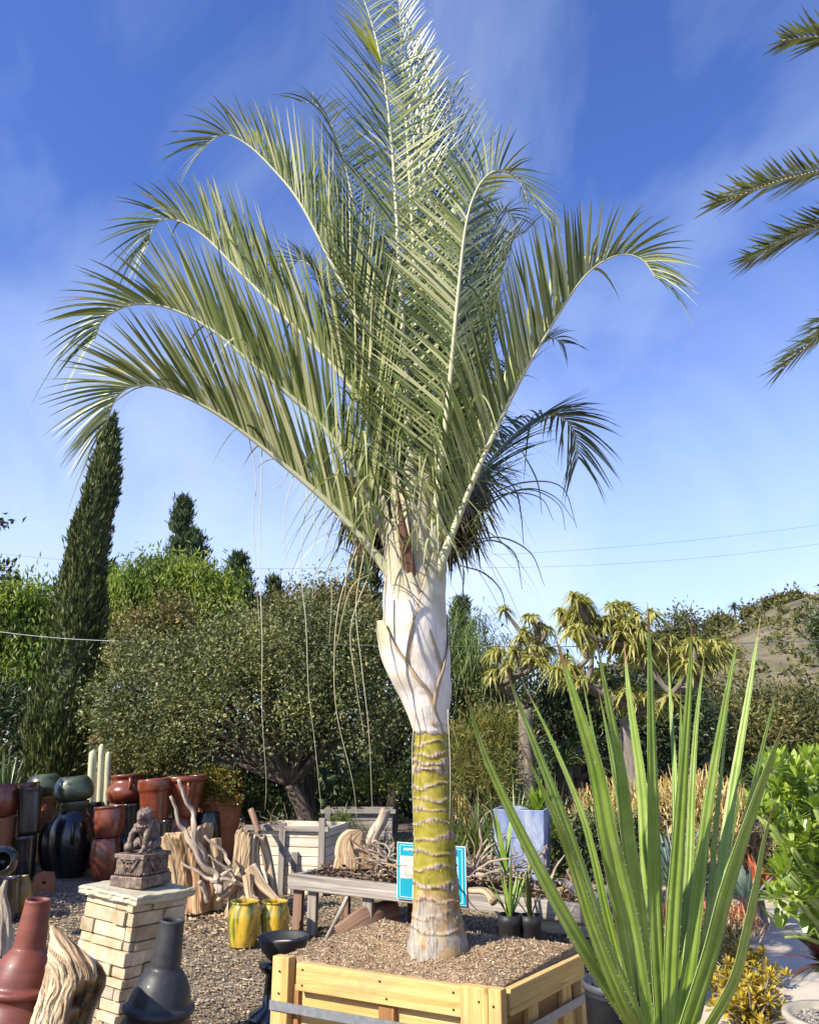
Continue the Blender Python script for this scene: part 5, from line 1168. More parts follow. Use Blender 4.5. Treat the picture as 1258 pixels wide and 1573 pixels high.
for lab, a, b_, sag, m, rr_ in [("upper power line crossing the sky at the right", (540, 858, 40), (1300, 800, 44), .5, M_wire, .0065), ("lower power line crossing the sky at the right", (740, 872, 40), (1300, 829, 44), .4, M_wire, .0065),
                            ("faint power line crossing the sky at the left", (-40, 846, 40), (620, 868, 40), .5, M_wire, .007), ("pale cable in front of the trees on the left", (-30, 966, 13.2), (210, 985, 13.2), .05, M_palewire, .0045),
                            ("cable crossing in front of the trees, behind the palm", (430, 988, 11.8), (1300, 982, 11.8), .08, M_wire, .007)]:
    p0, p1 = P(*a), P(*b_); tt = np.linspace(0, 1, 24)[:, None]; mb = MB(); tube(mb, p0 * (1 - tt) + p1 * tt + A(0, 0, -1) * sag * 4 * tt * (1 - tt), rr_, 5); tag(mb.build("power_line", m), lab, "cable")
# garden wall with tiled coping, and a white shed, glimpsed under the trees
gw = P(168, 1200, 13.6) * A(1, 1, 0); z1 = P(168, 1128, 13.6)[2]
r = thing("garden_wall", "short stuccoed wall with a red tile coping, glimpsed right of the cypress foot", "wall", gw)
mb = MB(); box(mb, gw + A(.1, 0, z1 / 2 - .05), (.8, .2, z1 - .1)); mb.build("wall", m_noise("wall_brown", [(.3, (.16, .10, .07)), (.7, (.30, .20, .14))], 5), r, smooth=False)
mb = MB()
for k_ in range(6): tube(mb, [gw + A(-.28 + .15 * k_, -.16, z1 - .09), gw + A(-.28 + .15 * k_, .16, z1 + .0)], .075, 8)
mb.build("coping", M_rooftile, r)
sw = P(366, 1180, 19) * A(1, 1, 0); z1 = P(366, 1164, 19)[2]
r = thing("shed", "small white shed glimpsed under the grey-green tree", "shed", sw)
mb = MB(); box(mb, sw + A(0, 0, z1 / 2 - .1), (.62, .8, z1)); mb.build("wall", M_white, r, smooth=False)
mb = MB(); box(mb, sw + A(0, 0, z1 - .02), (.8, 1.0, .07)); mb.build("roof", M_white, r, smooth=False, bevel=.01); mb = MB(); box(mb, sw + A(.2, -.41, .8), (.4, .03, 1.4)); mb.build("door", M_grey, r, smooth=False)
for x, y0, w, lab in [(143, 1156, .052, "pale columnar cactus, leftmost behind the red urn"), (157, 1146, .042, "tallest pale columnar cactus behind the red urn"), (167, 1158, .04, "pale columnar cactus, rightmost behind the red urn")]:
    f = P(x, 1260, 11.9) * A(1, 1, 0); tp_ = P(x, y0, 11.9); mb = MB(); tube(mb, np.vstack([np.linspace(f, tp_, 16), tp_ + A(0, 0, .03)]), [w] * 15 + [w * .9, w * .3], 16, ridge=lambda s, a: 1 + .14 * np.cos(8 * a)); tag(mb.build("column_cactus", M_cactus), lab, "cactus", "columnar cacti behind the pots")

# ------------------------------------------------------------------ the big spear-leaved plant in front
SD = 2.95
spf = P(990, 1640, SD) * A(1, 1, 0)
sp = thing("spear_plant", "large spear-leaved succulent with long pale green thorny-edged leaves, front right", "plant", spf)
def spear(path, wpx, dd, seed):
    rng = np.random.default_rng(seed)
    n = len(path)
    pts = spline([P(x, y, SD + dd * (1 - i / (n - 1))) for i, (x, y) in enumerate(path)][::-1], 40)   # base -> tip
    t = np.linspace(0, 1, 40)
    w = .93 * wpx * mpp(pts[10]) * np.interp(t, [0, .08, .3, .55, .8, .93, 1], [.95, 1, 1, .78, .45, .18, .02])
    T = nrm(np.gradient(pts, axis=0))
    out = pts[-1] - pts[0]; out[2] = 0
    view = A(0, -1, 0.0)
    yaw = rng.uniform(-.5, .5)
    N = nrm(view * 1.0 + A(math.sin(yaw), 0, 0)); S = nrm(np.cross(T, N)); N = nrm(np.cross(S, T))
    u = np.linspace(-1, 1, 9); th = .16
    prof_f = -.30 * (1 - u ** 2) + .0   # channelled front
    vf = pts[:, None] + S[:, None] * (u[None] * w[:, None] / 2)[..., None] + N[:, None] * ((-.02 + .26 * (1 - np.abs(u) ** 2.2) - .30 * np.exp(-(u / .28) ** 2))[None] * w[:, None] / 2)[..., None]
    vb = pts[:, None] + S[:, None] * (u[None] * w[:, None] / 2)[..., None] + N[:, None] * ((.10 - .62 * (1 - u ** 2) ** .7)[None] * w[:, None] / 2)[..., None]
    m = MB()
    gr = np.stack([np.broadcast_to(u, (40, 9)), 0 * vf[..., 0] + seed, np.broadcast_to(t[:, None], (40, 9))], -1)
    vs = np.concatenate([vf, vb[:, ::-1]], 1); gg = np.concatenate([gr, gr[:, ::-1]], 1); k = 18
    q = [(j * k + i, j * k + (i + 1) % k, (j + 1) * k + (i + 1) % k, (j + 1) * k + i) for j in range(39) for i in range(k)]
    m.add(vs.reshape(-1, 3), q, None, gg)
    o = m.build("leaf", M_spear, sp)
    th_ = MB()                                   # marginal teeth
    for sgn in (-1, 1):
        for tt in np.cumsum(rng.uniform(.008, .034, 44)):
            i = min(int(tt * 39), 38); f = tt * 39 - i
            if tt > .93: break
            p = pts[i] * (1 - f) + pts[i + 1] * f + sgn * S[i] * w[i] / 2 * 1.0 + N[i] * w[i] * .06
            s = .0024 * rng.uniform(.7, 1.3) * (1 - .4 * tt)
            a_, b_ = T[i] * s * .5, N[i] * s * .35
            v = A(p - a_, p + b_, p + a_, p - b_, p + sgn * S[i] * s * 1.2 + T[i] * s * .5)
            th_.add(v, None, [(0, 1, 4), (1, 2, 4), (2, 3, 4), (3, 0, 4)])
    th_.build("thorn_row", M_thorn, o, smooth=False)["kind"] = "stuff"
BASE = lambda x: [(x, 1590)]
SPEARS = [
 ([(712, 1048), (745, 1160), (815, 1310), (880, 1430), (930, 1510)] + [(988, 1600)], 25, -.5),
 ([(774, 1018), (800, 1090), (864, 1255), (900, 1364), (929, 1455), (969, 1545)] + [(990, 1600)], 27, -.35),
 ([(798, 1140), (850, 1250), (880, 1330), (915, 1440), (955, 1540), (985, 1600)], 22, -.55),
 ([(802, 1046), (846, 1135), (890, 1240), (911, 1313), (933, 1411), (965, 1530), (988, 1600)], 16, .1),
 ([(852, 975), (889, 1095), (915, 1182), (933, 1280), (947, 1346), (966, 1437), (990, 1590)], 40, -.3),
 ([(918, 1055), (936, 1145), (955, 1260), (970, 1380), (990, 1580)], 18, .25),
 ([(915, 980), (936, 1091), (953, 1182), (964, 1284), (975, 1364), (986, 1455), (1000, 1590)], 32, -.2),
 ([(958, 985), (966, 1068), (984, 1197), (992, 1300), (1000, 1420), (1006, 1590)], 25, .15),
 ([(994, 925), (997, 993), (1000, 1120), (1003, 1250), (1006, 1400), (1017, 1590)], 29, -.1),
 ([(1025, 990), (1031, 1110), (1036, 1200), (1036, 1360), (1024, 1590)], 13, .4),
 ([(1062, 950), (1059, 1040), (1050, 1170), (1043, 1270), (1033, 1420), (1026, 1590)], 27, -.15),
 ([(1082, 1000), (1069, 1110), (1062, 1218), (1058, 1328), (1050, 1437), (1036, 1590)], 17, .3),
 ([(1136, 965), (1117, 1060), (1090, 1215), (1074, 1346), (1060, 1473), (1042, 1590)], 23, .05),
 ([(1120, 1060), (1108, 1182), (1097, 1291), (1088, 1400), (1060, 1560), (1045, 1595)], 13, .4),
 ([(1168, 945), (1148, 1073), (1124, 1218), (1112, 1310), (1098, 1420), (1060, 1590)], 20, .2),
 ([(1210, 1098), (1188, 1153), (1162, 1226), (1137, 1299), (1111, 1382), (1090, 1466), (1050, 1590)], 34, -.35),
 ([(1197, 1044), (1180, 1109), (1160, 1195), (1130, 1320), (1090, 1480), (1055, 1595)], 17, .2),
 ([(1190, 1229), (1173, 1291), (1162, 1353), (1146, 1430), (1125, 1510), (1075, 1600)], 22, -.45),
 ([(890, 1020), (915, 1150), (940, 1280), (985, 1590)], 14, .45),
 ([(1045, 1060), (1045, 1200), (1038, 1380), (1020, 1595)], 18, .5),
 ([(1140, 1180), (1118, 1320), (1080, 1480), (1050, 1595)], 14, .35),
 ]
for k_, (pp, w_, dd_) in enumerate(SPEARS): spear(pp, w_, dd_, 200 + k_)
mb = MB(); zc = P(1005, 1600, SD)[2]
c_ = A(*P(1010, 1600, SD)[:2], 0)
spot = thing("nursery_pot", "big black nursery pot under the spear-leaved plant, at the bottom edge", "pot", c_)
lathe(mb, [(.001, 0), (.22, 0), (.225, .02), (.27, zc - .10), (.285, zc - .09), (.285, zc - .04), (.27, zc - .04), (.265, zc - .09), (.001, zc - .10)], c_, 40); mb.build("pot", M_plastic, spot)
mb = MB(); lathe(mb, [(.001, zc - .05), (.15, zc - .06), (.264, zc - .085)], c_, 30, wob=lambda z, a: 1 + .02 * np.sin(7 * a)); mb.build("soil", M_mulch, spot)
b_ = P(912, 1500, 3.7) * A(1, 1, 0); zt = P(912, 1512, 3.7)[2]
r = thing("plastic_tub", "dark grey plastic tub standing between the pine crate and the spear-leaved plant", "tub", b_)
mb = MB(); lathe(mb, [(.001, 0), (.10, 0), (.13, zt - .03), (.14, zt - .025), (.14, zt), (.13, zt), (.12, .1), (.001, .1)], b_ + A(.10, .05, 0), 28); mb.build("tub", m_noise("grey_plastic", [(.3, (.035, .04, .05)), (.7, (.075, .08, .09))], 8, rough=.5), r)

# ------------------------------------------------------------------ pots stacked on the left
PF = {   # outside profiles: (radius, height) as fractions of half width and height
 'barrel': [(.0, 0), (.74, 0), (.80, .02), (.93, .25), (1.0, .55), (.96, .82), (.90, .93), (.96, .95), (.97, 1.0)],
 'jar': [(.0, 0), (.72, 0), (.78, .03), (.96, .30), (1.0, .55), (.94, .85), (.86, .97), (.84, 1.0)],
 'cyl': [(.0, 0), (.86, 0), (.90, .02), (.96, .5), (.98, .93), (1.0, .95), (1.0, 1.0)],
 'taper': [(.0, 0), (.66, 0), (.70, .02), (.86, .55), (.96, .90), (1.0, .92), (1.0, 1.0)],
 'flare': [(.0, 0), (.50, 0), (.54, .02), (.72, .45), (.86, .80), (.90, .86), (.98, .88), (1.0, .93), (.99, 1.0)],
 'urn': [(.0, 0), (.70, 0), (.76, .03), (.95, .20), (1.0, .36), (.96, .52), (.82, .66), (.70, .76), (.70, .84), (.78, .90), (.80, .96), (.79, 1.0)],
 'bowl_down': [(.60, 0), (.66, .02), (.90, .10), (1.0, .32), (.98, .50), (.86, .78), (.70, .95), (.64, .985), (.60, 1.0), (.0, 1.0)],
 'cone_down': [(1.0, 0), (1.0, .06), (.94, .10), (.62, .96), (.58, 1.0), (.0, 1.0)],
 'round': [(.0, 0), (.55, 0), (.60, .02), (.88, .25), (1.0, .55), (.92, .80), (.68, .95), (.62, .97), (.66, 1.0)],
 'collar': [(.0, 0), (.80, 0), (.82, .2), (.95, .5), (1.0, .8), (1.0, 1.0)],
}
def pot(name, label, px, ytop, ybot, wpx, d, prof, mat, ground=False, group=None, cat="pot", tilt=0, handles=0, part="body"):
    d0_ = d; t_, b_ = P(px, ytop, d * 1.1), P(px, ybot, d * 1.1)
    z0 = 0.0 if ground else b_[2]; H = t_[2] - z0; R = wpx * mpp(t_) / 2
    pr = [(max(r * R, 1e-4), h * H) for r, h in PF[prof]]
    if PF[prof][-1][0] > 0.05:                        # open mouth: turn the wall over the rim and down inside
        r1 = pr[-1][0]; th = min(.022, R * .12)
        pr += [(r1 - th * .5, H + .004), (r1 - th, H - .002), (r1 - th * 1.1, H * .9), (r1 * .72, H * .30), (1e-4, H * .28)]
    q = spline([(a, b, 0) for a, b in pr], 60)[:, :2] if False else np.array(pr)
    f = []                                            # soften the profile
    for i in range(len(q) - 1):
        for u in (0, .5): f.append(q[i] * (1 - u) + q[i + 1] * u)
    f.append(q[-1]); f = np.array(f); g = f.copy(); g[1:-1] = f[1:-1] * .5 + (f[:-2] + f[2:]) * .25
    d = d * 1.10
    t_, b_ = P(px, ytop, d), P(px, ybot, d); 
    r = thing(name, label, cat, (b_[0] if not ground else t_[0] * .35 + P(px, ybot, d)[0] * .65, d, z0), group, rot=(0, -.8 * (CX - px) / 4530, 0))
    m = MB(); lathe(m, g, (0, 0, 0), 44, wob=lambda z, a: 1 + .006 * np.sin(3 * a + z * 5)); m.build(part, mat, r, local=True)
    for k_ in range(handles):
        a = -1.15 + k_ * math.pi; m = MB(); o_ = A(math.cos(a), math.sin(a), 0)
        tube(m, spline([o_ * R * .74 + A(0, 0, H * .84), o_ * R * .95 + A(0, 0, H * .82), o_ * R * 1.02 + A(0, 0, H * .66), o_ * R * .95 + A(0, 0, H * .50)], 12), R * .085, 8); m.build("handle", mat, r, local=True)
    return r
pot("glazed_jar", "red-brown rounded jar at the left edge, upper one of its stack", 4, 1205, 1255, 50, 9.4, 'jar', M_red)
pot("glazed_jar", "dull dark jar under the red-brown jar at the left edge", 4, 1256, 1352, 46, 9.4, 'taper', M_terra, True)
pot("glazed_pot", "red pot whose rim shows just behind the black cylinder pot", 40, 1202, 1330, 46, 10.2, 'cyl', M_red, True)
pot("cylinder_pot", "tall black cylinder pot, on top of a tapered black pot", 45, 1209, 1282, 34, 9.4, 'cyl', M_black)
pot("tapered_pot", "tapered black pot carrying the tall black cylinder pot", 42, 1283, 1350, 32, 9.4, 'taper', M_black, True)
pot("bowl", "matt olive-green bowl turned upside down on a terracotta cylinder, furthest left bowl", 68, 1189, 1222, 54, 11.0, 'bowl_down', M_olive, cat="bowl")
pot("cylinder_pot", "terracotta cylinder pot under the matt olive bowl", 70, 1222, 1340, 24, 11.0, 'cyl', M_terra, True)
pot("bowl", "shiny dark green bowl turned upside down above a black round jar", 113, 1192, 1231, 60, 10.0, 'bowl_down', M_olive, cat="bowl")
pot("collar_pot", "small olive collar-shaped pot between the shiny green bowl and the black jar", 114, 1231, 1246, 44, 10.0, 'collar', M_olive)
pot("round_jar", "glossy black round jar under the shiny green bowl", 113, 1245, 1345, 68, 10.0, 'round', M_black, True, handles=2)
pot("square_planter", "glossy black planter beside the barrel pots, left", 140, 1232, 1345, 40, 10.8, 'cyl', M_black, True)
pot("barrel_pot", "upper one of the two stacked brick-red barrel pots", 167, 1238, 1286, 46, 9.8, 'barrel', M_red2)
pot("barrel_pot", "lower barrel pot carrying the upper brick-red one", 164, 1287, 1345, 46, 9.8, 'jar', M_red2, True)
pot("urn", "wide red urn with two small handles, highest in the row of pots", 197, 1189, 1233, 66, 10.9, 'urn', M_red2, handles=2, cat="urn")
pot("glazed_planter", "glossy black planter under the wide red urn", 206, 1233, 1345, 54, 10.9, 'cyl', M_black, True)
pot("flared_pot", "dark red pot in the shade between the wide urn and the flared pot", 241, 1196, 1330, 52, 10.4, 'flare', M_red, True)
pot("flared_pot", "large flared brick-red pot behind the upright bleached branches", 284, 1192, 1256, 66, 10.6, 'flare', M_red2, handles=2)
pot("glazed_planter", "black glazed planter behind the lion statue, between the urn's planter and the cone pot", 244, 1262, 1352, 40, 9.9, 'cyl', M_black, True)
pot("glazed_planter", "low black planter at the foot of the barrel pots, right side", 192, 1290, 1350, 40, 10.1, 'taper', M_black, True)
pot("round_jar", "dark round jar behind the black cylinder pots, left of the glossy round jar", 84, 1262, 1346, 44, 10.3, 'round', M_black, True)
pot("cone_pot", "red cone-shaped pot standing upside down under the large flared pot", 275, 1254, 1345, 66, 10.6, 'cone_down', M_red2, True)
pot("glazed_planter", "black planter between the red cone pot and the terracotta pot of the shrub", 318, 1247, 1345, 44, 10.9, 'jar', M_black, True)
sp_ = pot("terracotta_pot", "big flared terracotta pot holding a golden-green shrub", 338, 1222, 1350, 74, 11.2, 'flare', M_terra, True)
c = P(338, 1212, 12.1); tree("potted_shrub", "golden-green small-leaved shrub growing in the big terracotta pot", "shrub", c * A(1, 1, 0) + A(0, 0, .55), .025, [ell(336, 1210, 12.1, 30, 22), ell(320, 1196, 12.1, 17, 14), ell(350, 1222, 12.0, 20, 16), ell(345, 1192, 12.2, 14, 12)], 150, 24, .045, .028, .06, M_croton, 161, limbs=16)
pot("ochre_jar", "small ochre-yellow round jar in the shade behind the oxblood chiminea", 34, 1346, 1392, 38, 7.7, 'round', M_ochre, True)
r = pot("dark_jar", "dark jar lying on its side with its round mouth facing out, left edge", 6, 1300, 1352, 50, 7.4, 'round', M_black, group=None)
r.location = tuple(P(8, 1328, 7.4) * A(1, 1, 1) + A(-.08, .15, 0)); r.rotation_euler = (rad(82), 0, rad(20)); r.scale = (.85, .85, .85)
dj = pot("dark_pot", "dark squat pot on which the lying dark jar rests", 2, 1350, 1420, 60, 7.5, 'cyl', M_black, True)
# orange clay block with a hole
ob = G(66, 1374) ; r = thing("clay_block", "chipped orange clay block with a round hole, on the gravel behind the chiminea", "block", ob, rot=(0, 0, .35)); s = mpp(ob)
m = MB(); hh, ww = 30 * s, 32 * s
outl = [(-.5, 0), (-.52, .5), (-.42, .92), (-.1, 1.0), (.35, .96), (.5, .6), (.48, 0)]
ring = [(math.cos(a), math.sin(a)) for a in np.linspace(math.pi * 1.15, -math.pi * .15 - .3, 7)]
v = []
for y in (0, .16):
    for (a, b) in outl: v.append((a * ww, y, b * hh))
    for (a, b) in ring: v.append((a * .1 * ww, y, (.55 + .1 * b) * hh))
q = [(i, i + 1, i + 8, i + 7) for i in range(6)] + [(14 + i, 14 + i + 7, 14 + i + 8, 14 + i + 1) for i in range(6)] + [(i, i + 14, i + 15, i + 1) for i in range(6)] + [(7 + i, 8 + i, 22 + i, 21 + i) for i in range(6)] + [(0, 7, 13, 6), (14, 20, 27, 21), (7, 21, 27, 13)]
m.add(v, q); m.build("block", M_terra, r, smooth=False, local=True)

# ------------------------------------------------------------------ chimineas
def chiminea(label, px, ytop, d, k, mat, tilt, mouth_az, grp="clay chimineas"):
    tp_ = P(px, ytop, d); H = tp_[2]; foot = A(tp_[0] - math.tan(tilt) * H, d, 0)
    r = thing("chiminea", label, "chiminea", foot, grp, rot=(0, tilt, 0))
    z = lambda v: H - (0.95 - v) * k
    prof = [(.001, .06), (.10, .06), (.15, .09), (.195, .18), (.212, .30), (.200, .40), (.178, .475), (.158, .515), (.150, .535), (.152, .552), (.163, .560), (.168, .572), (.163, .586), (.150, .594), (.1445, .602), (.137, .635), (.120, .680), (.096, .718), (.078, .738), (.0725, .745), (.0715, .753), (.066, .83), (.0575, .925), (.0585, .940), (.0575, .949), (.052, .950), (.047, .944), (.0465, .90), (.058, .76)]
    pr = np.array([(a * k, z(b)) for a, b in prof])
    fine = spline([(a, b, 0) for a, b in pr], 150)[:, :2]; fine[:, 0] = np.maximum(fine[:, 0], .001)
    ax = A(math.cos(mouth_az), math.sin(mouth_az)); mz, ma, mh = z(.335), .62, .145 * k
    def keep(c):
        a = np.arctan2(c[:, 1], c[:, 0]) - mouth_az; a = (a + math.pi) % (2 * math.pi) - math.pi
        h = (c[:, 2] - mz) / mh; h = np.where(h < 0, h * .75, h)
        return ~(((a / ma) ** 2 + h ** 2 < 1) & (c[:, 2] < z(.53)))
    m = MB(); lathe(m, fine, (0, 0, 0), 96, keep=keep); m.build("body", mat, r, local=True, solid=0)
    m = MB(); ins = fine[fine[:, 1] < z(.52)].copy(); ins = ins[ins[:, 0] > .02]; ins[:, 0] -= .022 * k; lathe(m, ins[:90], (0, 0, 0), 60, keep=lambda c: keep(c) ); m.build("inner_wall", M_soot, r, local=True)
    # raised lip round the mouth
    th = np.linspace(0, 2 * math.pi, 60)[:-1]; pts = []
    for t in np.append(th, th[0]):
        a = mouth_az + ma * math.cos(t) * 1.04; h = math.sin(t); zz = mz + mh * 1.05 * (h if h > 0 else h / .75)
        rr = np.interp(zz, np.sort(pr[3:11, 1]), pr[3:11, 0][np.argsort(pr[3:11, 1])]) + .006 * k
        pts.append((rr * math.cos(a), rr * math.sin(a), zz))
    m = MB(); tube(m, np.array(pts), .019 * k, 10, cap=False); m.build("mouth_lip", mat, r, local=True)
    m = MB()
    for a in (mouth_az, mouth_az + 2.1, mouth_az - 2.1):                     # three stub feet
        o_ = A(math.cos(a), math.sin(a), 0) * .13 * k; tube(m, [o_ * 1.15 + A(0, 0, min(0, z(.0))), o_ + A(0, 0, z(.12))], [.04 * k, .05 * k], 10)
    m.build("foot", mat, r, local=True)
    return r
chiminea("charcoal-black clay chiminea standing right of the stone pillar", 266, 1411, 3.45, 0.82, M_blackclay, rad(5.0), rad(222))
chiminea("oxblood-red clay chiminea at the left edge, beside the split driftwood", 60, 1380, 3.3, 0.80, M_redclay, rad(4.0), rad(240))
# ------------------------------------------------------------------ stone pillar with the guardian lion
CZ = 0.87
cf_ = G(216, 1376, CZ); side = 177 * mpp(cf_) / math.sqrt(2) * 1.03; ang = rad(-28); cc = cf_ + A(-.33, .94, 0) * side / math.sqrt(2)
til = rad(4.5)
pil = thing("stone_pillar", "square pillar of cream ledgestone with a flagstone cap, carrying the lion statue", "pillar", (cc[0] - math.tan(til) * CZ, cc[1], 0), rot=(0, til, 0))
Rz = np.array(Matrix.Rotation(ang, 3, 'Z')); hb = side * .425
rng = np.random.default_rng(171); m = MB(); z = 0.0
while z < CZ - .05:
    h = rng.choice([.045, .058, .072]); h = min(h, CZ - .045 - z)
    for f in range(4):
        Rf = np.array(Matrix.Rotation(f * math.pi / 2, 3, 'Z')); x = -hb + (.03 if f % 2 else 0)
        while x < hb - .004:
            w = min(rng.choice([.09, .14, .19, .24]), hb - x)
            if hb - (x + w) < .05: w = hb - x
            pr_ = rng.uniform(-.008, .014)
            v0 = Rf @ A(x + w / 2, -hb + .03 - pr_, z + h / 2)
            box(m, Rz @ v0, (w - .006, .07, h - .006), Rz @ Rf @ np.array(Matrix.Rotation(rng.normal(0, .012), 3, 'Y'))); x += w
    z += h
    if h < .02: break
m.build("ledgestone", M_ledge, pil, smooth=False, local=True, bevel=.004)
m = MB(); box(m, (0, 0, CZ / 2 - .02), (hb * 2 - .035, hb * 2 - .035, CZ - .05), Rz); m.build("mortar_core", M_mortar, pil, smooth=False, local=True)
m = MB(); n = 120; per = []                                     # rough flagstone cap
for k_ in range(n):
    s = 4 * k_ / n; f, u = int(s), s - int(s); c4 = [(-1, -1), (1, -1), (1, 1), (-1, 1)]; a, b = np.array(c4[f], float), np.array(c4[(f + 1) % 4], float); per.append(a * (1 - u) + b * u)
per = np.array(per) * side / 2; pr3 = np.c_[per, 0 * per[:, 0]]
rings_ = []
for zz, sc_ in ((CZ - .045, .965), (CZ - .036, 1.0), (CZ - .02, .985), (CZ - .010, 1.012), (CZ, .985)):
    q = pr3 * (sc_ + .018 * fn(pr3 + A(0, 0, zz * 9), 34, 3)[:, None] + .014 * fn(pr3 + A(0, 0, zz * 30), 90, 5)[:, None]); q[:, 2] = zz + .004 * fn(pr3, 12, 8); rings_.append(q @ Rz.T)
for u in (.7, .35): q = rings_[-1] * u; q[:, 2] = CZ + .004 * fn(q, 9, 2); rings_.append(q)
v = np.concatenate(rings_); L = len(rings_); q = [(j * n + i, j * n + (i + 1) % n, (j + 1) * n + (i + 1) % n, (j + 1) * n + i) for j in range(L - 1) for i in range(n)]
v = np.vstack([v, [0, 0, CZ], [0, 0, CZ - .045]]); t = [((L - 1) * n + i, (L - 1) * n + (i + 1) % n, L * n) for i in range(n)] + [((i + 1) % n, i, L * n + 1) for i in range(n)]
m.add(v, q, t); m.build("cap", M_flag, pil, smooth=False, local=True)
# statue
base_c = np.array(pil.location) + np.array(Euler((0, til, 0)).to_matrix()) @ A(0, 0, CZ + .004)
base_c = base_c + np.append((Rz @ A(-.02, .03, 0))[:2], 0)
lion = thing("lion_statue", "carved stone guardian lion seated on a square plinth, on top of the stone pillar", "statue", base_c, rot=(0, 0, ang + rad(6)))
# in the statue's own frame -Y is the lit front
W = .225
m = MB(); box(m, (0, 0, .030), (W, W * 1.15, .060)); m.build("plinth_base", M_carved, lion, smooth=False, local=True, bevel=.006)
m = MB(); box(m, (0, 0, .1055), (W * .84, W * 1.0, .090)); m.build("plinth_waist", M_carved, lion, smooth=False, local=True, bevel=.004)
m = MB(); box(m, (0, 0, .1625), (W * .93, W * 1.08, .024)); m.build("plinth_top", M_carved, lion, smooth=False, local=True, bevel=.004)
m = MB()
for fx in range(2):
    for u in np.linspace(-.44, .44, 11):
        p = A(u * W * .84, -W * .5 - .004, .072) if fx == 0 else A(W * .42 + .004, u * W, .072)
        th = np.linspace(0, math.pi, 7); lathe(m, [(max(.0095 * math.sin(a), 1e-4), -.0095 * math.cos(a)) for a in th], p, 8)
m.build("bead_row", M_carved, lion, local=True)["kind"] = "stuff"
def tri_cloth(face):
    m = MB(); hw = W * .30
    P3 = lambda x, z, o_: A(x, -W * .5 - o_, z) if face == 0 else A(W * .42 + o_, x, z)
    for (a, b) in (((-hw, .150), (0, .064)), ((0, .064), (hw, .150)), ((-hw, .148), (hw, .148))): tube(m, [P3(*a, .006), P3(*b, .006)], .007, 6)
    v = [P3(-hw, .15, .005), P3(hw, .15, .005), P3(0, .064, .005), P3(-hw, .15, -.01), P3(hw, .15, -.01), P3(0, .064, -.01)]; m.add(v, [(0, 3, 4, 1), (1, 4, 5, 2), (2, 5, 3, 0)], [(0, 1, 2), (5, 4, 3)])
    for x, z in ((0, .125), (-.025, .128), (.025, .128), (0, .10)): tube(m, spline([P3(x - .016, z, .009), P3(x, z + .012, .011), P3(x + .016, z, .009)], 6), .004, 5)
    m.build("carved_cloth", M_carved, lion, local=True)
tri_cloth(0); tri_cloth(1)
ZB = .1745
def L3(x, y, z, r): return (y * .90, -x * .90, ZB + z * .90, r * .90)       # lion built facing x, turned to face -Y
parts = [[L3(-.05, .035, .055, .05)], [L3(-.05, -.035, .055, .05)], [L3(-.045, 0, .07, .058), L3(-.01, 0, .13, .055), L3(.022, 0, .175, .047)], [L3(.04, 0, .15, .038)],
         [L3(.03, .006, .217, .049)], [L3(.058, .01, .225, .026)], [L3(.066, .012, .207, .025), L3(.082, .014, .205, .02)], [L3(.07, .013, .187, .015), L3(.082, .014, .185, .012)], [L3(.066, .032, .232, .011)], [L3(.070, -.010, .232, .011)],
         [L3(.086, .014, .222, .011)], [L3(.02, .045, .235, .012), L3(.012, .052, .246, .008)], [L3(.022, -.035, .235, .012), L3(.014, -.042, .246, .008)],
         [L3(.02, .045, .150, .026), L3(.055, .052, .085, .018), L3(.060, .052, .03, .016), L3(.085, .054, .014, .015)], [L3(.092, .046, .010, .008), L3(.104, .045, .008, .006)], [L3(.092, .056, .010, .008), L3(.105, .057, .008, .006)], [L3(.092, .064, .010, .008), L3(.102, .067, .008, .006)],
         [L3(.02, -.045, .150, .026), L3(.070, -.052, .105, .019), L3(.082, -.050, .072, .015)], [L3(.088, -.048, .038, .032)],
         [L3(-.03, .068, .05, .034), L3(.02, .072, .02, .018), L3(.045, .072, .012, .014)], [L3(-.03, -.068, .05, .034), L3(.02, -.072, .02, .018), L3(.045, -.072, .012, .014)],
         [L3(-.095, 0, .03, .02), L3(-.115, 0, .09, .022), L3(-.098, 0, .15, .028), L3(-.085, 0, .18, .012)]]
rng = np.random.default_rng(173)
for k_ in range(60):                                   # curls of the mane
    a, b = rng.uniform(-2.3, 2.3), rng.uniform(-.9, 1.35); o_ = A(-math.cos(a * .8) * math.cos(b), math.sin(a) * math.cos(b), math.sin(b))
    if o_[0] > .15 and o_[2] < .55: continue
    p = A(.025, .004, .213) + o_ * A(.052, .056, .053); parts.append([L3(*p, .0115)])
for a in np.linspace(-1.2, 1.2, 8): parts.append([L3(.022 + .055 * math.cos(a), .055 * math.sin(a), .168 - .012 * math.cos(a), .0085)])
melt("lion_figure", parts, .0032, M_carved, lion, lambda c: .0016 * fn(c, 140, 3) + .001 * fn(c, 300, 4), smooth=1)

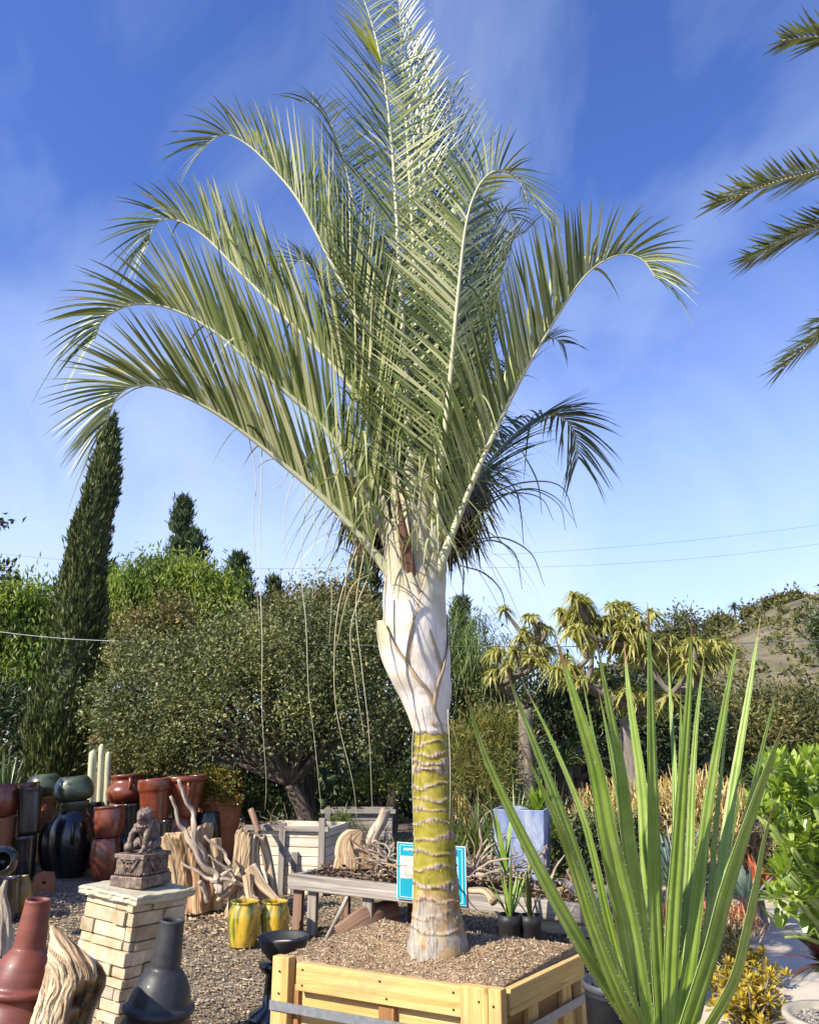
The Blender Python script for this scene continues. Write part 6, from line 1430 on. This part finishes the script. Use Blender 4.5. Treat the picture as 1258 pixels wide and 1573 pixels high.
# ------------------------------------------------------------------ driftwood, stumps
# split driftwood slab in front of the pillar
dw = P(96, 1640, 3.15) * A(1, 1, 0)
drift = thing("driftwood_slab", "split pale driftwood block with a pointed top, between the oxblood chiminea and the pillar", "driftwood", dw)
m = MB(); nv, nu = 150, 90
lx = [(1421, 80), (1440, 77), (1475, 73), (1520, 62), (1573, 45), (1660, 20), (1800, -10), (2000, -40)]; rx = [(1421, 84), (1436, 100), (1452, 121), (1470, 142), (1484, 158), (1498, 166), (1515, 164), (1545, 150), (1600, 132), (1700, 118), (2000, 110)]
V = np.concatenate([np.linspace(0, .62, 110), np.linspace(.62, 1, 41)[1:]]); U = np.linspace(-1, 1, nu); Y_ = 1421 + V * 500
xl, xr_ = np.interp(Y_, *zip(*lx)), np.interp(Y_, *zip(*rx))
UU, VV = np.meshgrid(U, V); q0 = np.stack([UU * (xr_ - xl)[:, None] * .012, VV * 5, 0 * UU], -1)
gx = UU * (xr_ - xl)[:, None] / 60 - VV * 1.6 + .30 * fn(q0, 1.6, 41) + .10 * fn(q0, 5, 42)                                      # grain leans with the left edge
fib = sum(w * np.abs(np.sin(gx * f + 1.6 * fn(q0, 1.5 + .4 * k_, k_) + k_)) ** p for k_, (f, w, p) in enumerate([(5, .013, .7), (11, .008, .5), (23, .006, .5), (47, .004, .6), (83, .002, .7)]))
edge_ = 1405 + 0 * UU; cav = sst(-.05, .55, (UU * .9 + VV * 2.4 - .62) + .55 * fn(q0, 2.0, 8) + .25 * fn(q0, 5, 9)) * sst(1.0, .72, np.abs(UU))
dep = 3.16 + .02 * VV - .085 * np.sqrt(np.clip(1 - UU ** 2, 0, 1)) * np.clip(VV * 9, .12, 1) - fib * np.clip(VV * 12, .2, 1) + cav * (.10 + 4.5 * fib)
jx = (np.abs(UU) > .98) * 3.0 * fn(q0, 9, 3)
fr_ = np.array([[P(xl[j] + (xr_[j] - xl[j]) * (U[i] + 1) / 2 + jx[j, i], Y_[j], dep[j, i]) for i in range(nu)] for j in range(nv)])
bk_ = np.array([[P(xl[j] + (xr_[j] - xl[j]) * (U[i] + 1) / 2 + jx[j, i], Y_[j], 3.17 + .02 * VV[j, i] + (.02 + .11 * math.sqrt(max(0, 1 - U[i] ** 2))) * min(1, .15 + VV[j, i] * 6)) for i in range(nu)] for j in range(nv)])
fr_[..., 2] = np.maximum(fr_[..., 2], -.03); bk_[..., 2] = np.maximum(bk_[..., 2], -.03)
both = np.concatenate([fr_, bk_[:, ::-1]], 1); kk = 2 * nu; gg = np.stack([gx * .10, 0 * gx, VV * 1.2], -1); gg = np.concatenate([gg, gg[:, ::-1] + A(3, 0, 0)], 1)
q = [(j * kk + i, (j + 1) * kk + i, (j + 1) * kk + (i + 1) % kk, j * kk + (i + 1) % kk) for j in range(nv - 1) for i in range(kk)] + [(i, i + 1, kk - 2 - i, kk - 1 - i) for i in range(nu - 1)]
m.add(both.reshape(-1, 3), q, None, gg.reshape(-1, 3)); m.build("wood", m_drift("split_driftwood", (0.05, 0.025, 0.012), (0.24, 0.15, 0.08), (0.52, 0.40, 0.25), (0.70, 0.59, 0.42), 20, 1.5, orange=(0.42, 0.20, 0.08)), drift)
gd = G(4, 1470); r = thing("driftwood_snag", "grey upright driftwood snag cut off by the left edge", "driftwood", gd)
m = MB(); tube(m, spline([gd - A(0, 0, .05), P(6, 1420, gd[1]), P(3, 1380, gd[1]), P(10, 1352, gd[1])], 30), np.interp(np.linspace(0, 1, 30), [0, .6, 1], [.085, .055, .012]), 30, ridge=lambda s, a: 1 + .2 * np.sin(4 * a + s * 9) + .1 * np.sin(9 * a)); m.build("wood", M_root, r)
def stump(label, pxs, d, radii, roots, seed, flat=1.0, cut=True, mat=M_stump):
    pts = spline([P(x, y, d) for x, y in pxs], 60); f = pts[0] * A(1, 1, 0); r = thing("tree_stump", label, "stump", f, "weathered stumps on the gravel"); s = mpp(pts[20]); m = MB()
    pts[:, 2] = np.maximum(pts[:, 2], -.05)
    rd = fis(int(seed * 10), 30, .26)
    tube(m, pts, np.interp(np.linspace(0, 1, 60), np.linspace(0, 1, len(radii)), np.array(radii) * s), 140, ridge=rd, flat=flat, tear=.055)
    for rt in roots:
        w0, w1, q = rt[0], rt[1], rt[2]; sp2 = spline([P(x, y, d + dd) for x, y, dd in q], 30); tube(m, sp2, np.linspace(w0, w1, 30) * s, 40, ridge=fis(int(w0 * 7), 14, .22))
    m.build("wood", mat, r); return r
stump("big golden-brown stump with a flaring torn top, left of the yellow vases", [(300, 1398), (300, 1360), (296, 1320), (292, 1290), (290, 1278)], 8.7, [46, 36, 30, 34, 44], [(9, 3, [(255, 1290, 0), (262, 1310, -.1), (270, 1350, -.15), (272, 1390, -.2)]), (10, 4, [(330, 1290, -.1), (336, 1340, -.2), (340, 1392, -.25)]), (8, 2, [(262, 1330, .05), (254, 1340, 0), (258, 1352, 0)])], 1.0)
stump("upright pale stump with flared roots, behind the yellow vases", [(388, 1400), (382, 1360), (378, 1320), (380, 1290), (382, 1280)], 8.6, [44, 30, 22, 21, 19], [(11, 3, [(385, 1335, -.1), (405, 1362, -.2), (434, 1390, -.3)]), (10, 3, [(372, 1340, -.1), (354, 1366, -.2), (334, 1384, -.3)]), (8, 3, [(380, 1345, -.2), (384, 1380, -.3), (392, 1398, -.4)]), (7, 5, [(402, 1285, 0), (412, 1320, .05), (424, 1385, 0)])], 2.2, mat=M_drift)
r = thing("driftwood_branch", "bleached antler-like branches standing up in front of the golden-brown stump", "driftwood", P(330, 1392, 8.2) * A(1, 1, 0)); m = MB()
z5 = lambda q: [(240 + x / 5.718, 1180 + y / 5.718) for x, y in q]
for q, w0, w1 in [(z5([(120, 250), (170, 400), (235, 560), (330, 720), (430, 880), (520, 960), (560, 1100)]), 2.6, 8), (z5([(205, 90), (250, 250), (310, 400), (330, 520), (350, 650), (420, 850)]), 3.2, 7), (z5([(210, 840), (330, 900), (450, 970), (550, 985)]), 2.2, 5),
                  (z5([(430, 590), (520, 680), (600, 760), (660, 850)]), 2.5, 4), (z5([(390, 520), (370, 540), (345, 570)]), 1, 2.2), (z5([(520, 800), (600, 880), (680, 980)]), 1.5, 4), (z5([(700, 850), (640, 900), (560, 960)]), 1.2, 4), (z5([(460, 760), (560, 850), (650, 960), (700, 1000)]), 1.2, 3), (z5([(380, 1000), (410, 1090), (440, 1190)]), 5, 4), (z5([(560, 980), (650, 990), (760, 1060), (900, 1150)]), 4, 3)]:
    pts = spline([P(x, y, 8.3) + A(0, .03 * i_ % .09, 0) for i_, (x, y) in enumerate(q)], 26); s = mpp(pts[0]); pts = pts + .012 * fn(pts, 16, 3)[:, None]
    tube(m, pts, np.linspace(w0, w1, 26) * s * .74, 14, ridge=lambda q_, a: 1 + .14 * np.sin(3 * a + q_ * 12) + .1 * np.sin(5 * a - q_ * 25))
m.build("wood", M_root, r)
m = MB(); rng = np.random.default_rng(181); N = 1500                                   # bark litter round the stumps
x_, y_ = rng.uniform(-1, 1, N), rng.uniform(0, 1, N); c0 = G(320, 1412); p = c0 + np.stack([x_ * .75 + rng.normal(0, .1, N), (y_ - .5) * 1.3, np.abs(rng.normal(.02, .015, N))], -1)
leaves(m, p, rng.normal(size=(N, 3)) * A(1, 1, .3), rng.uniform(.02, .07, N), rng.uniform(.012, .03, N), rng, .2)
kind(m.build("bark_litter", M_chip, smooth=False), 'stuff')
m = MB(); N = 900; x_, y_ = rng.uniform(-4.5, 1.5, N), rng.uniform(3.2, 10, N); p = np.stack([x_, y_, np.full(N, .035)], -1)
leaves(m, p, rng.normal(size=(N, 3)) * A(1, 1, .25), rng.uniform(.025, .085, N), rng.uniform(.006, .022, N), rng, .3)
kind(m.build("dry_leaf_litter", m_leaf("dry_litter", [(0, (.14, .08, .04)), (.6, (.34, .22, .11)), (1, (.5, .4, .24))], .8, 0), smooth=False), 'stuff')
# yellow-green vases
for lab, x, yt, yb, w in [("yellow and green glazed ribbed vase, left of the pair on the gravel", 373, 1384, 1452, 50), ("yellow glazed ribbed vase, right of the pair, against the timber table leg", 420, 1384, 1446, 46)]:
    g = G(x, yb); t_ = P(x, yt, g[1]); s = mpp(g); H = t_[2]; R = w * s / 2; r = thing("glazed_vase", lab, "vase", g, "yellow-green vases"); m = MB()
    pr = [(1e-3, 0), (.72, 0), (.78, .03), (.90, .2), (1.0, .52), (.98, .72), (.86, .88), (.78, .94), (.86, .98), (.90, 1.0), (.84, 1.01), (.76, .98), (.76, .90), (.85, .6), (1e-3, .58)]
    f = spline([(a * R, b * H, 0) for a, b in pr], 80)[:, :2]; f[:, 0] = np.maximum(f[:, 0], 1e-4)
    lathe(m, f, (0, 0, 0), 72, wob=lambda z, a: 1 + .035 * np.cos(6 * a + .6) * np.sin(np.clip(z / H, 0, 1) * math.pi)); m.build("body", M_vase, r, local=True)
# dark bowl on a pedestal
bd = 5.5; bt = P(436, 1439, bd); H = bt[2]; R = 39 * mpp(bt); r = thing("pedestal_bowl", "shallow charcoal bowl on a dark pedestal, left of the pine crate", "bowl", bt * A(1, 1, 0))
m = MB(); f = [(1e-3, H - .14), (.30 * R, H - .145), (.55 * R, H - .12), (.85 * R, H - .07), (1.0 * R, H - .005), (1.02 * R, H + .004), (.98 * R, H + .008), (.93 * R, H), (.85 * R, H - .035), (.5 * R, H - .045), (1e-3, H - .045)]
lathe(m, f, (0, 0, 0), 48); m.build("bowl", M_blackclay, r, local=True)
m = MB(); lathe(m, [(1e-3, 0), (.15, 0), (.15, .05), (.07, .09), (.055, H * .55), (.08, H - .2), (.10, H - .17), (.10, H - .145), (1e-3, H - .145)], (-.05, .02, 0), 24); m.build("pedestal", M_black, r, local=True)
m = MB(); lathe(m, [(1e-3, H - .047), (.5 * R, H - .043), (.84 * R, H - .038)], (0, 0, 0), 30); m.build("sandy_water", M_path, r, local=True)

# ------------------------------------------------------------------ weathered timber table with roots
TZ = .50
t0, t1 = G(446, 1341, TZ), G(893, 1388, TZ); tx = nrm(t1 - t0); TL = np.linalg.norm(t1 - t0); ty = A(-tx[1], tx[0], 0); ty = ty if ty[1] > 0 else -ty
tb = thing("timber_table", "long low table of weathered grey timber heaped with roots, behind the palm trunk", "table", (t0 + tx * TL / 2 + ty * .4) * A(1, 1, 0)); RT = np.stack([tx, ty, A(0, 0, 1)], 1)
TP = lambda u, w, z: t0 * A(1, 1, 0) + tx * u + ty * w + A(0, 0, z)
def tbox(name, c, s, mt=M_grey):
    m = MB(); box(m, TP(*c), s, RT); return m.build(name, mt, tb, smooth=False, bevel=.006)
tbox("rail", (TL / 2, .0, TZ - .065), (TL, .06, .13)); tbox("rail", (TL / 2, .85, TZ - .065), (TL, .06, .13)); tbox("rail", (.03, .425, TZ - .070), (.06, .79, .12)); tbox("rail", (TL - .03, .425, TZ - .070), (.06, .79, .12))
for k_ in range(6): tbox("deck_board", (TL / 2, .10 + .13 * k_, TZ - .075), (TL - .13, .12, .03))
for u in (.07, .235, TL * .30, TL - .09):
    tbox("leg", (u, .052, (TZ - .092) / 2), (.10, .045, TZ - .092), M_brownpost if u < .2 or u > TL * .5 else M_grey)
for u in (.07, TL * .30, TL - .09): tbox("leg", (u, .80, (TZ - .092) / 2), (.09, .045, TZ - .092), M_brownpost)
m = MB(); box(m, TP(TL * .30, .02, .035), (.24, .22, .07), RT); tag(m.build("concrete_block", M_concrete, bevel=.006, smooth=False), "grey concrete block at the foot of the timber table's middle leg", "block")
rng = np.random.default_rng(190)
def root_piece(name, label, c, L, n, r0, seed, mat=M_root, group=None, spread=1.0):
    rng = np.random.default_rng(seed); r = thing(name, label, "driftwood", c, group); m = MB()
    for i in range(n):
        d = nrm(rng.normal(size=3) * A(1, .7, .45 * spread)); pts = [np.asarray(c, float) + A(0, 0, .03)]
        for k_ in range(6): d = nrm(d + rng.normal(size=3) * .55); q = pts[-1] + d * L / 6; q[2] = max(q[2], c[2] + .012); pts.append(q)
        tube(m, spline(pts, 24), np.linspace(r0, r0 * .25, 24) * rng.uniform(.5, 1.1), 7, ridge=lambda s, a: 1 + .2 * np.sin(3 * a + s * 40))
    m.build("wood", mat, r)
heap = "twisted bleached root in the heap on the timber table"
for k_, u in enumerate(np.linspace(.40, TL - .35, 13)):
    root_piece("root_piece", heap, TP(u, .52 + .13 * math.sin(k_ * 2.1), TZ - .055), .46, 10, .020, 300 + k_, M_root if k_ % 3 else M_stump, heap + "s")
m = MB(); N = 2600; u_, w_ = rng.uniform(.1, TL - .1, N), rng.uniform(.1, .78, N); p = TP(0, 0, TZ - .05) + tx * u_[:, None] + ty * w_[:, None] + A(0, 0, 1) * np.abs(rng.normal(0, .05, N))[:, None] * np.sin(w_ * 3.5)[:, None]
leaves(m, p, rng.normal(size=(N, 3)) * A(1, 1, .4), rng.uniform(.03, .10, N), rng.uniform(.01, .03, N), rng, .3)
kind(m.build("bark_scraps", m_noise("dark_bark_scraps", [(.3, (.05, .03, .02)), (.7, (.22, .14, .09))], 9, rough=.9, isl=.6), smooth=False), 'stuff')
root_piece("root_tangle", "tangle of thin pale roots on the table, right of the palm trunk", P(728, 1345, t1[1] + .55), .62, 34, .013, 330, M_root, spread=1.6)
root_piece("root_tangle", "tangle of thin pale roots on the table, left of the blue sign", P(596, 1325, t1[1] + 1.0), .42, 20, .013, 331, M_root, spread=1.8)
def bough(label, pts, r0, r1, mat=M_root, name="driftwood_branch"):
    q = spline(pts, 30); rt = thing(name, label, "driftwood", q[0] * A(1, 1, 0)); m = MB(); tube(m, q, np.linspace(r0, r1, 30), 12, ridge=lambda s, a: 1 + .1 * np.sin(3 * a + s * 15)); m.build("wood", mat, rt)
e_ = t1[1] - .12
bough("short sawn branch resting over the table's front rail, right of the blue sign", [P(722, 1368, e_ + .3), P(745, 1370, e_ + .12), P(758, 1384, e_ - .05)], .022, .034, M_drift)
bough("bleached forked root at the right end of the timber table", [P(905, 1375, e_ - .1), P(880, 1365, e_), P(868, 1352, e_ + .1)], .045, .02)
bough("grey gnarled root standing upright behind the timber table", [P(566, 1330, 8.3), P(572, 1290, 8.3), P(586, 1262, 8.3), P(592, 1243, 8.3)], .07, .05)
tsx = P(547, 1330, 8.1); r = thing("wood_slab", "pointed flat brown wood slab standing on the timber table", "driftwood", tsx); m = MB()
tube(m, spline([P(546, 1334, 8.1), P(546, 1315, 8.1), P(543, 1295, 8.1), P(556, 1277, 8.1)], 40), np.interp(np.linspace(0, 1, 40), [0, .5, .8, 1], [.20, .18, .11, .02]), 50, ridge=lambda s, a: 1 + .06 * np.sin(6 * a + s * 5) + .04 * np.sin(15 * a), flat=.35); m.build("wood", M_stump, r)
bough("slim pole leaning under the table between its legs", [G(502, 1442), P(526, 1395, 7.5), P(540, 1364, 7.6)], .02, .018, M_grey, "leaning_pole")
bs = G(560, 1452); r = thing("bark_slab", "curled brown bark slab lying between the bowl and the pine crate", "bark", bs); m = MB()
tube(m, [bs + A(-.22, .0, .06), bs + A(0, .06, .17), bs + A(.28, .18, .24)], [.10, .13, .10], 30, ridge=lambda s, a: 1 + .05 * np.sin(15 * a), flat=.5); m.build("bark", M_brownpost, r)
# blue sign on the table's front
sc0 = P(611, 1342, 6.0); S0 = t0 * A(1, 1, 0); 
ua = float((P(611, 1340, t0[1] - .0) - S0) @ tx)
def u_at(px):                       # place along the table front seen at pixel column px
    lo, hi = 0., TL
    for _ in range(40):
        mid = (lo + hi) / 2; q = TP(mid, -.04, TZ); xx = CX + FPX * q[0] / (q[1] * math.cos(PITCH) + (q[2] - EYE) * math.sin(PITCH))
        lo, hi = (mid, hi) if xx < px else (lo, mid)
    return lo
ul, ur = u_at(611), u_at(717); qm = TP((ul + ur) / 2, -.05, TZ); ztop, zbot = P(664, 1297, qm[1])[2], P(664, 1386, qm[1])[2]
sg = thing("garden_sign", "turquoise information sign with a white border, half hidden behind the palm trunk", "sign", TP((ul + ur) / 2, -.05, zbot))
SW, SH = ur - ul, ztop - zbot
def spanel(name, u0, u1, v0, v1, off, mt, thick=.006):
    m = MB(); box(m, TP(ul + SW * (u0 + u1) / 2, -.045 - off, zbot + SH * (v0 + v1) / 2), (SW * (u1 - u0), thick, SH * (v1 - v0)), RT); return m.build(name, mt, sg, smooth=False)
spanel("sign_board", 0, 1, 0, 1, 0, M_white, .012)
fld = spanel("sign_face", .008, .992, .008, .992, .0065, M_teal, .003)
for nm, b in (("border_line", (.045, .955, .949, .955)), ("border_line", (.045, .955, .039, .045)), ("border_line", (.045, .050, .05, .94)), ("border_line", (.950, .955, .05, .94))): spanel(nm, *b, .0095, M_white, .002)
spanel("picture_panel", .06, .66, .37, .76, .0095, M_pcream, .002); spanel("picture_tint", .165, .66, .375, .755, .0117, M_pink, .002)
spanel("notice_patch", .235, .60, .035, .26, .0095, M_white, .002)
spanel("picture_panel", .86, .90, .32, .82, .0095, m_noise("pale_teal", [(.3, (.10, .50, .58)), (.7, (.35, .66, .70))], 30, rough=.5, bump=0), .002)
spanel("title_bar", .10, .60, .86, .905, .0095, m_noise("faded_title", [(.42, (.05, .40, .50)), (.55, (.45, .68, .74))], 60, rough=.5, bump=0), .002)
m = MB()
for pl in [[(.13, .42), (.145, .5), (.135, .56)], [(.145, .5), (.17, .47), (.165, .43)], [(.135, .56), (.12, .60), (.14, .63)], [(.135, .56), (.155, .61), (.15, .64)], [(.12, .41), (.15, .40), (.18, .44)]]:
    tube(m, [TP(ul + SW * a, -.0575, zbot + SH * b) for a, b in pl], .002, 5)
m.build("plant_drawing", M_ink, sg)
# pale board planters behind the table
def board_planter(label, p0, p1, z1, dep, nb, mat, seed, group="board planters behind the table", posts=()):
    p0, p1 = np.asarray(p0, float) * A(1, 1, 0), np.asarray(p1, float) * A(1, 1, 0); x_ = nrm(p1 - p0); L = np.linalg.norm(p1 - p0); y_ = A(-x_[1], x_[0], 0); y_ = y_ if y_[1] > 0 else -y_; R = np.stack([x_, y_, A(0, 0, 1)], 1)
    r = thing("board_planter", label, "planter", p0 + x_ * L / 2, group); h = z1 / nb; Q = lambda u, w, z: p0 + x_ * u + y_ * w + A(0, 0, z)
    for nm, c, s_ in [("front_wall", (L / 2, 0), (L, .03)), ("rear_wall", (L / 2, dep), (L, .03)), ("end_wall", (.015, dep / 2), (.03, dep - .03)), ("end_wall", (L - .015, dep / 2), (.03, dep - .03))]:
        m = MB()
        for k_ in range(nb): box(m, Q(c[0], c[1] + (RNG.uniform(-.004, .004)), h * (k_ + .5)), (s_[0], s_[1], h - .007), R)
        m.build(nm, mat, r, smooth=False, bevel=.004)
    m = MB(); box(m, Q(L / 2, dep / 2, z1 / 2 - .05), (L - .08, dep - .08, z1 - .02), R); m.build("soil", M_mulch, r, smooth=False)
    for u, hh in posts:
        m = MB(); box(m, Q(u, -.04, hh / 2), (.075, .05, hh), R); m.build("post", M_grey, r, smooth=False, bevel=.006)
    m = MB(); box(m, Q(L / 2, -.0395, z1 + .0), (L + .1, .049, .055), R); m.build("top_rail", M_grey, r, smooth=False, bevel=.005)
    return Q, L
g0, g1 = P(380, 1370, 9.9), P(498, 1374, 9.7); zt = P(440, 1272, 9.8)[2]
board_planter("pale horizontal-board planter with grey posts, left of the forked tree trunk", g0, g1, zt, .9, 7, M_pale, 1, posts=((.42, zt + .06), (.58, zt - .25), (.90, zt + .12)))
board_planter("greyer board planter further back, between the forked tree and the palm trunk", P(500, 1330, 11.6), P(602, 1330, 11.6), P(550, 1246, 11.6)[2], .8, 6, M_grey, 2, posts=((.02, P(500, 1240, 11.6)[2]), (.16, P(510, 1243, 11.6)[2])))
board_planter("low white-board planter under the right end of the timber table", P(800, 1425, 8.0), P(905, 1428, 7.7), P(850, 1398, 7.8)[2], .6, 2, M_pale, 3)
bough("dark pole leaning against the pale board planter", [G(426, 1398), P(412, 1330, 9.2), P(392, 1262, 9.6), P(386, 1244, 9.7)], .045, .035, M_brownpost, "leaning_pole")
root_piece("dried_vine", "tangle of dry brown vines along the pale planter's top", A(*P(425, 1268, 9.9)), .4, 12, .006, 340, M_stump, spread=.6)
# chalky blue planter
bz1, bd_ = P(800, 1243, 8.3)[2], 8.3; b0, b1 = P(757, 1300, bd_), P(838, 1300, 8.15)
x_ = nrm((b1 - b0) * A(1, 1, 0)); y_ = A(-x_[1], x_[0], 0); L = np.linalg.norm((b1 - b0)[:2]); o0 = b0 * A(1, 1, 0); r = thing("blue_planter", "tall square chalky blue-painted planter behind the timber table", "planter", o0 + x_ * L / 2)
m = MB(); tp4 = [o0 + x_ * u + y_ * w for u, w in ((0, 0), (L, 0), (L, L), (0, L))]; cn = o0 + x_ * L / 2 + y_ * L / 2
lo = [cn + (q - cn) * .80 for q in tp4]; up = [q + A(0, 0, bz1) for q in tp4]; inn = [cn + (q - cn) * .90 + A(0, 0, bz1) for q in tp4]; inl = [cn + (q - cn) * .88 + A(0, 0, bz1 - .06) for q in tp4]
m.add(np.array(lo + up + inn + inl), [(i, (i + 1) % 4, 4 + (i + 1) % 4, 4 + i) for i in range(4)] + [(4 + i, 4 + (i + 1) % 4, 8 + (i + 1) % 4, 8 + i) for i in range(4)] + [(8 + i, 8 + (i + 1) % 4, 12 + (i + 1) % 4, 12 + i) for i in range(4)] + [(3, 2, 1, 0)])
m.build("planter_wall", M_blue, r, smooth=False, bevel=.008); m = MB(); m.add(np.array(inl), [(0, 1, 2, 3)]); m.build("soil", M_mulch, r, smooth=False)
# two black nursery pots with young plants
for lab, x, yt, yb, w, gx in [("small black nursery pot with a young green-leaved plant, left of its neighbour", 783, 1404, 1442, 38, 1), ("small black nursery pot in the shade, right of its neighbour", 814, 1405, 1441, 34, 0)]:
    d = 6.35; t_ = P(x, yt, d); rr_ = w * mpp(t_) / 2; r = thing("small_nursery_pot", lab, "pot", t_ * A(1, 1, 0), "small nursery pots"); H = t_[2]
    m = MB(); lathe(m, [(1e-3, 0), (.78 * rr_, 0), (.92 * rr_, H * .84), (1.0 * rr_, H * .86), (1.0 * rr_, H), (.93 * rr_, H), (.9 * rr_, H * .9), (1e-3, H * .9)], (0, 0, 0), 32); m.build("pot", M_plastic, r, local=True)
    m = MB(); lathe(m, [(1e-3, H * .94), (.88 * rr_, H * .905)], (0, 0, 0), 20); m.build("soil", M_mulch, r, local=True)
    clump("young_plant", "young green strappy plant in the left small nursery pot" if gx else "thin-leaved young plant in the shaded right small nursery pot", "plant", (t_[0], d, H * .9), 9 if gx else 6, .55, .035, M_spear if gx else M_dkgreen, 350 + gx, (.9, 1.45), (0, .15), "young plants in nursery pots", .02)
# slim young spear plant on the table in front of the blue planter
yp = P(776, 1342, 6.9); r = thing("young_spear_plant", "young spear-leaved plant with few long leaves, in front of the blue planter", "plant", yp); m = MB()
tips = [(742, 1188, 7), (700, 1195, 7), (760, 1240, 6.8), (788, 1235, 7), (728, 1215, 7)]
v = np.stack([P(*t_) - yp for t_ in tips]); strips(m, np.repeat([yp], 5, 0), v, np.linalg.norm(v, axis=1), .055, .0, 6, .4, None, .03, .8, .2); m.build("leaf_cluster", M_spear, r)
